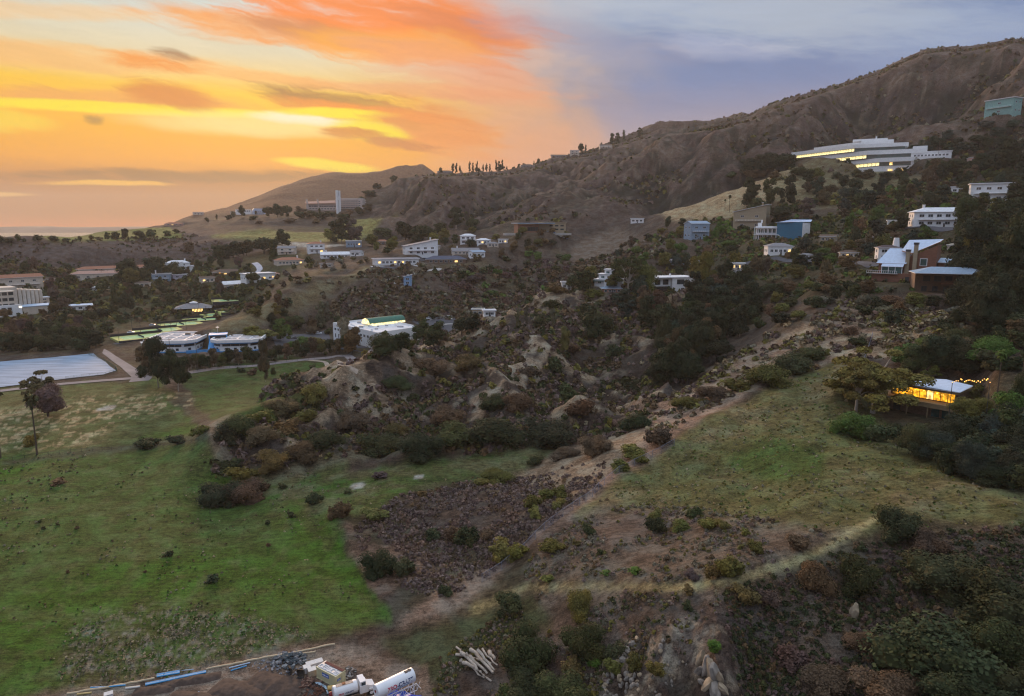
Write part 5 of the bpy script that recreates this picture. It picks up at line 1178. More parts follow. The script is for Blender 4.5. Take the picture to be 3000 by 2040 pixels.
# --- stepped white house
x, y, z, s = SITE_AT['stepped']; root = empty('modern_house', (x, y, z), -math.atan2(x, y) + R(-12), 'white stepped house with green balcony bands behind the blue hip roof', 'house')
for k, (a, b, c, d, z0_, z1_) in enumerate([(-8, 7, -4, 6, -3, 4), (-6, 6, -2, 6, 4.01, 7), (-3, 4, 0, 6, 7.01, 9.6)]):
    m = MB(); m.box(a, b, c, d, z0_, z1_); m.build('wall', WALLS['white'], root); m = MB(); m.box(a - .6, b + .4, c - .6, d + .2, z1_ - .45 + .5, z1_ + .3); ro = m.build('roof', ROOFS['white'], root)
    edge_windows(root, (a, c), (b, c), z1_ - 1.5, 3 if k < 2 else 2, 2.0, 1.4, glass=GLASSG)
m = MB(); m.box(-8.8, -2.5, -5.6, -4.01, 3.0, 3.3); m.build('balcony', mat('green_metal', (.05, .12, .11), .5, .1, 1), root)
# --- teal house with white decks
x, y, z, s = SITE_AT['teal']; root = empty('deck_house', (x, y, z), -math.atan2(x, y) + R(-8), 'dark teal house with white two-storey deck frame and stair on its left', 'house')
m = MB(); m.box(0, 17, -1, 9, -3, 13); m.build('wall', WALLS['teal'], root)
m = MB(); m.prism([(17.01, -1), (21, 3), (21, 9), (17.01, 9)], -3, 12.4); m.build('side_wall', WALLS['white'], root)
m = MB(); m.add([(-2, -2, 12.6), (9, -2, 13.2), (22, 2, 13.2), (22, 10, 14.8), (8, 10, 15), (-2, 9, 12.8)], [(0, 1, 2, 3, 4, 5)]); m.add([(-2, -2, 12.5), (9, -2, 13.1), (22, 2, 13.1), (22, 10, 13.1), (8, 10, 13.1), (-2, 9, 12.5)], [(5, 4, 3, 2, 1, 0)]); m.build('roof', ROOFS['paleblue'], root)
m = MB(); m.box(-15, -.01, 2, 9, -4, 10); m.build('rear_wall', WALLS['white'], root)
for zf in (4.4, 9.2): m = MB(); m.box(-15.5, .3, -3, 1.99, zf - .35, zf); m.build('deck', TRIM, root)
for k in range(6): m = MB(); m.box(-15.3 + k * 3, -14.95 + k * 3, -2.9, -2.55, -4, 8.85); m.build('post', TRIM, root)
m = MB()
for zf in (4.4, 9.2):
    m.box(-15.4, .2, -2.95, -2.87, zf + .9, zf + 1.0)
    for k in range(26): m.box(-15.3 + k * .6, -15.24 + k * .6, -2.94, -2.88, zf, zf + .9)
m.build('railing', TRIM, root)
for zf in (2.2, 6.8): edge_windows(root, (-15, 2), (0, 2), zf, 5, 2.2, 2.8, glass=GLASSG)
m = MB(); m.add([(.4, -2.6, 4.3), (1.3, -2.6, 4.3), (7.5, -2.6, -1.5), (6.6, -2.6, -1.5), (.4, -1.4, 4.3), (1.3, -1.4, 4.3), (7.5, -1.4, -1.5), (6.6, -1.4, -1.5)], [(3, 2, 1, 0), (4, 5, 6, 7), (0, 1, 5, 4), (2, 3, 7, 6), (1, 2, 6, 5), (3, 0, 4, 7)]); m.build('stair', TRIM, root)
m = MB(); m.box(-14, -11.5, 3, 6, 10, 12.6); m.box(-12, -11, 4, 5, 12.6, 14.6); m.build('chimney', WALLS['white'], root)

# --- timber house with slanting roofs
x, y, z, s = SITE_AT['timber']; rz = -math.atan2(x, y) + R(-10); root = empty('timber_house', (x, y, z), rz, 'red timber house with two slanting pale roofs, chimneys and a glass sunroom', 'house'); K = 128 * s / 30.0
def kk(*a): return [v * K for v in a]
m = MB(); m.box(*kk(-12, 9, -3, 0, -4, 4)); m.build('base_wall', WOOD, root)
m = MB(); m.box(*kk(-10, 1, 0.01, 10, -2, 8.5)); m.build('wall', WOOD, root)
m = MB(); m.prism([tuple(kk(1.01, 2)), tuple(kk(13, 2)), tuple(kk(13, 12)), tuple(kk(1.01, 12))], -2 * K, kk(11, 17, 17, 11)); m.build('upper_wall', WOOD, root)
def slab(parent, name, pts, t, ms):
    n = len(pts); v = list(pts) + [(a, b, c - t) for a, b, c in pts]; m = MB(); m.add(v, [tuple(range(n))], 0); m.add(v, [tuple(range(n, 2 * n))[::-1]] + [(n + i, n + (i + 1) % n, (i + 1) % n, i) for i in range(n)], 1); return m.build(name, ms, parent)
slab(root, 'roof', [tuple(kk(*p)) for p in [(-11, -1, 8.4), (1.6, -1, 8.4), (2.5, 11, 15.0), (-8, 11, 15.0)]], .4 * K, [ROOFS['paleblue'], WOOD])
slab(root, 'upper_roof', [tuple(kk(*p)) for p in [(-2, 6, 14.2), (3, 1.4, 13.2), (13.6, 3, 18.6), (13.6, 12.6, 19.6), (-.5, 12.6, 19.0)]], .4 * K, [ROOFS['paleblue'], WOOD])
m = MB(); m.box(*kk(-8, .5, -2.99, -.1, 4.01, 7.0)); m.build('sunroom', GLASSG, root)
slab(root, 'sunroom_roof', [tuple(kk(*p)) for p in [(-8.3, -3.5, 7.1), (.8, -3.5, 7.1), (.8, -.5, 8.5), (-8.3, -.5, 8.5)]], .15 * K, [ROOFS['paleblue'], TRIM])
for u in (-8, -5.2, -2.4, .4): m = MB(); m.box(*kk(u - .12, u + .12, -3.15, -3.0, 4.0, 7.0)); m.build('sunroom_post', TRIM, root)
for (u, zt) in ((1.6, 14), (4.6, 17.2)): 
    m = MB(); m.box(*kk(u - .7, u + .9, 0, 1.6, 4, zt)); ch = m.build('chimney', WALLS['tan'], root); m = MB(); m.box(*kk(u - .9, u + 1.1, -.2, 1.8, zt, zt + .9)); m.build('chimney_cap', DTRIM, ch)
m = MB(); m.box(*kk(6.5, 9.5, 1.8, 1.98, 7.5, 11)); m.build('window_frame', TRIM, root); m = MB(); m.box(*kk(6.8, 9.2, 1.74, 1.79, 7.8, 10.7)); m.build('pane', GLASSG, root)
m = MB(); m.box(*kk(-14, -1, -4.6, -3.01, 3.7, 4.0)); m.box(*kk(-14, 10, -9, -4.61, -4, -1.2)); m.build('deck', CONC, root)
m = MB()
for k in range(15): m.box(*kk(-14 + k * .9, -13.9 + k * .9, -4.6, -4.5, 4.0, 5.1))
m.box(*kk(-14, -1.3, -4.62, -4.48, 5.1, 5.2)); m.build('railing', TRIM, root)
m = MB(); m.box(*kk(2, 3.6, -3.1, -3.0, -.6, 2.6)); m.build('door', DTRIM, root)
m = MB(); m.box(*kk(13.2, 22, 6, 12, 3, 9)); m.build('garage_wall', WOOD, root); slab(root, 'garage_roof', [tuple(kk(*p)) for p in [(13.1, 5, 9.3), (23, 5, 9.3), (23, 12.6, 11), (13.1, 12.6, 11)]], .3 * K, [ROOFS['blue'], TRIM])
x, y, z, s = SITE_AT['timber2']; root = empty('timber_house', (x, y, z), -math.atan2(x, y) + R(12), 'dark timber house with low blue-grey hip roof and wooden balcony by the grove', 'house')
m = MB(); m.box(-11, 11, 0, 9, -4, 7.6); m.build('wall', WALLS['brownw'], root); roof_on(root, 'hip', 24, 11, 7.9, ROOFS['bluegrey'], 1.2, 2.2)
root.children[-1].location = (0, 4.5, 0)
m = MB(); m.box(-3, 11.5, -2.6, -.01, 3.4, 3.8); m.build('balcony', WOOD, root); m = MB(); m.box(-3, 11.5, -2.6, -2.5, 4.6, 4.8)
for k in range(18): m.box(-3 + k * .85, -2.88 + k * .85, -2.6, -2.5, 3.8, 4.6)
m.build('railing', WOOD, root); edge_windows(root, (-11, 0), (11, 0), 5.4, 5, 2.6, 2.2, frame=DTRIM); m = MB(); m.box(3, 6, -.1, -.005, -.5, 2.6); m.build('garage_door', TRIM, root); edge_windows(root, (-11, 0), (2, 0), 1.4, 3, 2, 2, frame=DTRIM)
m = MB(); m.box(-12, 14, -5, -2.7, -2.5, -.6); m.build('terrace', CONC, root)

# --- lit house
x, y, z, s = SITE_AT['lit']; rz = -math.atan2(x, y) + R(20) * -1; root = empty('lit_house', (x, y, z), rz, 'two-storey tan house with glowing amber glass front and pale blue roof at right', 'house'); K = 165 * s / 21.5
LT = mat('tan_fascia', (.27, .20, .115), .8, .1, 1)
m = MB(); m.box(*kk(-9, 9.5, 0, 9, -3, 2.7)); m.build('lower_wall', WALLS['brownw'], root)
m = MB(); m.box(*kk(-11, 9.5, -2.6, 9, 2.701, 3.9)); m.build('deck', LT, root)
m = MB(); m.box(*kk(-6.5, 9.2, .9, 9, 3.901, 6.6)); m.build('upper_wall', WALLS['brownw'], root)
m = MB(); m.box(*kk(-7, 9.5, -.6, 9, 6.601, 7.1)); m.build('fascia', LT, root)
slab(root, 'roof', [tuple(kk(*p)) for p in [(-8.5, -1, 7.3), (-3, -1, 7.5), (3, -1, 7.3), (10, -1, 7.5), (10.5, 6, 8.2), (4, 7.4, 8.5), (-2, 6.8, 7.9), (-9, 6.6, 8.2)]], .18 * K, [ROOFS['paleblue'], TRIM])
for k in range(9):
    u = -5.2 + k * 1.62; m = MB(); m.box(*kk(u - .74, u + .74, .80, .895, 4.15, 6.45)); p = m.build('pane', LITH if k not in (5,) else LIT, root)
    m = MB(); m.box(*kk(u + .76, u + .86, .70, .88, 3.95, 6.55)); m.build('mullion', DTRIM, root)
for k, u in enumerate((-7.5, -4.3, 4.8, 7.2)): m = MB(); m.box(*kk(u - .9, u + .9, -.06, -.005, .1, 2.3)); m.build('lower_window', GLASS if k < 2 else GLASSG, root)
m = MB(); m.box(*kk(-10, -2, -3.6, -.1, -3, -.4)); m.build('garden_wall', CONC, root)
for k in range(5): m = MB(); u = -10.6 + k * 4.8; m.box(*kk(u - .12, u + .12, -2.5, -2.3, -2, 2.7)); m.build('post', LT, root)
m = MB(); m.box(*kk(-9.5, -8.3, -1.8, -1.1, 3.9, 4.6)); m.build('deck_table', TRIM, root)
rnd = random.Random(3)
for k in range(14): m = MB(); u = -5.5 + rnd.random() * 13; zz = rnd.uniform(5.2, 6.2); m.box(*kk(u, u + .25, .70, .78, zz, zz + .22)); m.build('hanging_lamp', LAMP, root)
# string lights
x1, y1, z1 = hit(2188, 905, 150, 300); root = empty('string_lights', (x1, y1, z1 + 4), 0, 'string of small amber bulbs hanging among trees right of the lit house', 'string lights')
P3 = []
for k in range(20):
    u = (k + .7 * rnd.random()) / 20; ax, ay, az_ = atr(2188 + 92 * u, 188 + 6 * u); t_ = ray(2188 + 92 * u, 867 - 5 * abs(math.sin(u * 3.1 * 3)) + 6 * rnd.random())[1]
    P3.append((ax - x1, ay - y1, CAMZ + math.hypot(ax, ay) * t_ - z1 - 4))
m = MB(); m.tube(P3, .012, 4); m.build('cable', BLACK, root)
for p in P3: m = MB(); V_, F_ = ico1(1); m.add(V_ * .12 + np.array(p), F_); m.build('bulb', LAMP, root)
m = MB(); m.tube([(P3[0][0], P3[0][1], -6), P3[0]], .08, 5); m.tube([(P3[-1][0], P3[-1][1], -6), P3[-1]], .08, 5); m.build('post', DTRIM, root)
# ------------------------------------------------------------------ roads, lots, reservoir
def sheet(name, poly_px, m, lift=.10, n=26, kind='structure', rmin=45, rmax=3900, k=0):
    """a flat-laid surface draped on the ground, cut to an outline"""
    P = [hit(x, y, rmin, rmax)[:2] for x, y in poly_px]; xs = [p[0] for p in P]; ys = [p[1] for p in P]
    cx, cy = sum(xs) / len(xs), sum(ys) / len(ys); import bmesh
    bm = bmesh.new(); f = bm.faces.new([bm.verts.new((p[0], p[1], 0)) for p in P]); 
    W_, D_ = max(xs) - min(xs), max(ys) - min(ys)
    for ax, lo, ln in ((0, min(xs), W_), (1, min(ys), D_)):
        for i in range(1, n):
            c = [0, 0, 0]; c[ax] = lo + ln * i / n; nn = [0, 0, 0]; nn[ax] = 1
            bmesh.ops.bisect_plane(bm, geom=bm.verts[:] + bm.edges[:] + bm.faces[:], plane_co=c, plane_no=nn)
    co = np.array([v.co[:] for v in bm.verts]); z = ground(co[:, 0], co[:, 1]) + lift
    for v, h in zip(bm.verts, z): v.co.z = h
    me = bpy.data.meshes.new(name); bm.normal_update(); bm.to_mesh(me); bm.free()
    if me.polygons and me.polygons[0].normal.z < 0: me.flip_normals()
    me.materials.append(m); o = bpy.data.objects.new(name, me); COL.objects.link(o)
    if kind: o['kind'] = kind
    return o
def strip(name, pts, w, m, lift=.12, kind='structure', step=2.0, rmin=45, rmax=3900):
    """road strip along a centre line given by sight points; w in metres"""
    P = [hit(x, y, rmin, rmax)[:2] for x, y in pts]; ws = w if hasattr(w, '__len__') else [w] * len(P); C_, Wd = [], []
    for (a, b, wa, wb) in zip(P[:-1], P[1:], ws[:-1], ws[1:]):
        L = math.hypot(b[0] - a[0], b[1] - a[1]); n = max(1, int(L / step))
        for k in range(n): C_.append((a[0] + (b[0] - a[0]) * k / n, a[1] + (b[1] - a[1]) * k / n)); Wd.append(wa + (wb - wa) * k / n)
    C_.append(P[-1]); Wd.append(ws[-1]); C_ = np.array(C_)
    for _ in range(4): C_[1:-1] = (C_[:-2] + C_[1:-1] * 2 + C_[2:]) / 4
    T = np.gradient(C_, axis=0); T /= np.linalg.norm(T, axis=1)[:, None] + 1e-9; N = np.stack([-T[:, 1], T[:, 0]], -1); Wd = np.array(Wd)[:, None]; V_ = []
    for u in (-.5, -.17, .17, .5): q = C_ + N * Wd * u; V_.append(np.column_stack([q, ground(q[:, 0], q[:, 1]) + lift]))
    V_ = np.stack(V_, 1).reshape(-1, 3); F_ = []
    for i in range(len(C_) - 1):
        for j in range(3): a = i * 4 + j; F_.append((a, a + 1, a + 5, a + 4)[::-1])
    mb = MB(); mb.add(V_, F_); o = mb.build(name, m)
    if kind: o['kind'] = kind
    return o
RES = mat('pale_blue_reservoir_cover', (.25, .33, .44), .75, .22, .10, streak=(.5, 3, 1)); ROADM = mat('worn_road', (.23, .20, .20), .9, .16, .12, streak=(1, 1, 1)); TRK = mat('dirt_track', (.36, .29, .23), .95, .2, .4)
o = sheet('reservoir', [(-220, 838), (0, 822), (120, 812), (212, 803), (222, 812), (240, 822), (250, 833), (264, 842), (235, 851), (120, 864), (0, 880), (-220, 905)], RES, .25, 10)
sheet('road', [(236, 792), (246, 797), (262, 808), (285, 822), (318, 842), (345, 858), (338, 864), (292, 868), (300, 858), (276, 835), (250, 816), (232, 802)], ROADM, .14, 14)
strip('lower_road', [(-220, 915), (0, 888), (100, 876), (200, 867), (300, 859), (342, 858)], 5.0, ROADM, .20)
strip('hedge_road', [(430, 846), (560, 832), (700, 816), (790, 806), (860, 800)], 5.0, ROADM, .16)
strip('field_track', [(610, 822), (680, 817), (740, 821), (782, 832), (812, 846)], 2.4, TRK, .12)
sheet('parking_lot', [(618, 765), (640, 755), (700, 758), (742, 748), (752, 772), (840, 788), (820, 800), (720, 792), (625, 785)], ASPH, .2, 10, rmin=380)
sheet('parking_lot', [(925, 722), (985, 712), (1060, 714), (1090, 722), (1050, 734), (1060, 752), (1000, 768), (960, 770), (955, 740)], ASPH, .22, 10, rmin=400)
for k, (a, b) in enumerate([((975, 728), (1030, 726)), ((985, 741), (1040, 736)), ((1000, 722), (1040, 717))]): strip('parking_island', [a, b], 1.6, CONC, .38, rmin=400)
strip('curved_drive', [(577, 597), (586, 604), (590, 612), (582, 622)], 5.5, mat('pale_drive', (.46, .46, .52), .85, .08, .3), .3, rmin=400)
strip('street', [(1690, 600), (1760, 585), (1850, 592), (1920, 596), (1990, 606)], 4.5, ASPH, .35, rmin=300); strip('street', [(1960, 520), (2040, 524), (2140, 524), (2230, 512)], 4.5, ASPH, .35, rmin=300); strip('street', [(960, 588), (900, 610), (840, 606)], 4, ASPH, .3, rmin=400); strip('canyon_path', [(873, 641), (905, 630), (950, 620), (1000, 610)], 3.0, CONC, .3, rmin=400); strip('canyon_path', [(880, 647), (925, 644)], 2.2, CONC, .3, rmin=400)
strip('court_road', [(262, 782), (300, 770), (390, 735), (430, 722)], 5.0, ASPH, .2, rmin=380)

def fence_run(name, pts, hgt, label, cat, post=3.0, wires=5, m=None, grid=.35, rmin=45, spread=None):
    P = [hit(x, y, rmin)[:2] for x, y in pts]; root = empty(name, (P[0][0], P[0][1], float(ground(*P[0]))), 0, label, cat); o3 = np.array([P[0][0], P[0][1], float(ground(*P[0]))])
    L_ = []
    for a, b in zip(P[:-1], P[1:]):
        n = max(1, round(math.hypot(b[0] - a[0], b[1] - a[1]) / post)); L_ += [(a[0] + (b[0] - a[0]) * k / n, a[1] + (b[1] - a[1]) * k / n) for k in range(n)]
    L_.append(P[-1]); Q = [np.array([p[0], p[1], float(ground(*p))]) - o3 for p in L_]; m = m or STEEL
    pm = MB(); pm.tube([(0, 0, -.4), (0, 0, hgt + .1)], .05, 6); pm = mesh_only(pm, 'post', [m])
    for q in Q: o = bpy.data.objects.new('post', pm); COL.objects.link(o); o.parent = root; o.location = q
    r = MB(); r.tube([tuple(q + [0, 0, hgt]) for q in Q], .035, 5); r.build('top_rail', m, root)
    w = MB()
    for a, b in zip(Q[:-1], Q[1:]):
        for k in range(wires): z = hgt * (k + .5) / wires; w.tube([tuple(a + [0, 0, z]), tuple(b + [0, 0, z])], .012, 3, cap=False)
        L = np.linalg.norm(b - a); n = int(L / grid)
        for k in range(1, n): p = a + (b - a) * k / n; w.tube([tuple(p + [0, 0, .05]), tuple(p + [0, 0, hgt])], .011, 3, cap=False)
    if wires: w = w.build('wire_mesh', m, root); w['kind'] = 'stuff'
    return root
FST = mat('dull_fence_wire', (.26, .27, .33), .6, .1, 1, metal=.3)
fence_run('chain_link_fence', [(1094, 1322), (1112, 1312), (1165, 1272), (1190, 1252), (1215, 1225), (1255, 1190), (1300, 1158), (1372, 1102), (1405, 1075), (1440, 1058), (1500, 1030), (1530, 1012)], 1.9, 'long chain-link fence climbing diagonally over the slope beside straw grass', 'fence', m=FST)
fence_run('wire_fence', [(1960, 820), (1972, 790), (1980, 762)], 1.5, 'short wire fence on the knob behind the leaning tree', 'fence', m=FST, wires=3, grid=.6, rmin=190)
fence_run('railing_fence', [(200, 806), (232, 818), (262, 838), (266, 845), (240, 853), (150, 863)], 1.8, 'green screened fence around the corner of the blue reservoir', 'fence', m=mat('green_fence', (.05, .10, .07), .8, .1, 1), wires=8, grid=.3)
fence_run('rail_fence', [(440, 846), (560, 833), (700, 817), (790, 806)], 1.2, 'low rail fence along the foot of the hedge row', 'fence', m=DTRIM, wires=2, grid=3.0)
fence_run('wire_fence', [(0, 1050), (84, 1036), (210, 1024), (340, 1016), (450, 1002)], 1.1, 'low wire fence crossing the green field below the meadow', 'fence', m=DTRIM, wires=3, grid=3.0)

# ------------------------------------------------------------------ vehicles
def car(px, py, rz, col, label, group='parked cars', rmin=45, L=4.5, r=None):
    x, y, z = hit(px, py, rmin) if r is None else atr(px, r, py); root = empty('parked_car', (x, y, z + .22), rz, label, 'car', group)
    pm = mat('car_paint_' + col, dict(white=(.72, .74, .78), silver=(.40, .43, .47), dark=(.05, .055, .065), blue=(.08, .14, .28), red=(.3, .04, .03))[col], .3, .03, 1, spec=.6)
    k = L / 4.5; m = MB(); sec = [(-2.2, .35, .75), (-2.0, .3, .95), (-1.2, .28, 1.0), (1.0, .28, .98), (1.9, .3, .86), (2.22, .36, .68)]
    V_, F_ = [], []
    for (xx, lo, hi) in sec: V_ += [(xx * k, -.85, lo), (xx * k, -.88, (lo + hi) / 2), (xx * k, -.78, hi), (xx * k, .78, hi), (xx * k, .88, (lo + hi) / 2), (xx * k, .85, lo)]
    for i in range(5):
        for j in range(6): F_.append((i * 6 + j, i * 6 + (j + 1) % 6, i * 6 + 6 + (j + 1) % 6, i * 6 + 6 + j)[::-1])
    F_ += [tuple(range(6)), tuple(range(30, 36))[::-1]]; m.add(V_, F_); m.build('body', pm, root)
    m = MB(); v = [(-1.7, -.76, .99), (.95, -.76, .99), (.95, .76, .99), (-1.7, .76, .99), (-1.1, -.62, 1.45), (.25, -.62, 1.47), (.25, .62, 1.47), (-1.1, .62, 1.45)]; m.add([(a * k, b, c) for a, b, c in v], [(0, 1, 5, 4), (1, 2, 6, 5), (2, 3, 7, 6), (3, 0, 4, 7)]); m.build('side_glass', GLASS, root)
    m = MB(); v = [(-1.12, -.63, 1.451), (.27, -.63, 1.471), (.27, .63, 1.471), (-1.12, .63, 1.451)]; m.add([(a * k, b, c) for a, b, c in v] + [(a * k * .96, b * .94, c + .05) for a, b, c in v], [(0, 1, 5, 4), (1, 2, 6, 5), (2, 3, 7, 6), (3, 0, 4, 7), (4, 5, 6, 7)]); m.build('roof', pm, root)
    wheels(root, [(-1.35 * k, .78), (1.35 * k, .78), (-1.35 * k, -.78), (1.35 * k, -.78)], .33, .22)
    for sy in (-.55, .55): m = MB(); m.box(2.14 * k, 2.235 * k, sy - .17, sy + .17, .56, .70); m.build('headlight', TRIM, root)
_wh = {}
def wheels(root, pos, r, wd):
    if (r, wd) not in _wh:
        a, b = MB(), MB(); a.tube([(0, -wd / 2, 0), (0, wd / 2, 0)], r, 18); b.tube([(0, -wd / 2 - .015, 0), (0, wd / 2 + .015, 0)], r * .58, 12); _wh[(r, wd)] = (mesh_only(a, 'tyre', [BLACK]), mesh_only(b, 'rim', [TRIM]))
    for (x, y) in pos:
        o = bpy.data.objects.new('wheel', _wh[(r, wd)][0]); COL.objects.link(o); o.parent = root; o.location = (x, y, r - (.22 if r < .4 else 0)); q = bpy.data.objects.new('rim', _wh[(r, wd)][1]); COL.objects.link(q); q.parent = o
car(703, 756, .3, 'silver', 'left of the two silver cars parked by the white office', rmin=380); car(723, 759, .2, 'white', 'right of the two cars parked by the white office', rmin=380)
car(958, 724, .2, 'white', 'white car at the left of the upper parking lot', rmin=400); car(975, 725, .1, 'white', 'second white car in the upper parking lot', rmin=400); car(1052, 728, .7, 'blue', 'blue-white car in the middle of the upper lot', rmin=400); car(1072, 724, .7, 'silver', 'silver car at the right of the upper lot', rmin=400); car(1000, 745, 1.2, 'silver', 'silver car in the lower row of the upper lot', rmin=400)
car(668, 770, .9, 'dark', 'dark car in the lower car park beside the octagonal office', rmin=380); car(640, 762, .9, 'red', 'red-brown car in the lower car park', rmin=380)
car(346, 740, .5, 'silver', 'silver car on the court road under the hedge', rmin=400); car(297, 757, .5, 'white', 'white car further left on the court road', rmin=380); car(366, 778, .3, 'white', 'white car behind the left octagonal office', rmin=360)
for k in range(8): car(1237 + k * 7.2, 528 - k * .3, 1.3 + .1 * (k % 3), ['dark', 'silver', 'white', 'blue'][k % 4], f"{['dark', 'silver', 'white', 'blue'][k % 4]} car {'left' if k < 4 else 'right'} in the row below the slab-roofed building", 'cars below the slab-roofed building', r=690)
car(993, 590, .1, 'dark', 'dark car in front of the long lit ridge house', rmin=450); car(1175, 700, .2, 'dark', 'dark car at the foot of the canyon brush', rmin=400)

# ------------------------------------------------------------------ building yard in the foreground
def gp(px, py): x, y, z = hit(px, py); return np.array([x, y, z])
A, B, Cc = gp(719, 1534), gp(763, 1557), gp(785, 1550); d = B - A; rz = math.atan2(d[1], d[0]); Lc = float(np.hypot(d[0], d[1])); K = Lc / 6.1
cz = (A[2] + B[2]) / 2; ctr = (A + Cc) / 2
root = empty('storage_container', (ctr[0], ctr[1], cz), rz, 'cream storage container with blue sign and white window frames on its roof', 'container')
L2, W2, Hc_ = 3.05 * K, 1.35 * K, 2.6 * K; CREAM = mat('cream_container_paint', (.58, .54, .34), .6, .06, .8, dirt=.15)
m = MB(); m.box(-L2, L2, -W2, W2, .12, Hc_ - .08); m.build('body', CREAM, root)
for k in range(28): u = -L2 + .2 + k * (2 * L2 - .4) / 27; m = MB(); m.box(u - .05, u + .05, -W2 - .035, -W2 - .001, .25, Hc_ - .25); m.build('rib', CREAM, root)
for z_ in (.0, Hc_ - .12): m = MB(); m.box(-L2 - .03, L2 + .03, -W2 - .06, -W2 + .1, z_, z_ + .14); m.box(L2 - .1, L2 + .06, -W2 + .101, W2, z_, z_ + .14); m.build('frame_rail', CREAM, root)
m = MB(); m.box(-L2, L2, -W2, W2, Hc_ - .079, Hc_); m.build('roof', STEEL, root)
for k in (0, 1): m = MB(); m.box(L2 + .001, L2 + .06, -W2 + .12 + k * W2 * .96, -W2 * .04 + k * W2 * .94, .2, Hc_ - .2); dr = m.build('door', CREAM, root)
for k in range(4): m = MB(); yy = -W2 * .72 + k * W2 * .48; m.box(L2 + .061, L2 + .10, yy - .03, yy + .03, .25, Hc_ - .25); m.build('lock_bar', CREAM, root)
SIGN = mat('blue_sign', (.02, .10, .42), .5, .03, 1); WHT = mat('white_lettering', (.85, .87, .9), .5, 0, 1); RED = mat('red_lettering', (.55, .02, .06), .5, 0, 1); NAVY = mat('navy_lettering', (.02, .05, .16), .5, 0, 1); TEAL = mat('teal_lettering', (.08, .35, .38), .5, 0, 1)
m = MB(); m.box(-L2 * .36, L2 * .30, -W2 - .08, -W2 - .036, Hc_ * .50, Hc_ * .80); sg = m.build('sign', SIGN, root)
m = MB(); m.box(L2 + .10, L2 + .125, -W2 * .85, -W2 * .15, Hc_ * .52, Hc_ * .70); m.build('sign', SIGN, root)
def text_mesh(body, size, bold=.0):
    c = bpy.data.curves.new('lettering', 'FONT'); c.body = body; c.size = size; c.align_x = 'CENTER'; c.align_y = 'CENTER'; c.offset = bold; c.extrude = .004
    o = bpy.data.objects.new('lettering', c); COL.objects.link(o); me = bpy.data.meshes.new_from_object(o.evaluated_get(bpy.context.evaluated_depsgraph_get())); bpy.data.objects.remove(o); bpy.data.curves.remove(c); return me
def lettering(body, size, mt, parent, loc, rot, bold=.0, sx=1.0):
    me = text_mesh(body, size, bold); me.materials.clear(); me.materials.append(mt); o = bpy.data.objects.new('lettering', me); COL.objects.link(o); o.parent = parent; o.location = loc; o.rotation_euler = rot; o.scale = (sx, 1, 1); return o
lettering('mobile mini', .44 * K, WHT, root, (-L2 * .03, -W2 - .088, Hc_ * .65), (math.pi / 2, 0, 0), .012, .85)
lettering('mobile mini', .2 * K, WHT, root, (L2 + .13, -W2 * .5, Hc_ * .61), (math.pi / 2, 0, math.pi / 2), .006, .7)
def frame_thing(p, rz, w, d, label, z, bars=1):
    m = MB(); f = .09; m.box(-w / 2, w / 2, -d / 2, -d / 2 + f, 0, .07); m.box(-w / 2, w / 2, d / 2 - f, d / 2, 0, .07); m.box(-w / 2, -w / 2 + f, -d / 2 + f, d / 2 - f, 0, .07); m.box(w / 2 - f, w / 2, -d / 2 + f, d / 2 - f, 0, .07)
    for b in range(bars): u = -w / 2 + w * (b + 1) / (bars + 1); m.box(u - .03, u + .03, -d / 2 + f, d / 2 - f, .005, .06)
    o = m.build('window_frame', TRIM); o.location = (p[0], p[1], z); o.rotation_euler = (0, 0, rz); tag(o, label, 'window frame', 'white frames on the container roof')
def loc2w(root, x, y): c, s = math.cos(root.rotation_euler.z), math.sin(root.rotation_euler.z); return (root.location.x + x * c - y * s, root.location.y + x * s + y * c)
zt = cz + Hc_ + .005
for k, (u, v, w, d_, lb) in enumerate([(-2.4, -.5, .9, 1.1, 'leftmost small'), (-1.3, -.3, 1.2, 1.3, 'second'), (0, -.4, .8, 1.2, 'middle narrow'), (1.1, -.3, 1.2, 1.3, 'fourth wide'), (2.3, -.5, .8, 1.1, 'rightmost')]): frame_thing(loc2w(root, u * K, v * K), rz, w * K, d_ * K, lb + ' white window frame lying on the container roof', zt, k % 3)
m = MB()
for k in range(7): m.box(-2.6 * K, 3.0 * K, (.55 + k * .1) * K, (.63 + k * .1) * K, 0, .08)
o = m.build('timber_stack', mat('dark_red_timber', (.16, .06, .05), .8, .2, 3)); o['kind'] = 'stuff'; o.location = (ctr[0], ctr[1], zt); o.rotation_euler = (0, 0, rz); tag(o, 'dark red boards stacked along the container roof', 'timber')
def crate(px, py, w, d_, h, col, label, dz=0, r_=.5, nm='crate', n=4):
    p = gp(px, py); root = empty(nm, (p[0], p[1], p[2] + dz), r_, label, nm.replace('_', ' '), 'crates beside the container'); m = MB(); m.box(-w / 2, w / 2, -d_ / 2, d_ / 2, .04, h); m.build('box', mat('crate_' + col, dict(white=(.6, .6, .62), tan=(.42, .34, .24), cream=(.55, .48, .36))[col], .8, .12, 2), root)
    m = MB(); m.box(-w / 2 - .03, w / 2 + .03, -d_ / 2 - .03, d_ / 2 + .03, h + .001, h + .05); m.build('lid', mat('crate_lid', (.66, .64, .62), .8, .1, 2), root)
crate(697, 1525, 1.1, 1.0, 1.0, 'white', 'white crate furthest left of the container'); crate(709, 1532, 1.3, 1.1, 1.1, 'tan', 'tan crate in front of the white crate left of the container'); crate(705, 1511, 1.4, 1.1, .5, 'white', 'flat white framed box behind the crates'); crate(722, 1506, 1.5, 1.1, .5, 'white', 'flat white framed box touching the container rear')
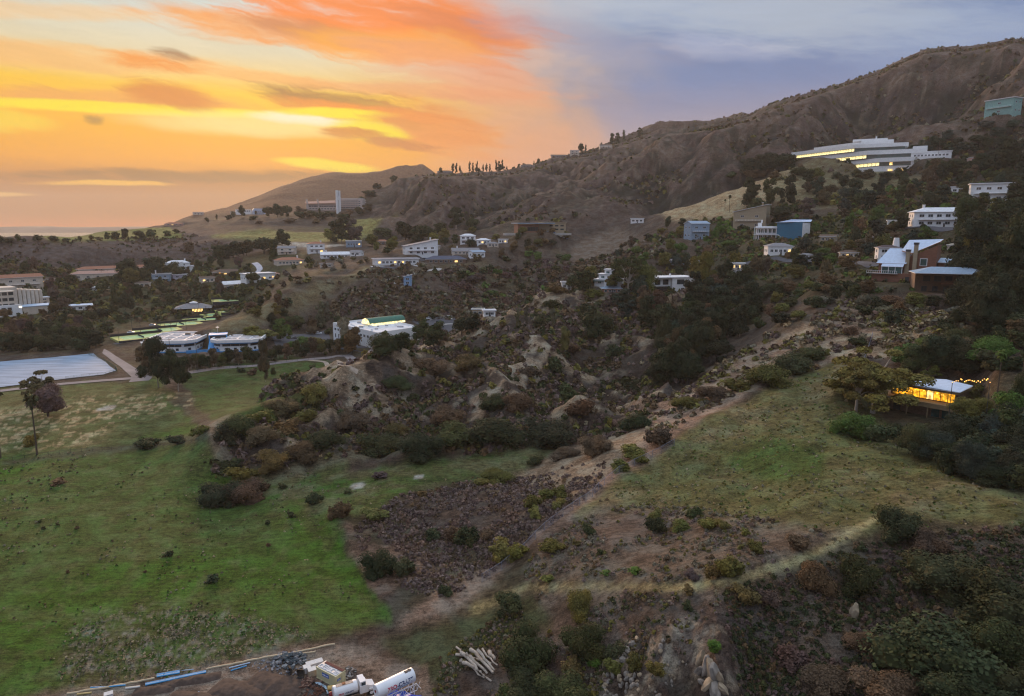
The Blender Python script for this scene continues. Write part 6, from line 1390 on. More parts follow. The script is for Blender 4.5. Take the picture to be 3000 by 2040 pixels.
# water truck
p = gp(799, 1582); K = .98; rz = R(28); root = empty('water_truck', tuple(p), rz, 'small white water truck with red tail drums beside the big tank', 'truck')
WP = mat('white_truck_paint', (.76, .76, .78), .4, .04, 1.2, spec=.5, dirt=.25)
m = MB(); m.tube([(-2.9, 0, 1.75), (-2.8, 0, 1.75), (.75, 0, 1.75), (.85, 0, 1.75)], [.75, .95, .95, .8], 20); m.build('tank', WP, root, smooth=False)
m = MB(); m.box(-3.1, 3.2, -.45, .45, .62, .82); m.build('chassis', DTRIM, root)
m = MB(); m.prism([(1.05, -1.05), (1.05, 1.05), (2.35, 1.05), (2.35, -1.05)], .8, 2.05); m.prism([(1.1, -.98), (1.1, .98), (2.0, .92), (2.0, -.92)], 2.051, 2.75); m.build('cab', WP, root)
m = MB(); m.prism([(2.351, -.85), (2.351, .85), (3.45, .78), (3.45, -.78)], .8, [1.75, 1.75, 1.5, 1.5]); m.build('bonnet', WP, root)
m = MB(); m.add([(2.02, -.88, 2.07), (2.02, .88, 2.07), (2.005, .85, 2.62), (2.005, -.85, 2.62)], [(0, 1, 2, 3)]); m.box(1.3, 1.95, -1.0, -.985, 2.1, 2.6); m.box(1.3, 1.95, .985, 1.0, 2.1, 2.6); m.build('cab_glass', GLASS, root)
for sy in (-1, 1): m = MB(); m.prism([(2.5, sy * .80), (2.5, sy * 1.1), (3.4, sy * 1.05), (3.4, sy * .75)], .95, 1.22); m.build('mudguard', WP, root)
wheels(root, [(-2.0, .85), (-2.0, -.85), (2.85, .85), (2.85, -.85), (-1.0, .85), (-1.0, -.85)], .48, .3)
for sy in (-.6, .6): m = MB(); m.tube([(-3.35, sy, 1.15), (-2.95, sy, 1.15)], .42, 14); m.build('tail_drum', mat('dark_red_paint', (.24, .03, .03), .5, .1, 1), root)
m = MB(); m.tube([(-1.2, 0, 2.66), (-1.2, 0, 2.85)], .28, 12); m.build('hatch', mat('rusty_hatch', (.30, .13, .06), .8, .3, 3), root); m = MB(); m.box(-2.4, .2, -.35, .35, 2.66, 2.70); m.build('walkway', mat('rusty_hatch'if 0 else 'worn_walkway', (.5, .38, .3), .8, .3, 3), root)
def curve_text(body, size, mt, parent, axis0, axis1, R_, u0, phi0, bold=.02, sx=1.0, shear=.12):
    me = text_mesh(body, size, bold); a0, a1 = Vector(axis0), Vector(axis1); ax = (a1 - a0).normalized(); side = ax.cross(Vector((0, 0, 1))).normalized(); up = side.cross(ax) * -1
    if up.z < 0: up = -up
    if side.y > 0: side = -side
    for v in me.vertices:
        u, w = (v.co.x + shear * v.co.y) * sx, v.co.y; phi = phi0 + w / R_; rr = R_ + .012 + v.co.z
        v.co = a0 + ax * (u0 + u) + side * math.cos(phi) * rr + up * math.sin(phi) * rr
    me.materials.clear(); me.materials.append(mt); o = bpy.data.objects.new('lettering', me); COL.objects.link(o); o.parent = parent; return o
curve_text('PRO', .42, RED, root, (-2.9, 0, 1.75), (.85, 0, 1.75), .95, 1.05, -.12, .012); curve_text('-CRAFT', .42, NAVY, root, (-2.9, 0, 1.75), (.85, 0, 1.75), .95, 2.28, -.12, .012)
# big tank on lattice tower trailer
p = gp(897, 1592); rz = R(37); root = empty('water_tank', tuple(p), rz, 'large white cylindrical water tank on a white lattice frame', 'water tank')
root.scale = (.9, .9, .9); TW = mat('tank_white', (.80, .81, .84), .35, .03, .5, spec=.5, dirt=.06); TL, TR_ = 3.45, 1.18; ZT = 3.5
a0, a1 = (-TL, 0, ZT - .15), (TL, 0, ZT + .15)
m = MB(); m.tube([(-TL, 0, ZT - .15), (-TL + .001, 0, ZT - .15), (TL - .001, 0, ZT + .15), (TL, 0, ZT + .15)], [TR_ * .97, TR_, TR_, TR_ * .97], 40); tk = m.build('drum', TW, root, smooth=False)
for e, zz in ((-1, -.15), (1, .15)): m = MB(); m.tube([(e * TL, 0, ZT + zz), (e * (TL + .06), 0, ZT + zz)], [TR_ * .9, TR_ * .86], 32); m.build('end_plate', TW, root)
m = MB(); m.tube([(-TL - .07, .1, ZT - .1), (-TL - .14, .1, ZT - .1)], .24, 14); m.build('manhole', mat('dark_red_paint', (.24, .03, .03), .5, .1, 1), root)
m = MB(); m.tube([(TL - .7, -.1, ZT + TR_ + .08), (TL - .7, -.1, ZT + TR_ + .2)], .34, 14); m.box(TL - 1.6, TL - 1.05, -.4, .2, ZT + TR_ - .02, ZT + TR_ + .12); m.build('top_hatch', DTRIM, root)
curve_text('PRO', .98, RED, root, a0, a1, TR_, 2.45, .08, .03, .92, .05); curve_text('-', .98, NAVY, root, a0, a1, TR_, 3.52, .08, .03, .92, .05); curve_text('CRAFT', .98, NAVY, root, a0, a1, TR_, 5.0, .08, .03, .92, .05); curve_text('CONSTRUCTION', .30, TEAL, root, a0, a1, TR_, 4.4, -.42, .010, 1.1, .05)
m = MB()
for sy in (-.75, .75):
    for zz in (.9, 2.2): m.tube([(-TL - .6, sy, zz), (TL + .4, sy, zz)], .07, 6)
    for k in range(7):
        u = -TL - .4 + k * 1.28; m.tube([(u, sy, .9), (u + (1.28 if k < 6 else .6), sy, 2.2)], .045, 5); m.tube([(u, sy, .9), (u, sy, 2.2)], .045, 5)
lf = m.build('lattice_side', TRIM, root); lf['kind'] = 'stuff'
for k in range(8): m = MB(); u = -TL - .5 + k * 1.22; m.tube([(u, -.75, .9), (u, .75, .9)], .05, 5); m.build('cross_member', TRIM, root)
for u in (-TL + .3, TL - .3):
    for sy in (-1.1, 1.1): m = MB(); m.tube([(u, sy, 0), (u, sy * .7, 2.4)], .08, 6); m.box(u - .25, u + .25, sy - .25, sy + .25, -.02, .06); m.build('leg', TRIM, root)
wheels(root, [(-1.0, 1.0), (-1.0, -1.0), (.1, 1.0), (.1, -1.0)], .45, .28)
p = gp(915, 1592); m = MB(); rng = np.random.default_rng(8); n = 12; V_ = [(x_ / n * 5 - 2.5, y_ / n * 2.6 - 1.3, .9 + .25 * math.sin(x_ * .9) * math.cos(y_ * .7) - .5 * abs(y_ / n - .5)) for y_ in range(n + 1) for x_ in range(n + 1)]
m.add(V_, [(j * (n + 1) + i, j * (n + 1) + i + 1, (j + 1) * (n + 1) + i + 1, (j + 1) * (n + 1) + i) for j in range(n) for i in range(n)]); o = m.build('tarpaulin', mat('blue_tarpaulin', (.01, .06, .50), .4, .1, 1, spec=.5), smooth=True); o.location = tuple(p); o.rotation_euler = (0, 0, R(-20)); tag(o, 'bright blue tarpaulin at the bottom edge beneath the tank', 'tarpaulin')
# pump trolley and hoses
p = gp(762, 1570); root = empty('pump_trolley', tuple(p), .1, 'small yellow and white pump on wheels below the container', 'pump'); m = MB(); m.tube([(-1.2, 0, .7), (.1, 0, .7)], .38, 12); m.build('tank', mat('ochre_paint', (.50, .34, .12), .6, .15, 1), root); m = MB(); m.box(.2, 1.0, -.4, .4, .35, 1.1); m.build('engine_cover', CREAM, root); m = MB(); m.box(1.05, 1.6, -.3, .3, .3, .8); m.build('radiator', DTRIM, root); wheels(root, [(-.7, .5), (-.7, -.5), (1.2, .5), (1.2, -.5)], .35, .15)
p = gp(735, 1565)
for k in range(3): m = MB(); m.tube([tuple(np.array([-1.8 + k * .12, 1.6 - k * .15, .1])), (-.9, 1.2 - k * .18, .28), (.2, .4 - k * .2, .3), (1.0, -1.0 - k * .1, .12)], .07, 6); o = m.build('hose', mat('pale_blue_hose', (.40, .52, .62), .6, .1, 1)); o.location = tuple(p); tag(o, 'pale blue hose curving past the container corner', 'hose', 'hoses by the container')
# loose heaps: counted pieces kept as stuff
def heap(name, px, py, rx, ry, hz_, n, size, cols, label, cat, long=1.0, seed=1):
    rng = np.random.default_rng(seed); p = gp(px, py); m = MB(); ms = [mat(name + f'_{i}', c, .9, .2, 2) for i, c in enumerate(cols)]
    for k in range(n):
        a, q = rng.uniform(0, 6.28), math.sqrt(rng.uniform(0, 1)); X, Y = math.cos(a) * q * rx, math.sin(a) * q * ry; Z = hz_ * (1 - q) * rng.uniform(.3, 1); s_ = size * rng.uniform(.5, 1.4)
        V_, F_ = (np.array([(i, j, k_) for k_ in (-.5, .5) for i, j in ((-.5, -.5), (.5, -.5), (.5, .5), (-.5, .5))], float), [(3, 2, 1, 0), (4, 5, 6, 7), (0, 1, 5, 4), (1, 2, 6, 5), (2, 3, 7, 6), (3, 0, 4, 7)])
        V_ = V_ * np.array([s_ * long, s_ * .7 / (long ** .5), s_ * .35 / (long ** .5)]) * rng.uniform(.8, 1.2, V_.shape); M = Matrix.Rotation(rng.uniform(0, 3.14), 3, 'Z') @ Matrix.Rotation(rng.normal() * .4, 3, 'X') @ Matrix.Rotation(rng.normal() * .3, 3, 'Y'); V_ = V_ @ np.array(M).T
        m.add(V_ + np.array([X, Y, Z + .1]), F_, int(rng.integers(len(ms))))
    o = m.build(name, ms); o.location = tuple(p); o['kind'] = 'stuff'; return tag(o, label, cat)
heap('rubble_pile', 655, 1500, 3.0, 2.3, 1.1, 170, .5, [(.13, .14, .16), (.08, .09, .10), (.26, .26, .26), (.07, .09, .10)], 'grey pile of broken concrete slabs left of the crates', 'rubble', seed=4)
heap('gravel_apron', 640, 1508, 5.0, 3.5, .3, 120, .3, [(.24, .24, .26), (.16, .16, .18)], 'scattered grey rubble fringe around the concrete pile', 'rubble', seed=5)
heap('scrap_pile', 703, 1552, 1.5, 1.2, .7, 50, .42, [(.14, .07, .05), (.08, .045, .04), (.24, .15, .11)], 'rusty scrap bundle left of the pump', 'scrap', 2.6, 6); heap('rebar_pile', 715, 1574, 2.2, 1.6, .8, 90, .32, [(.10, .045, .03), (.05, .03, .025), (.18, .07, .04)], 'rust red reinforcement heap at the bottom edge', 'scrap', 2.4, 7)
heap('debris_pile', 792, 1530, 1.0, 1.6, .8, 40, .5, [(.10, .09, .08), (.2, .17, .15), (.3, .3, .3)], 'dark debris behind the container doors', 'debris', 1.6, 8)
p = gp(655, 1530); root = empty('digger_bucket', tuple(p), .6, 'dark upright digger bucket on the yard dirt', 'bucket'); m = MB(); V_, F_ = [], []
for k in range(9): t_ = -1.2 + 2.6 * k / 8; V_ += [(math.cos(t_) * .55, -.45, .65 + math.sin(t_) * .6), (math.cos(t_) * .55, .45, .65 + math.sin(t_) * .6)]
for k in range(8): F_.append((2 * k, 2 * k + 1, 2 * k + 3, 2 * k + 2))
F_ += [tuple(range(0, 18, 2)), tuple(range(1, 18, 2))[::-1]]; m.add(V_, F_); m.build('shell', mat('dark_bucket', (.055, .045, .035), .8, .2, 2), root); m = MB(); [m.box(-.1, .3, -.4 + k * .2, -.3 + k * .2, .0, .12) for k in range(5)]; tt = m.build('bucket_teeth', DTRIM, root); tt['kind'] = 'stuff'
rt2 = copy_tree(root); q = gp(681, 1540); rt2.location = tuple(q); rt2.rotation_euler = (0, 0, 1.4); rt2.scale = (1.2, 1.2, 1.2); rt2['label'] = 'brown-yellow digger bucket lying right of the upright one'
# white logs
LOG = mat('bleached_log', (.43, .37, .31), .85, .25, 2.5, streak=(1, 1, 3), dirt=.5); rng = np.random.default_rng(5)
for k, (x1_, y1_, x2_, y2_, w_) in enumerate([(1036, 1488, 1118, 1512, .22), (1048, 1490, 1082, 1522, .30), (1060, 1497, 1108, 1532, .26), (1068, 1478, 1120, 1534, .30), (1046, 1508, 1082, 1527, .32), (1078, 1526, 1112, 1549, .22), (1108, 1483, 1122, 1502, .34), (1036, 1478, 1046, 1492, .16), (1084, 1490, 1124, 1526, .24), (1056, 1504, 1098, 1545, .18), (1095, 1485, 1126, 1520, .16)]):
    a, b = gp(x1_, y1_), gp(x2_, y2_); h1, h2 = .3 + .45 * (k % 3), .25 + .3 * ((k + 1) % 3); n = 6; P_ = [tuple(a * (1 - u) + b * u + np.array([rng.normal() * .12, rng.normal() * .12, h1 * (1 - u) + h2 * u + rng.normal() * .05]) - a) for u in np.linspace(0, 1, n)]
    m = MB(); m.tube(P_, [w_ * (1.15 - .6 * i / n) for i in range(n)], 9); o = m.build('log', LOG, smooth=False); o.location = tuple(a); tag(o, 'bleached log in the loose pile between the two dark bushes', 'log', 'bleached logs piled on the slope')
# pipes, planks and wattles on the yard
def pipe(x1_, y1_, x2_, y2_, col, label, w_=.11, z_=.15, nm='pipe', wob=0.0, n=2):
    a, b = gp(x1_, y1_), gp(x2_, y2_); rr = random.Random(int(x1_)); n = max(n, 2); P_ = []
    for i in range(n): u = i / (n - 1); q = a * (1 - u) + b * u; q[2] = float(ground(q[0], q[1])) + z_; q[0] += rr.uniform(-wob, wob); q[1] += rr.uniform(-wob, wob); P_.append(tuple(q - a))
    m = MB(); m.tube(P_, w_, 7); o = m.build(nm, mat(nm + '_' + col, dict(blue=(.06, .30, .58), pale=(.36, .50, .66), white=(.62, .60, .56), straw=(.46, .38, .26), yellow=(.50, .38, .16))[col], .55, .1, 1)); o.location = tuple(a); tag(o, label, nm, nm + 's lying on the building yard')
for k in range(4): pipe(356, 1538 - k * 1.8, 408, 1529 - k * 1.8, ['blue', 'pale', 'blue', 'blue'][k], f"{['front', 'second', 'third', 'rear'][k]} pipe of the short blue bundle at the field edge")
for k in range(3): pipe(330, 1557 - k * 1.8, 468, 1528 - k * 1.8, ['blue', 'pale', 'blue'][k], f"{['front', 'middle', 'rear'][k]} pipe of the long blue bundle on the dirt", n=4)
pipe(583, 1568, 655, 1558, 'pale', 'single pale blue pipe across the dark mound'); pipe(205, 1563, 285, 1558, 'blue', 'wavy blue pipe left of the white plank', wob=.15, n=6); pipe(520, 1518, 568, 1506, 'pale', 'upper pale pipe beside the rubble pile'); pipe(524, 1524, 560, 1513, 'blue', 'lower blue pipe beside the rubble pile'); pipe(285, 1564, 318, 1560, 'white', 'white plank beside the long blue pipes', .16, nm='plank'); pipe(175, 1578, 208, 1574, 'yellow', 'yellow plank near the lower left yard edge', .14, nm='plank'); pipe(440, 1580, 452, 1572, 'pale', 'short pale pipe stub at the bottom edge'); pipe(410, 1524, 440, 1521, 'pale', 'thin pale pipe right of the short blue bundle', .06)
pipe(150, 1577, 350, 1541, 'straw', 'long straw wattle along the lower left field edge', .17, .1, 'wattle', .12, 16); pipe(470, 1520, 640, 1486, 'straw', 'straw wattle above the rubble pile', .17, .1, 'wattle', .12, 14); pipe(640, 1487, 760, 1462, 'straw', 'straw wattle running to the hill foot', .17, .1, 'wattle', .15, 12); pipe(630, 1500, 720, 1478, 'straw', 'second straw wattle looping behind the crates', .14, .1, 'wattle', .25, 10)
for k, (x1_, y1_, x2_, y2_, w_, h_) in enumerate([(360, 1558, 505, 1532, 1.3, .55), (300, 1572, 400, 1560, 1.2, .5), (480, 1560, 600, 1590, 2.6, .9), (560, 1545, 680, 1575, 3.2, .7), (380, 1582, 520, 1600, 2.0, .8)]):
    a, b = gp(x1_, y1_), gp(x2_, y2_); m = MB(); n, q_ = 30, 9; V_ = []; dd = (b - a)[:2]; Ln = np.hypot(*dd); tx = dd / Ln; nx_ = np.array([-tx[1], tx[0]])
    for i in range(n + 1):
        for j in range(q_): u, v = i / n, j / (q_ - 1) * 2 - 1; c_ = a[:2] + dd * u + nx_ * v * w_ * (1 + .3 * float(vnoise(u * 7, v + k, 9))); e_ = math.sin(math.pi * min(1, max(0, u))) ** .4; V_.append((c_[0], c_[1], float(ground(*c_)) - .12 + h_ * e_ * (1 - v * v) * (.6 + .8 * float(fbm(u * 12, v * 2, 33 + k, 3)))))
    m.add(V_, [(i * q_ + j, i * q_ + j + 1, (i + 1) * q_ + j + 1, (i + 1) * q_ + j) for i in range(n) for j in range(q_ - 1)]); o = m.build('earth_mound', mat('dark_turned_earth', (.075, .052, .042), .95, .3, 1.5, bump=.6), smooth=True); o['kind'] = 'structure'
crate(247, 1583, 1.2, .9, .7, 'white', 'small white and blue box at the bottom left edge')
# boulders
ROCKM = mat('pale_sandstone', (.33, .26, .18), .9, .3, .9, bump=.8, dirt=.35); ROCKG = mat('grey_rock', (.25, .22, .19), .9, .35, 1.2, bump=.9, dirt=.4)
def rock_mesh(seed, tall=1.0):
    V_, F_ = ico1(3); rng = np.random.default_rng(seed); V_ = V_ * (1 + .5 * (fbm(V_[:, 0] * 1.7 + seed, V_[:, 1] * 1.7 + V_[:, 2] * 1.3, seed, 3)[:, None] - .5))
    for _ in range(9): nrm = rng.normal(size=3); nrm /= np.linalg.norm(nrm); dd = V_ @ nrm; cut = rng.uniform(.55, .8); V_ = V_ - np.maximum(dd - cut, 0)[:, None] * nrm * .9
    m = MB(); m.add(V_, F_); return mesh_only(m, 'boulder', [ROCKG if seed % 2 else ROCKM])
RM = [rock_mesh(s) for s in range(8)]
def rocks(lst, label, group):
    for k, (px, py, w_, h_) in enumerate(lst):
        x, y, z = hit(px, py); s = math.sqrt(x * x + y * y + (z - CAMZ) ** 2) / F; o = bpy.data.objects.new('boulder', RM[(k * 3 + int(px)) % 8]); COL.objects.link(o); o.location = (x, y, z + h_ * s * .15); o.scale = (w_ * s * .6, w_ * s * .5, h_ * s * .75); o.rotation_euler = (.1 * k % 1, .2, k * 1.3); tag(o, label, 'boulder', group)
rocks([(1380, 1500, 14, 16), (1394, 1498, 16, 14), (1406, 1492, 18, 18), (1418, 1486, 14, 14), (1425, 1478, 16, 12), (1436, 1462, 14, 12), (1446, 1452, 12, 10), (1388, 1508, 18, 12), (1402, 1506, 18, 14), (1416, 1500, 16, 14), (1372, 1510, 10, 16), (1498, 1470, 12, 14), (1500, 1480, 10, 10), (1506, 1456, 9, 8), (1470, 1450, 10, 7), (1412, 1478, 10, 8)], 'rounded sandstone boulder in the golden cluster above the outcrop', 'sandstone boulders above the outcrop')
rocks([(1590, 1500, 16, 34), (1600, 1520, 18, 44), (1612, 1530, 18, 44), (1624, 1540, 20, 44), (1634, 1545, 14, 36), (1586, 1528, 14, 30), (1606, 1560, 18, 30), (1622, 1572, 20, 30), (1640, 1566, 14, 26), (1594, 1552, 14, 24)], 'grey vertical rock slab on the outcrop right side', 'rock slabs on the outcrop')
rl = random.Random(9); rocks([(rl.uniform(1370, 1460), rl.uniform(1530, 1600), rl.uniform(5, 12), rl.uniform(6, 14)) for _ in range(46)] + [(rl.uniform(1470, 1560), rl.uniform(1500, 1600), rl.uniform(3, 8), rl.uniform(3, 8)) for _ in range(30)], 'broken pale rock on the lower outcrop face', 'broken rocks on the outcrop face')
rocks([(1936, 1398, 16, 34), (1943, 1385, 12, 20)], 'upright white rock below the thorn thicket', 'white rocks below the thicket'); rocks([(1368, 1228, 6, 5), (1372, 1222, 5, 4), (1545, 1240, 5, 4), (2050, 1015, 16, 7), (2035, 1012, 8, 6), (1560, 1430, 6, 5)], 'small pale stone lying on the open slope', 'small stones on the slope')
# poles
def pole(px, py, hpx, label, r=None, arm=True):
    x, y, z = hit(px, py) if r is None else atr(px, r, py); s = math.sqrt(x * x + y * y) / F; h_ = hpx * s; root = empty('utility_pole', (x, y, z - .5), .4, label, 'pole'); m = MB(); m.tube([(0, 0, 0), (0, 0, h_ + .5)], [.16, .10], 7); m.build('pole', BARK, root)
    if arm: m = MB(); m.box(-1.2, 1.2, -.07, .07, h_ - .6, h_ - .45); m.build('cross_arm', BARK, root)
pole(449, 842, 62, 'thin utility pole in front of the left octagonal office'); pole(387, 812, 42, 'utility pole left of the octagonal offices'); pole(1040, 762, 48, 'pale lamp post in the upper parking lot', arm=False); pole(1888, 770, 40, 'slim pole behind the straw ridge'); pole(1371, 640, 32, 'utility pole beside the stepped white house', r=425); pole(1822, 505, 44, 'utility pole below the laboratory'); pole(2128, 372, 60, 'tall pale mast right of the laboratory', r=770, arm=False); pole(378, 812, 30, 'short white post by the reservoir road', arm=False)
# ------------------------------------------------------------------ plants one by one: kind, x, y, width, height, colour, place
def many(txt, where, r=None):
    for ln in txt.strip().split(';'):
        q = ln.split(); 
        if len(q) < 6: continue
        plant(q[0], float(q[1]), float(q[2]), float(q[3]), float(q[4]), q[5], where, r=float(q[6]) if len(q) > 6 else r)
many('round 1158 1398 70 68 dark; bush 1313 1392 92 78 olive; bush 1187 1512 132 100 dark; bush 1322 1488 100 88 dark', 'below the curved trail')
many('bush 1400 1492 55 46 dark; bush 1190 1585 120 66 dark; bush 1275 1600 110 76 dark; bush 1300 1532 62 44 rust; bush 1395 1525 48 36 olive; bush 1440 1518 44 40 olive; bush 1492 1528 46 34 olive; bush 1350 1512 34 26 bright; bush 1150 1600 70 50 dark; bush 1620 1480 36 40 bright', 'beside the rock outcrop')
many('bush 2035 1222 92 78 dark; bush 2105 1262 96 60 brown; bush 2140 1345 150 92 dark; bush 2250 1405 170 110 dark; bush 1850 1335 84 78 brown; bush 1945 1345 95 92 dark; bush 1692 1368 66 50 rust; bush 1740 1372 56 44 purple', 'below the right end of the trail')
many('bush 2120 1520 240 150 dark; bush 2270 1500 130 100 dark; bush 2010 1590 130 70 brown; bush 1880 1560 110 60 brown; bush 1800 1500 70 40 purple; bush 2200 1610 160 80 deep; bush 2330 1590 120 80 dark; bush 1960 1480 80 46 brown', 'at the lower right corner')
many('bush 1810 1245 56 44 brown; bush 1718 1255 46 36 olive; bush 1655 1302 66 56 olive; bush 1625 1308 52 40 rust; bush 1492 1208 54 48 dark; bush 1490 1178 40 30 olive; bush 1577 1172 48 28 dark; bush 1608 1198 56 32 olive; bush 1548 1200 50 26 olive; bush 1642 1200 36 26 olive; bush 1335 1212 38 30 dark; bush 1255 1250 62 36 olive; bush 1442 1300 34 20 green; bush 1375 1304 26 16 green; bush 1362 1258 22 16 dark; bush 1570 1312 44 22 purple; bush 1690 1215 30 20 olive; bush 1560 1345 36 20 rust; bush 1560 1382 30 22 dark; bush 1310 1240 30 18 rust; bush 1245 1318 40 16 olive', 'on the bare slope above the trail')
many('bush 860 1302 84 62 deep; bush 918 1302 62 52 dark; bush 1060 1232 66 52 dark; bush 1030 1225 60 44 brown; bush 1140 1268 70 58 olive; bush 1175 1262 54 40 olive; bush 1210 1152 52 44 olive; bush 1240 1132 50 34 olive; bush 1272 1128 44 32 olive; bush 1214 1174 40 34 yellow; bush 1268 1152 34 30 yellow; bush 1010 1350 40 30 dark; bush 980 1222 50 34 dark; bush 1105 1222 44 30 brown', 'in the purple brush left of the fence')
many('bush 850 1176 68 30 olive; bush 770 1172 52 46 brown; bush 716 1142 44 34 dark; bush 1130 1090 90 28 olive; bush 1092 1100 50 22 olive; bush 640 1110 24 16 dark; bush 790 1120 26 14 dark; bush 865 1085 44 18 purple; bush 1430 1032 74 34 yellow; bush 1495 1010 74 56 brown; bush 1410 1068 52 34 olive; bush 1455 1050 40 28 olive; bush 960 1125 36 16 rust', 'along the edge of the green strip')
many('bush 505 1142 96 58 deep; bush 560 1138 100 56 brown; bush 600 1112 30 22 brown', 'in the oval thicket on the green field')
many('bush 540 985 96 62 dark; bush 520 1000 60 50 deep; bush 552 1090 76 42 olive; bush 512 1072 60 36 dark; bush 620 1066 84 54 rust; bush 685 1040 92 52 brown; bush 745 1010 90 48 dark; bush 600 1000 80 46 brown; bush 655 985 76 42 rust; bush 720 905 84 52 olive; bush 695 958 68 42 olive; bush 800 968 80 40 brown; bush 870 1025 110 50 dark; bush 955 1035 120 62 deep; bush 1035 1012 130 64 dark; bush 1125 1000 160 74 deep; bush 1230 1004 150 64 deep; bush 1010 960 90 46 brown; bush 900 985 80 40 rust; bush 640 935 90 34 brown; bush 590 960 70 36 olive', 'along the foot of the brushy knoll')
many('bush 1320 942 74 56 brown; bush 1442 972 84 50 deep; bush 1282 905 72 52 dark; bush 1352 1025 92 42 brown; bush 1282 1036 84 32 brown; bush 1215 1052 50 24 dark; bush 1180 925 90 50 brown; bush 1120 930 80 44 dark; bush 1260 840 60 40 dark; bush 1205 855 60 36 brown; bush 1355 760 88 66 deep; bush 1330 720 60 46 deep; bush 1395 806 52 32 deep; bush 1440 890 60 36 dark; bush 1300 800 44 30 brown; bush 1060 840 90 44 rust; bush 980 850 100 46 brown; bush 900 880 90 40 dark', 'on the flanks of the gullied knoll')
many('bush 1740 868 120 60 olive; bush 1790 845 90 52 dark; bush 1842 818 84 36 dark; bush 1680 885 70 36 olive; bush 1620 905 90 34 brown; bush 1560 925 80 30 olive; bush 1950 785 46 26 dark; bush 1930 760 40 26 brown; bush 2050 800 50 28 brown', 'on the straw ridge above the canyon')
many('tall 360 880 80 104 deep; tall 405 888 74 98 dark; tall 335 850 50 70 brown', 'by the road bend')
many('tall 603 866 34 92 brown; bush 575 850 30 18 brown; bush 545 845 26 14 dark; bush 620 850 14 22 dark', 'on the small upper lawn')
many('open 95 906 64 58 rust; round 110 945 84 66 purple', 'on the flowery meadow')
plant('palm', 84, 1032, 0, 117, 'dark', 'at the meadow edge, slender and lone'); plant('palm', 1, 1040, 0, 130, 'dark', 'cut by the left picture edge')
many('bush 455 985 42 26 olive; bush 335 1014 64 26 deep; bush 405 1006 50 24 deep; bush 72 1010 34 28 olive; bush 130 1098 34 13 brown; bush 382 1262 24 14 deep; bush 465 1050 10 6 dark; bush 607 1190 16 12 dark; bush 660 1175 22 20 dark; bush 480 1320 34 20 dark; bush 610 1240 14 10 brown; bush 100 1200 12 7 dark; bush 130 1192 10 6 dark; bush 90 1185 10 6 dark; bush 175 1200 12 8 brown; bush 155 1300 10 9 brown; bush 330 1300 10 7 brown', 'on the big green field')
k = 0
for i in range(20):
    u = i / 19; plant('round' if i % 3 else 'tall', 428 + u * 358, 842 - u * 42 - (4 if i % 2 else 0), 27 + (i * 7) % 9, 34 + (i * 5) % 10, ['brown', 'dark', 'deep'][i % 3], 'in the hedge row below the two offices')
many('round 800 802 56 64 rust; round 868 808 96 66 dark; round 910 800 60 50 deep; bush 925 792 40 34 olive; round 985 786 66 58 dark; round 1000 778 44 40 brown; round 960 775 54 52 dark; round 1048 760 60 52 deep; round 1075 752 50 46 deep; tall 730 745 36 58 grey; tall 742 742 26 54 grey; round 783 790 34 68 pale 412', 'beside the white office')
many('round 600 772 64 30 yellow; tall 640 776 46 52 green; bush 690 780 36 22 green; bush 660 790 30 22 green; bush 722 785 44 28 yellow; bush 700 790 36 24 dark; bush 770 785 30 20 olive; round 675 745 50 36 dark; round 570 765 50 26 olive', 'behind the two octagonal offices')
many('tall 1283 808 38 78 yellow; round 1325 668 54 60 deep; round 1300 660 44 46 dark; open 1425 668 90 94 dark; round 1465 668 80 84 olive; round 1385 655 30 30 rust; round 1340 640 40 40 olive; round 1580 640 56 60 olive; tall 1600 655 60 80 olive; tall 1640 660 50 78 deep; round 1690 660 50 60 dark; round 1590 706 60 44 deep; tall 1255 745 20 46 grey; tall 1175 745 16 44 grey; tall 1195 742 14 48 grey; round 1225 745 40 36 dark; bush 1250 700 40 30 dark; bush 1265 665 50 30 rust; bush 1350 672 50 22 olive', 'along the crest of houses')
plant('open', 1980, 938, 190, 142, 'yellow', 'leaning over the lit house'); plant('open', 1942, 934, 120, 112, 'yellow', 'left behind the leaning tree by the lit house')
many('bush 1935 988 90 62 green; bush 1990 1000 70 50 dark; bush 2040 992 60 34 deep; bush 2080 1012 70 46 deep; round 2110 1012 70 56 dark; round 2160 1020 90 74 deep; bush 2300 1000 80 60 dark', 'under the lit house')
many('round 2085 850 84 66 dark; round 2060 830 70 50 green; round 2130 845 100 84 deep; round 2190 850 90 80 deep; round 2250 825 96 66 bright; round 2110 800 80 40 green; round 2175 800 90 50 dark; open 2196 930 60 66 olive; open 2112 868 36 40 olive; palm 2262 905 0 94 green; palm 2316 900 0 90 dark; round 2290 955 70 70 green; round 2320 930 60 90 dark; round 2200 960 90 56 olive', 'behind the lit house')
many('tall 2210 655 110 130 deep; tall 2270 700 120 170 deep; tall 2320 690 110 180 dark; tall 2240 760 110 130 deep; round 2190 700 80 80 deep; round 2310 780 60 50 brown; tall 2180 560 70 90 dark; tall 2300 620 90 120 deep; round 2250 760 90 60 deep; tall 2225 640 80 120 olive', 'in the dark grove right of the timber house')
many('tall 1700 476 54 66 deep; tall 1745 470 44 60 dark; tall 1790 470 46 66 deep; round 1720 500 60 50 dark; round 1770 505 60 44 deep; tall 1830 500 40 44 purple; palm 1655 482 0 36 dark; palm 1645 478 0 24 dark; round 1700 520 44 30 dark', 'on the slope below the terraced laboratory')
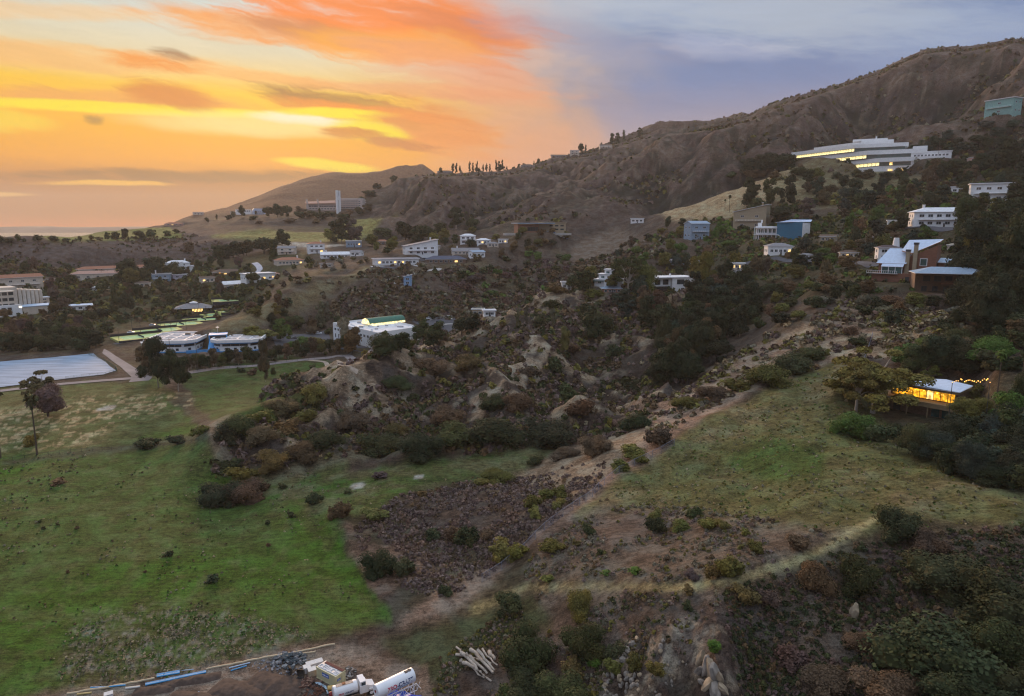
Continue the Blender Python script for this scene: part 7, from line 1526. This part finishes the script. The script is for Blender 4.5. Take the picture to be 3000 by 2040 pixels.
many('round 1700 400 60 40 deep; round 1740 395 70 46 deep; round 1780 388 60 44 deep; bush 1720 402 60 26 brown; round 1660 405 30 16 dark; bush 1850 402 40 26 olive; bush 1900 405 30 18 dark; bush 1945 402 34 20 dark; bush 1970 404 34 24 brown; bush 2040 402 40 22 dark; round 2160 400 80 34 deep; round 2120 392 50 30 dark; round 2230 395 60 40 deep; round 2290 390 60 60 deep; round 2000 372 14 12 dark; bush 1818 398 40 26 dark; bush 1760 404 40 20 brown', 'around the terraced laboratory')
many('round 985 389 9 9 dark 1480; tall 970 389 5 7 olive 1490; round 1000 389 11 15 dark 1470; tall 1028 389 9 21 dark 1465; tall 1036 389 9 22 deep 1465; tall 1044 389 8 16 dark 1465; tall 1066 388 8 23 deep 1460; tall 1073 388 7 20 dark 1460; tall 1083 387 7 23 deep 1460; round 1084 388 18 12 deep 1455; tall 1097 387 7 17 dark 1455; tall 1104 387 8 18 deep 1455; tall 1112 387 6 16 dark 1455; tall 1126 387 8 24 deep 1452; tall 1133 387 8 22 deep 1452; tall 1140 386 8 24 dark 1452; round 1136 388 22 12 deep 1450; tall 1150 386 5 9 deep 1450; round 1222 371 10 14 dark 1468; cypress 1212 372 3 8 dark 1468; round 1190 378 10 10 brown 1460; round 1178 380 10 12 dark 1458; round 1318 348 15 28 deep 1495; cypress 1329 346 6 18 deep 1495; round 1340 345 9 10 dark 1495; cypress 1365 338 7 14 deep 1498; round 1375 338 12 10 dark 1498; tall 1389 335 18 26 deep 1499; tall 1401 333 14 22 deep 1500; cypress 1415 326 9 25 deep 1500; tall 1452 314 16 18 deep 1505; round 1300 352 10 8 dark 1490; round 1270 360 8 8 brown 1482', 'on the skyline ridge')
many('tall 775 552 60 60 dark; tall 800 552 50 54 purple; round 750 548 40 30 yellow; round 845 560 40 30 olive; tall 1035 520 46 46 deep; round 1070 522 34 34 dark; round 920 545 60 44 deep; round 960 548 60 46 dark; round 890 572 40 38 olive; round 985 556 34 30 yellow; round 1010 550 36 34 yellow; round 600 576 70 44 deep; round 640 560 40 40 deep; round 500 590 46 34 dark; round 530 586 50 38 deep; round 560 580 40 36 dark; round 430 575 30 26 brown; round 350 630 60 46 deep; round 395 640 50 44 dark; round 300 650 50 40 olive; round 290 640 60 50 deep; tall 620 600 30 50 dark; round 1000 530 40 26 dark; round 870 540 60 24 dark; round 700 600 30 20 dark', 'among the ridge houses')
many('round 42 549 14 16 dark; bush 55 549 12 9 dark; round 88 548 26 14 deep; round 120 548 30 12 deep; round 208 546 14 12 olive; round 245 545 16 18 dark; round 262 544 22 20 dark; round 284 544 18 24 deep; round 318 543 26 22 deep; round 320 528 22 18 deep 1010; round 345 540 30 20 dark; round 182 548 10 12 dark; round 150 549 20 8 dark; round 380 536 20 14 dark; round 225 547 18 9 brown; round 400 530 20 10 dark; round 0 550 30 14 deep; round 20 551 30 12 deep', 'on the ridge by the sea')
many('round 548 486 18 26 deep 1190; round 470 500 10 12 dark 1260; cypress 492 498 6 10 dark; round 530 495 16 16 dark; round 520 500 20 12 deep; round 630 494 30 30 deep 1175; round 650 494 26 30 dark 1175; round 610 492 26 26 dark 1180; round 680 494 26 24 brown 1170; round 705 494 24 20 dark; round 740 498 40 20 dark; round 700 496 30 16 brown 1120; round 720 497 34 15 dark 1120; round 755 499 24 14 dark 1120; round 790 498 36 18 brown 1110; round 815 496 30 20 dark 1110; round 680 497 30 18 dark 1120; round 835 492 30 22 brown 1110; round 840 462 40 18 deep 1250; round 858 452 30 16 deep 1290; round 820 470 30 18 dark 1220; round 895 436 22 26 deep 1380; round 905 430 16 16 dark 1390; round 945 420 10 12 dark 1400; round 780 500 40 18 dark; round 575 500 24 12 dark; round 590 510 24 10 brown; round 660 505 40 10 brown; round 720 508 30 12 brown; round 725 480 8 14 dark 1200; round 580 478 6 10 dark 1210; round 690 470 14 8 dark 1230', 'around the hillside campus')
# groves whose single trees can be told apart only roughly
grove([(0,600),(60,610),(280,640),(420,600),(560,600),(620,650),(500,700),(380,700),(250,730),(240,790),(0,800)], 95, 3, ['round', 'tall', 'round', 'round', 'palm'], ['dark', 'deep', 'brown', 'olive', 'dark', 'purple'], (8, 15), (8, 15), 'in the wooded valley on the left', 15, 300, 900)
grove([(600,640),(700,590),(840,590),(760,620),(660,660),(560,715),(480,735),(520,690)], 40, 5, ['round', 'bush', 'bush'], ['dark', 'brown', 'olive', 'grey'], (3, 7), (5, 10), 'beneath the ridge houses', 14, 300, 900)
grove([(0,800),(0,765),(230,765),(220,795),(120,806)], 22, 6, ['round'], ['deep', 'brown', 'dark'], (9, 13), (9, 14), 'behind the blue reservoir', 13, 300, 900)
grove([(1380,690),(1560,670),(1700,650),(1740,700),(1640,780),(1560,870),(1480,880),(1520,800),(1440,740)], 66, 8, ['tall', 'round', 'round'], ['deep', 'dark', 'deep', 'brown', 'blue'], (9, 16), (9, 15), 'in the wooded canyon', 15, 240, 480)
grove([(1650,760),(1700,640),(1830,640),(1900,650),(2130,640),(2180,720),(2030,740),(1900,690),(1780,740)], 60, 9, ['round', 'bush', 'bush'], ['brown', 'dark', 'deep', 'olive', 'grey'], (4, 8), (7, 12), 'along the thicket below the timber house', 15, 240, 420)
grove([(1400,560),(1560,500),(1700,520),(1820,500),(2000,480),(2324,440),(2324,560),(2200,570),(1990,570),(1900,640),(1700,640),(1600,620),(1480,640),(1400,620)], 105, 10, ['round', 'round', 'tall', 'bush'], ['dark', 'deep', 'olive', 'brown', 'green', 'blue'], (6, 13), (8, 14), 'among the hillside houses', 17, 350, 800)
grove([(1820,420),(2080,400),(2324,360),(2324,470),(2200,480),(2000,490),(1850,480)], 46, 11, ['round', 'tall'], ['deep', 'dark', 'blue', 'brown'], (9, 16), (11, 18), 'on the right-hand upper slope', 17, 500, 900)
grove([(2200,300),(2324,280),(2324,380),(2180,370),(2060,345)], 20, 12, ['round'], ['deep', 'blue'], (9, 13), (13, 20), 'below the green house on the mountain', 18, 700, 1200)
grove([(2090,1020),(2200,985),(2324,960),(2400,1080),(2324,1120),(2150,1080),(2060,1030)], 46, 13, ['round', 'round', 'bush'], ['deep', 'dark', 'deep', 'blue'], (5, 9), (6, 10), 'in the dark wood below the lit house', 22, 100, 240)
grove([(2150,740),(2200,700),(2324,740),(2324,850),(2200,840),(2120,800)], 22, 14, ['round', 'bush'], ['deep', 'dark', 'brown'], (4, 8), (6, 10), 'above the lit house', 20, 190, 340)
grove([(1110,700),(1000,640),(1100,600),(1220,570),(1290,590),(1300,660),(1230,690)], 50, 15, ['bush', 'round', 'bush'], ['brown', 'dark', 'purple', 'green'], (5, 9), (8, 13), 'in the far canyon', 14, 480, 760)
grove([(850,560),(1000,530),(1150,520),(1290,530),(1290,560),(1100,600),(1000,600),(860,600)], 34, 16, ['round', 'round', 'tall'], ['dark', 'deep', 'olive', 'rust'], (6, 11), (7, 13), 'between the ridge houses', 13, 480, 900)
grove([(560,700),(650,660),(660,740),(760,730),(860,735),(1000,720),(1000,745),(760,760),(620,770)], 30, 17, ['round', 'bush', 'tall'], ['brown', 'dark', 'deep', 'olive'], (5, 10), (6, 10), 'behind the parking lots', 13, 380, 600)

grove([(1500,700),(1640,660),(1740,690),(1660,790),(1560,880),(1500,850)], 40, 21, ['tall', 'round'], ['deep'], (11, 17), (10, 15), 'at the dark bottom of the canyon', 15, 240, 480)
grove([(2150,520),(2324,480),(2324,760),(2200,740),(2170,620)], 36, 22, ['tall', 'round'], ['deep', 'deep', 'dark'], (12, 18), (12, 18), 'in the tall grove at the right edge', 22, 250, 480)
# ------------------------------------------------------------------ chaparral: countless low shrubs, one object per kind of cover
def scrub(name, poly, n, seed, size, tints, r0, r1, leaves=24, thr=.45, nscale=14.0, flat=.75):
    rng = np.random.default_rng(seed); m = inpoly(GPX, GPY, poly) & (RG > r0) & (RG < r1)
    cell = RG * np.gradient(RR)[None, :] * np.gradient(AZ)[:, None]; w = (m * cell * (1 / RG ** .6)).ravel(); w *= (fbm(GX / nscale, GY / nscale, seed + 300, 3).ravel() > thr) * (.25 + 1.5 * CN.ravel() + .6 * (1 - CP.ravel())) * (1 - .93 * BARE.ravel())
    if w.sum() <= 0: return
    idx = rng.choice(w.size, n, p=w / w.sum()); i, j = idx // len(RR), idx % len(RR)
    a = AZ[i] + rng.uniform(-.5, .5, n) * R(.1); r = RR[j] * (1 + rng.uniform(-.5, .5, n) * .0084)
    x, y = r * np.sin(a), r * np.cos(a); z = ground(x, y)
    s = rng.uniform(.25, 1.0, n) ** 1.6 * size * np.clip(r / 260, .62, 3.0); h = s * flat * rng.uniform(.6, 1.1, n)
    ti = rng.choice(len(tints), n); tc = np.array([FC[t] if isinstance(t, str) else t for t in tints])[ti] * rng.uniform(.80, 1.3, (n, 1)) * 1.08
    L = leaves; d = rng.normal(size=(n, L, 3)); d /= np.linalg.norm(d, axis=2)[..., None]; d[..., 2] = np.abs(d[..., 2])
    off = d * rng.uniform(.7, 1.05, (n, L, 1)); ctr = np.stack([x, y, z], -1)[:, None] + off * np.stack([s / 2, s / 2, h], -1)[:, None]
    nr = d + rng.normal(size=d.shape) * .5; nr /= np.linalg.norm(nr, axis=2)[..., None]
    u = np.cross(nr, rng.normal(size=d.shape)); u /= np.linalg.norm(u, axis=2)[..., None]; v = np.cross(nr, u)
    ls = (s[:, None, None] * 1.15 / math.sqrt(L)) * rng.uniform(.6, 1.2, (n, L, 1))
    q = np.stack([ctr - u * ls - v * ls * .7, ctr + u * ls - v * ls * .5, ctr + u * ls * .7 + v * ls * .8, ctr - u * ls * .8 + v * ls * .6], 2).reshape(-1, 3)
    nq = n * L; me = bpy.data.meshes.new(name); me.vertices.add(len(q)); me.vertices.foreach_set('co', q.ravel())
    me.loops.add(nq * 4); me.loops.foreach_set('vertex_index', np.arange(nq * 4, dtype=np.int32)); me.polygons.add(nq)
    me.polygons.foreach_set('loop_start', np.arange(0, nq * 4, 4, dtype=np.int32)); me.polygons.foreach_set('loop_total', np.full(nq, 4, np.int32)); me.update(calc_edges=True)
    ca = me.color_attributes.new('tint', 'FLOAT_COLOR', 'POINT'); cc = np.ones((nq * 4, 4), np.float32); cc[:, :3] = np.repeat(np.clip(tc, 0, 1), L * 4, 0); ca.data.foreach_set('color', cc.ravel())
    me.materials.append(LEAFV); o = bpy.data.objects.new(name, me); COL.objects.link(o); o['kind'] = 'stuff'
    return o
KNOLL = [(485,1090),(480,970),(600,920),(700,860),(840,815),(1000,765),(1300,660),(1560,660),(1660,690),(1700,700),(1600,830),(1420,985),(1240,1012),(1000,1035),(850,1030),(620,1075)]
tag(scrub('knoll_brush', KNOLL, 11000, 1, 3.3, ['brown', 'dark', 'purple', 'purple', 'brown', 'purplegrey', 'dark', 'olive'], 200, 450, 26, .34), 'mixed brown and purple chaparral covering the gullied knoll', 'brush')
tag(scrub('pale_brush', KNOLL, 1500, 2, 1.8, ['pale', 'grey', 'purplegrey'], 200, 450, 18, .52, 9), 'pale dry tufts on the light crests of the knoll', 'dry grass')
tag(scrub('slope_brush', [(830,1290),(800,1200),(900,1130),(1060,1090),(1200,1070),(1370,1050),(1370,1100),(1210,1222),(1100,1310),(1000,1370),(920,1340)], 4200, 3, 1.9, ['purple', 'purplegrey', 'purplegrey', 'purplegrey', 'purple', 'brown'], 90, 240, 22, .30, 8), 'low purple brush on the slope left of the fence', 'brush')
tag(scrub('hillside_brush', [(1220,1240),(1370,1130),(1560,1150),(1900,1200),(1960,1210),(1650,1315),(1450,1330),(1180,1325)], 1500, 4, 1.5, ['grey', 'brown', 'purplegrey', 'olive', 'grey'], 80, 220, 30, .42, 5), 'sparse grey tufts on the bare slope above the trail', 'brush')
tag(scrub('lower_brush', [(1640,1345),(1960,1225),(2400,1200),(2400,1700),(1690,1700)], 5200, 5, 1.7, ['deep', 'dark', 'brown', 'deep', 'purple'], 50, 170, 34, .30, 6), 'dark low brush filling the lower right slope', 'brush')
tag(scrub('trailside_brush', [(1190,1352),(1640,1345),(1660,1480),(1400,1500),(1380,1600),(960,1700),(1000,1500)], 2200, 6, 1.3, ['grey', 'brown', 'olive', 'purplegrey', 'dark'], 50, 170, 30, .45, 5), 'scattered tufts on the slope below the trail', 'brush')
tag(scrub('ridge_brush', [(1560,885),(1700,790),(1900,690),(2130,690),(2200,760),(2080,800),(1900,815),(1700,885),(1500,1000),(1420,965)], 2600, 7, 2.6, ['grey', 'brown', 'purple', 'pale', 'olive'], 190, 340, 18, .44, 8), 'grey and straw brush on the ridge above the canyon', 'brush')
tag(scrub('far_canyon_brush', [(700,720),(720,655),(860,610),(1300,600),(1480,560),(1560,600),(1480,650),(1290,650),(1180,720),(900,730)], 5200, 8, 2.3, ['brown', 'purple', 'dark', 'brown', 'grey'], 400, 800, 14, .40, 22), 'distant brush over the canyon behind the offices', 'brush')
tag(scrub('hill_settlement_brush', [(1400,560),(1700,480),(2324,360),(2324,690),(1900,700),(1600,650)], 4200, 9, 2.4, ['dark', 'olive', 'deep', 'brown', 'green'], 330, 800, 16, .36, 22), 'green brush between the hillside houses', 'brush')
tag(scrub('mountain_brush', [(900,520),(960,385),(1300,340),(1740,235),(2100,105),(2400,60),(2400,380),(1840,400),(1700,420),(1480,500),(1300,530)], 9000, 10, 1.9, ['brown', 'purple', 'grey', 'brown', 'dark', 'olive'], 620, 1650, 8, .42, 60), 'dark scrub dotting the brown mountainside', 'brush')
tag(scrub('seaward_brush', [(0,560),(400,530),(620,560),(500,600),(0,640)], 1500, 11, 1.3, ['purple', 'brown', 'dark'], 700, 1300, 8, .40, 30), 'purple scrub on the slope facing the sea ridge', 'brush')
tag(scrub('dry_weeds', [(130,1540),(150,1430),(330,1370),(560,1400),(740,1440),(600,1470),(430,1530),(200,1560)], 1500, 16, .75, ['pale', 'pale', 'grey', 'green'], 80, 200, 12, .42, 4), 'dry whitish weeds in the lower left of the field', 'weeds')
tag(scrub('field_weeds', [(0,1500),(0,1050),(440,990),(520,1080),(1000,1050),(1240,1015),(1150,1070),(760,1180),(890,1400),(560,1480),(200,1540)], 1300, 12, .8, ['dark', 'brown', 'grey', 'green', 'pale'], 90, 320, 14, .50, 10), 'weeds sprinkled over the green field', 'weeds')
tag(scrub('hill_grass', [(1370,1110),(1500,1035),(1660,935),(1900,825),(1990,950),(2324,1090),(2324,1210),(1960,1200),(1500,1160)], 2600, 13, .9, ['pale', 'olive', 'olive', 'grey', 'green'], 90, 260, 12, .35, 9), 'dry grass tufts on the olive hillside right of the fence', 'grass')
tag(scrub('valley_brush', [(0,600),(400,590),(620,640),(560,710),(250,740),(230,795),(0,800)], 2200, 14, 2.8, ['dark', 'brown', 'olive', 'deep'], 330, 900, 16, .3, 30), 'undergrowth in the wooded valley', 'undergrowth')

def order_labels():
    """look-alikes laid side by side are told apart by their order from the left"""
    words_ = ['leftmost', 'second from left', 'third from left', 'fourth from left', 'fifth from left', 'sixth from left', 'seventh from left', 'eighth from left', 'ninth from left', 'tenth from left', 'eleventh from left', 'twelfth from left',
              'thirteenth from left', 'fourteenth from left', 'fifteenth from left', 'sixteenth from left', 'seventeenth from left', 'eighteenth from left', 'nineteenth from left', 'twentieth from left']
    by = {}
    for o in COL.objects:
        if o.parent is None and o.get('label') and not o.get('kind') and o not in PL_: by.setdefault(o['label'], []).append(o)
    for lab, os_ in by.items():
        if 1 < len(os_) <= 20:
            os_.sort(key=lambda o: o.location.x / max(1, o.location.y))
            for k, o in enumerate(os_):
                t = ('rightmost' if k == len(os_) - 1 else words_[k]) + ' ' + lab
                while len(t.split()) > 16: t = t.replace(' from left', '', 1) if ' from left' in t else t.replace(' the ', ' ', 1)
                o['label'] = t
relabel()
PL_ = {p['o'] for p in PLANTS}
order_labels()
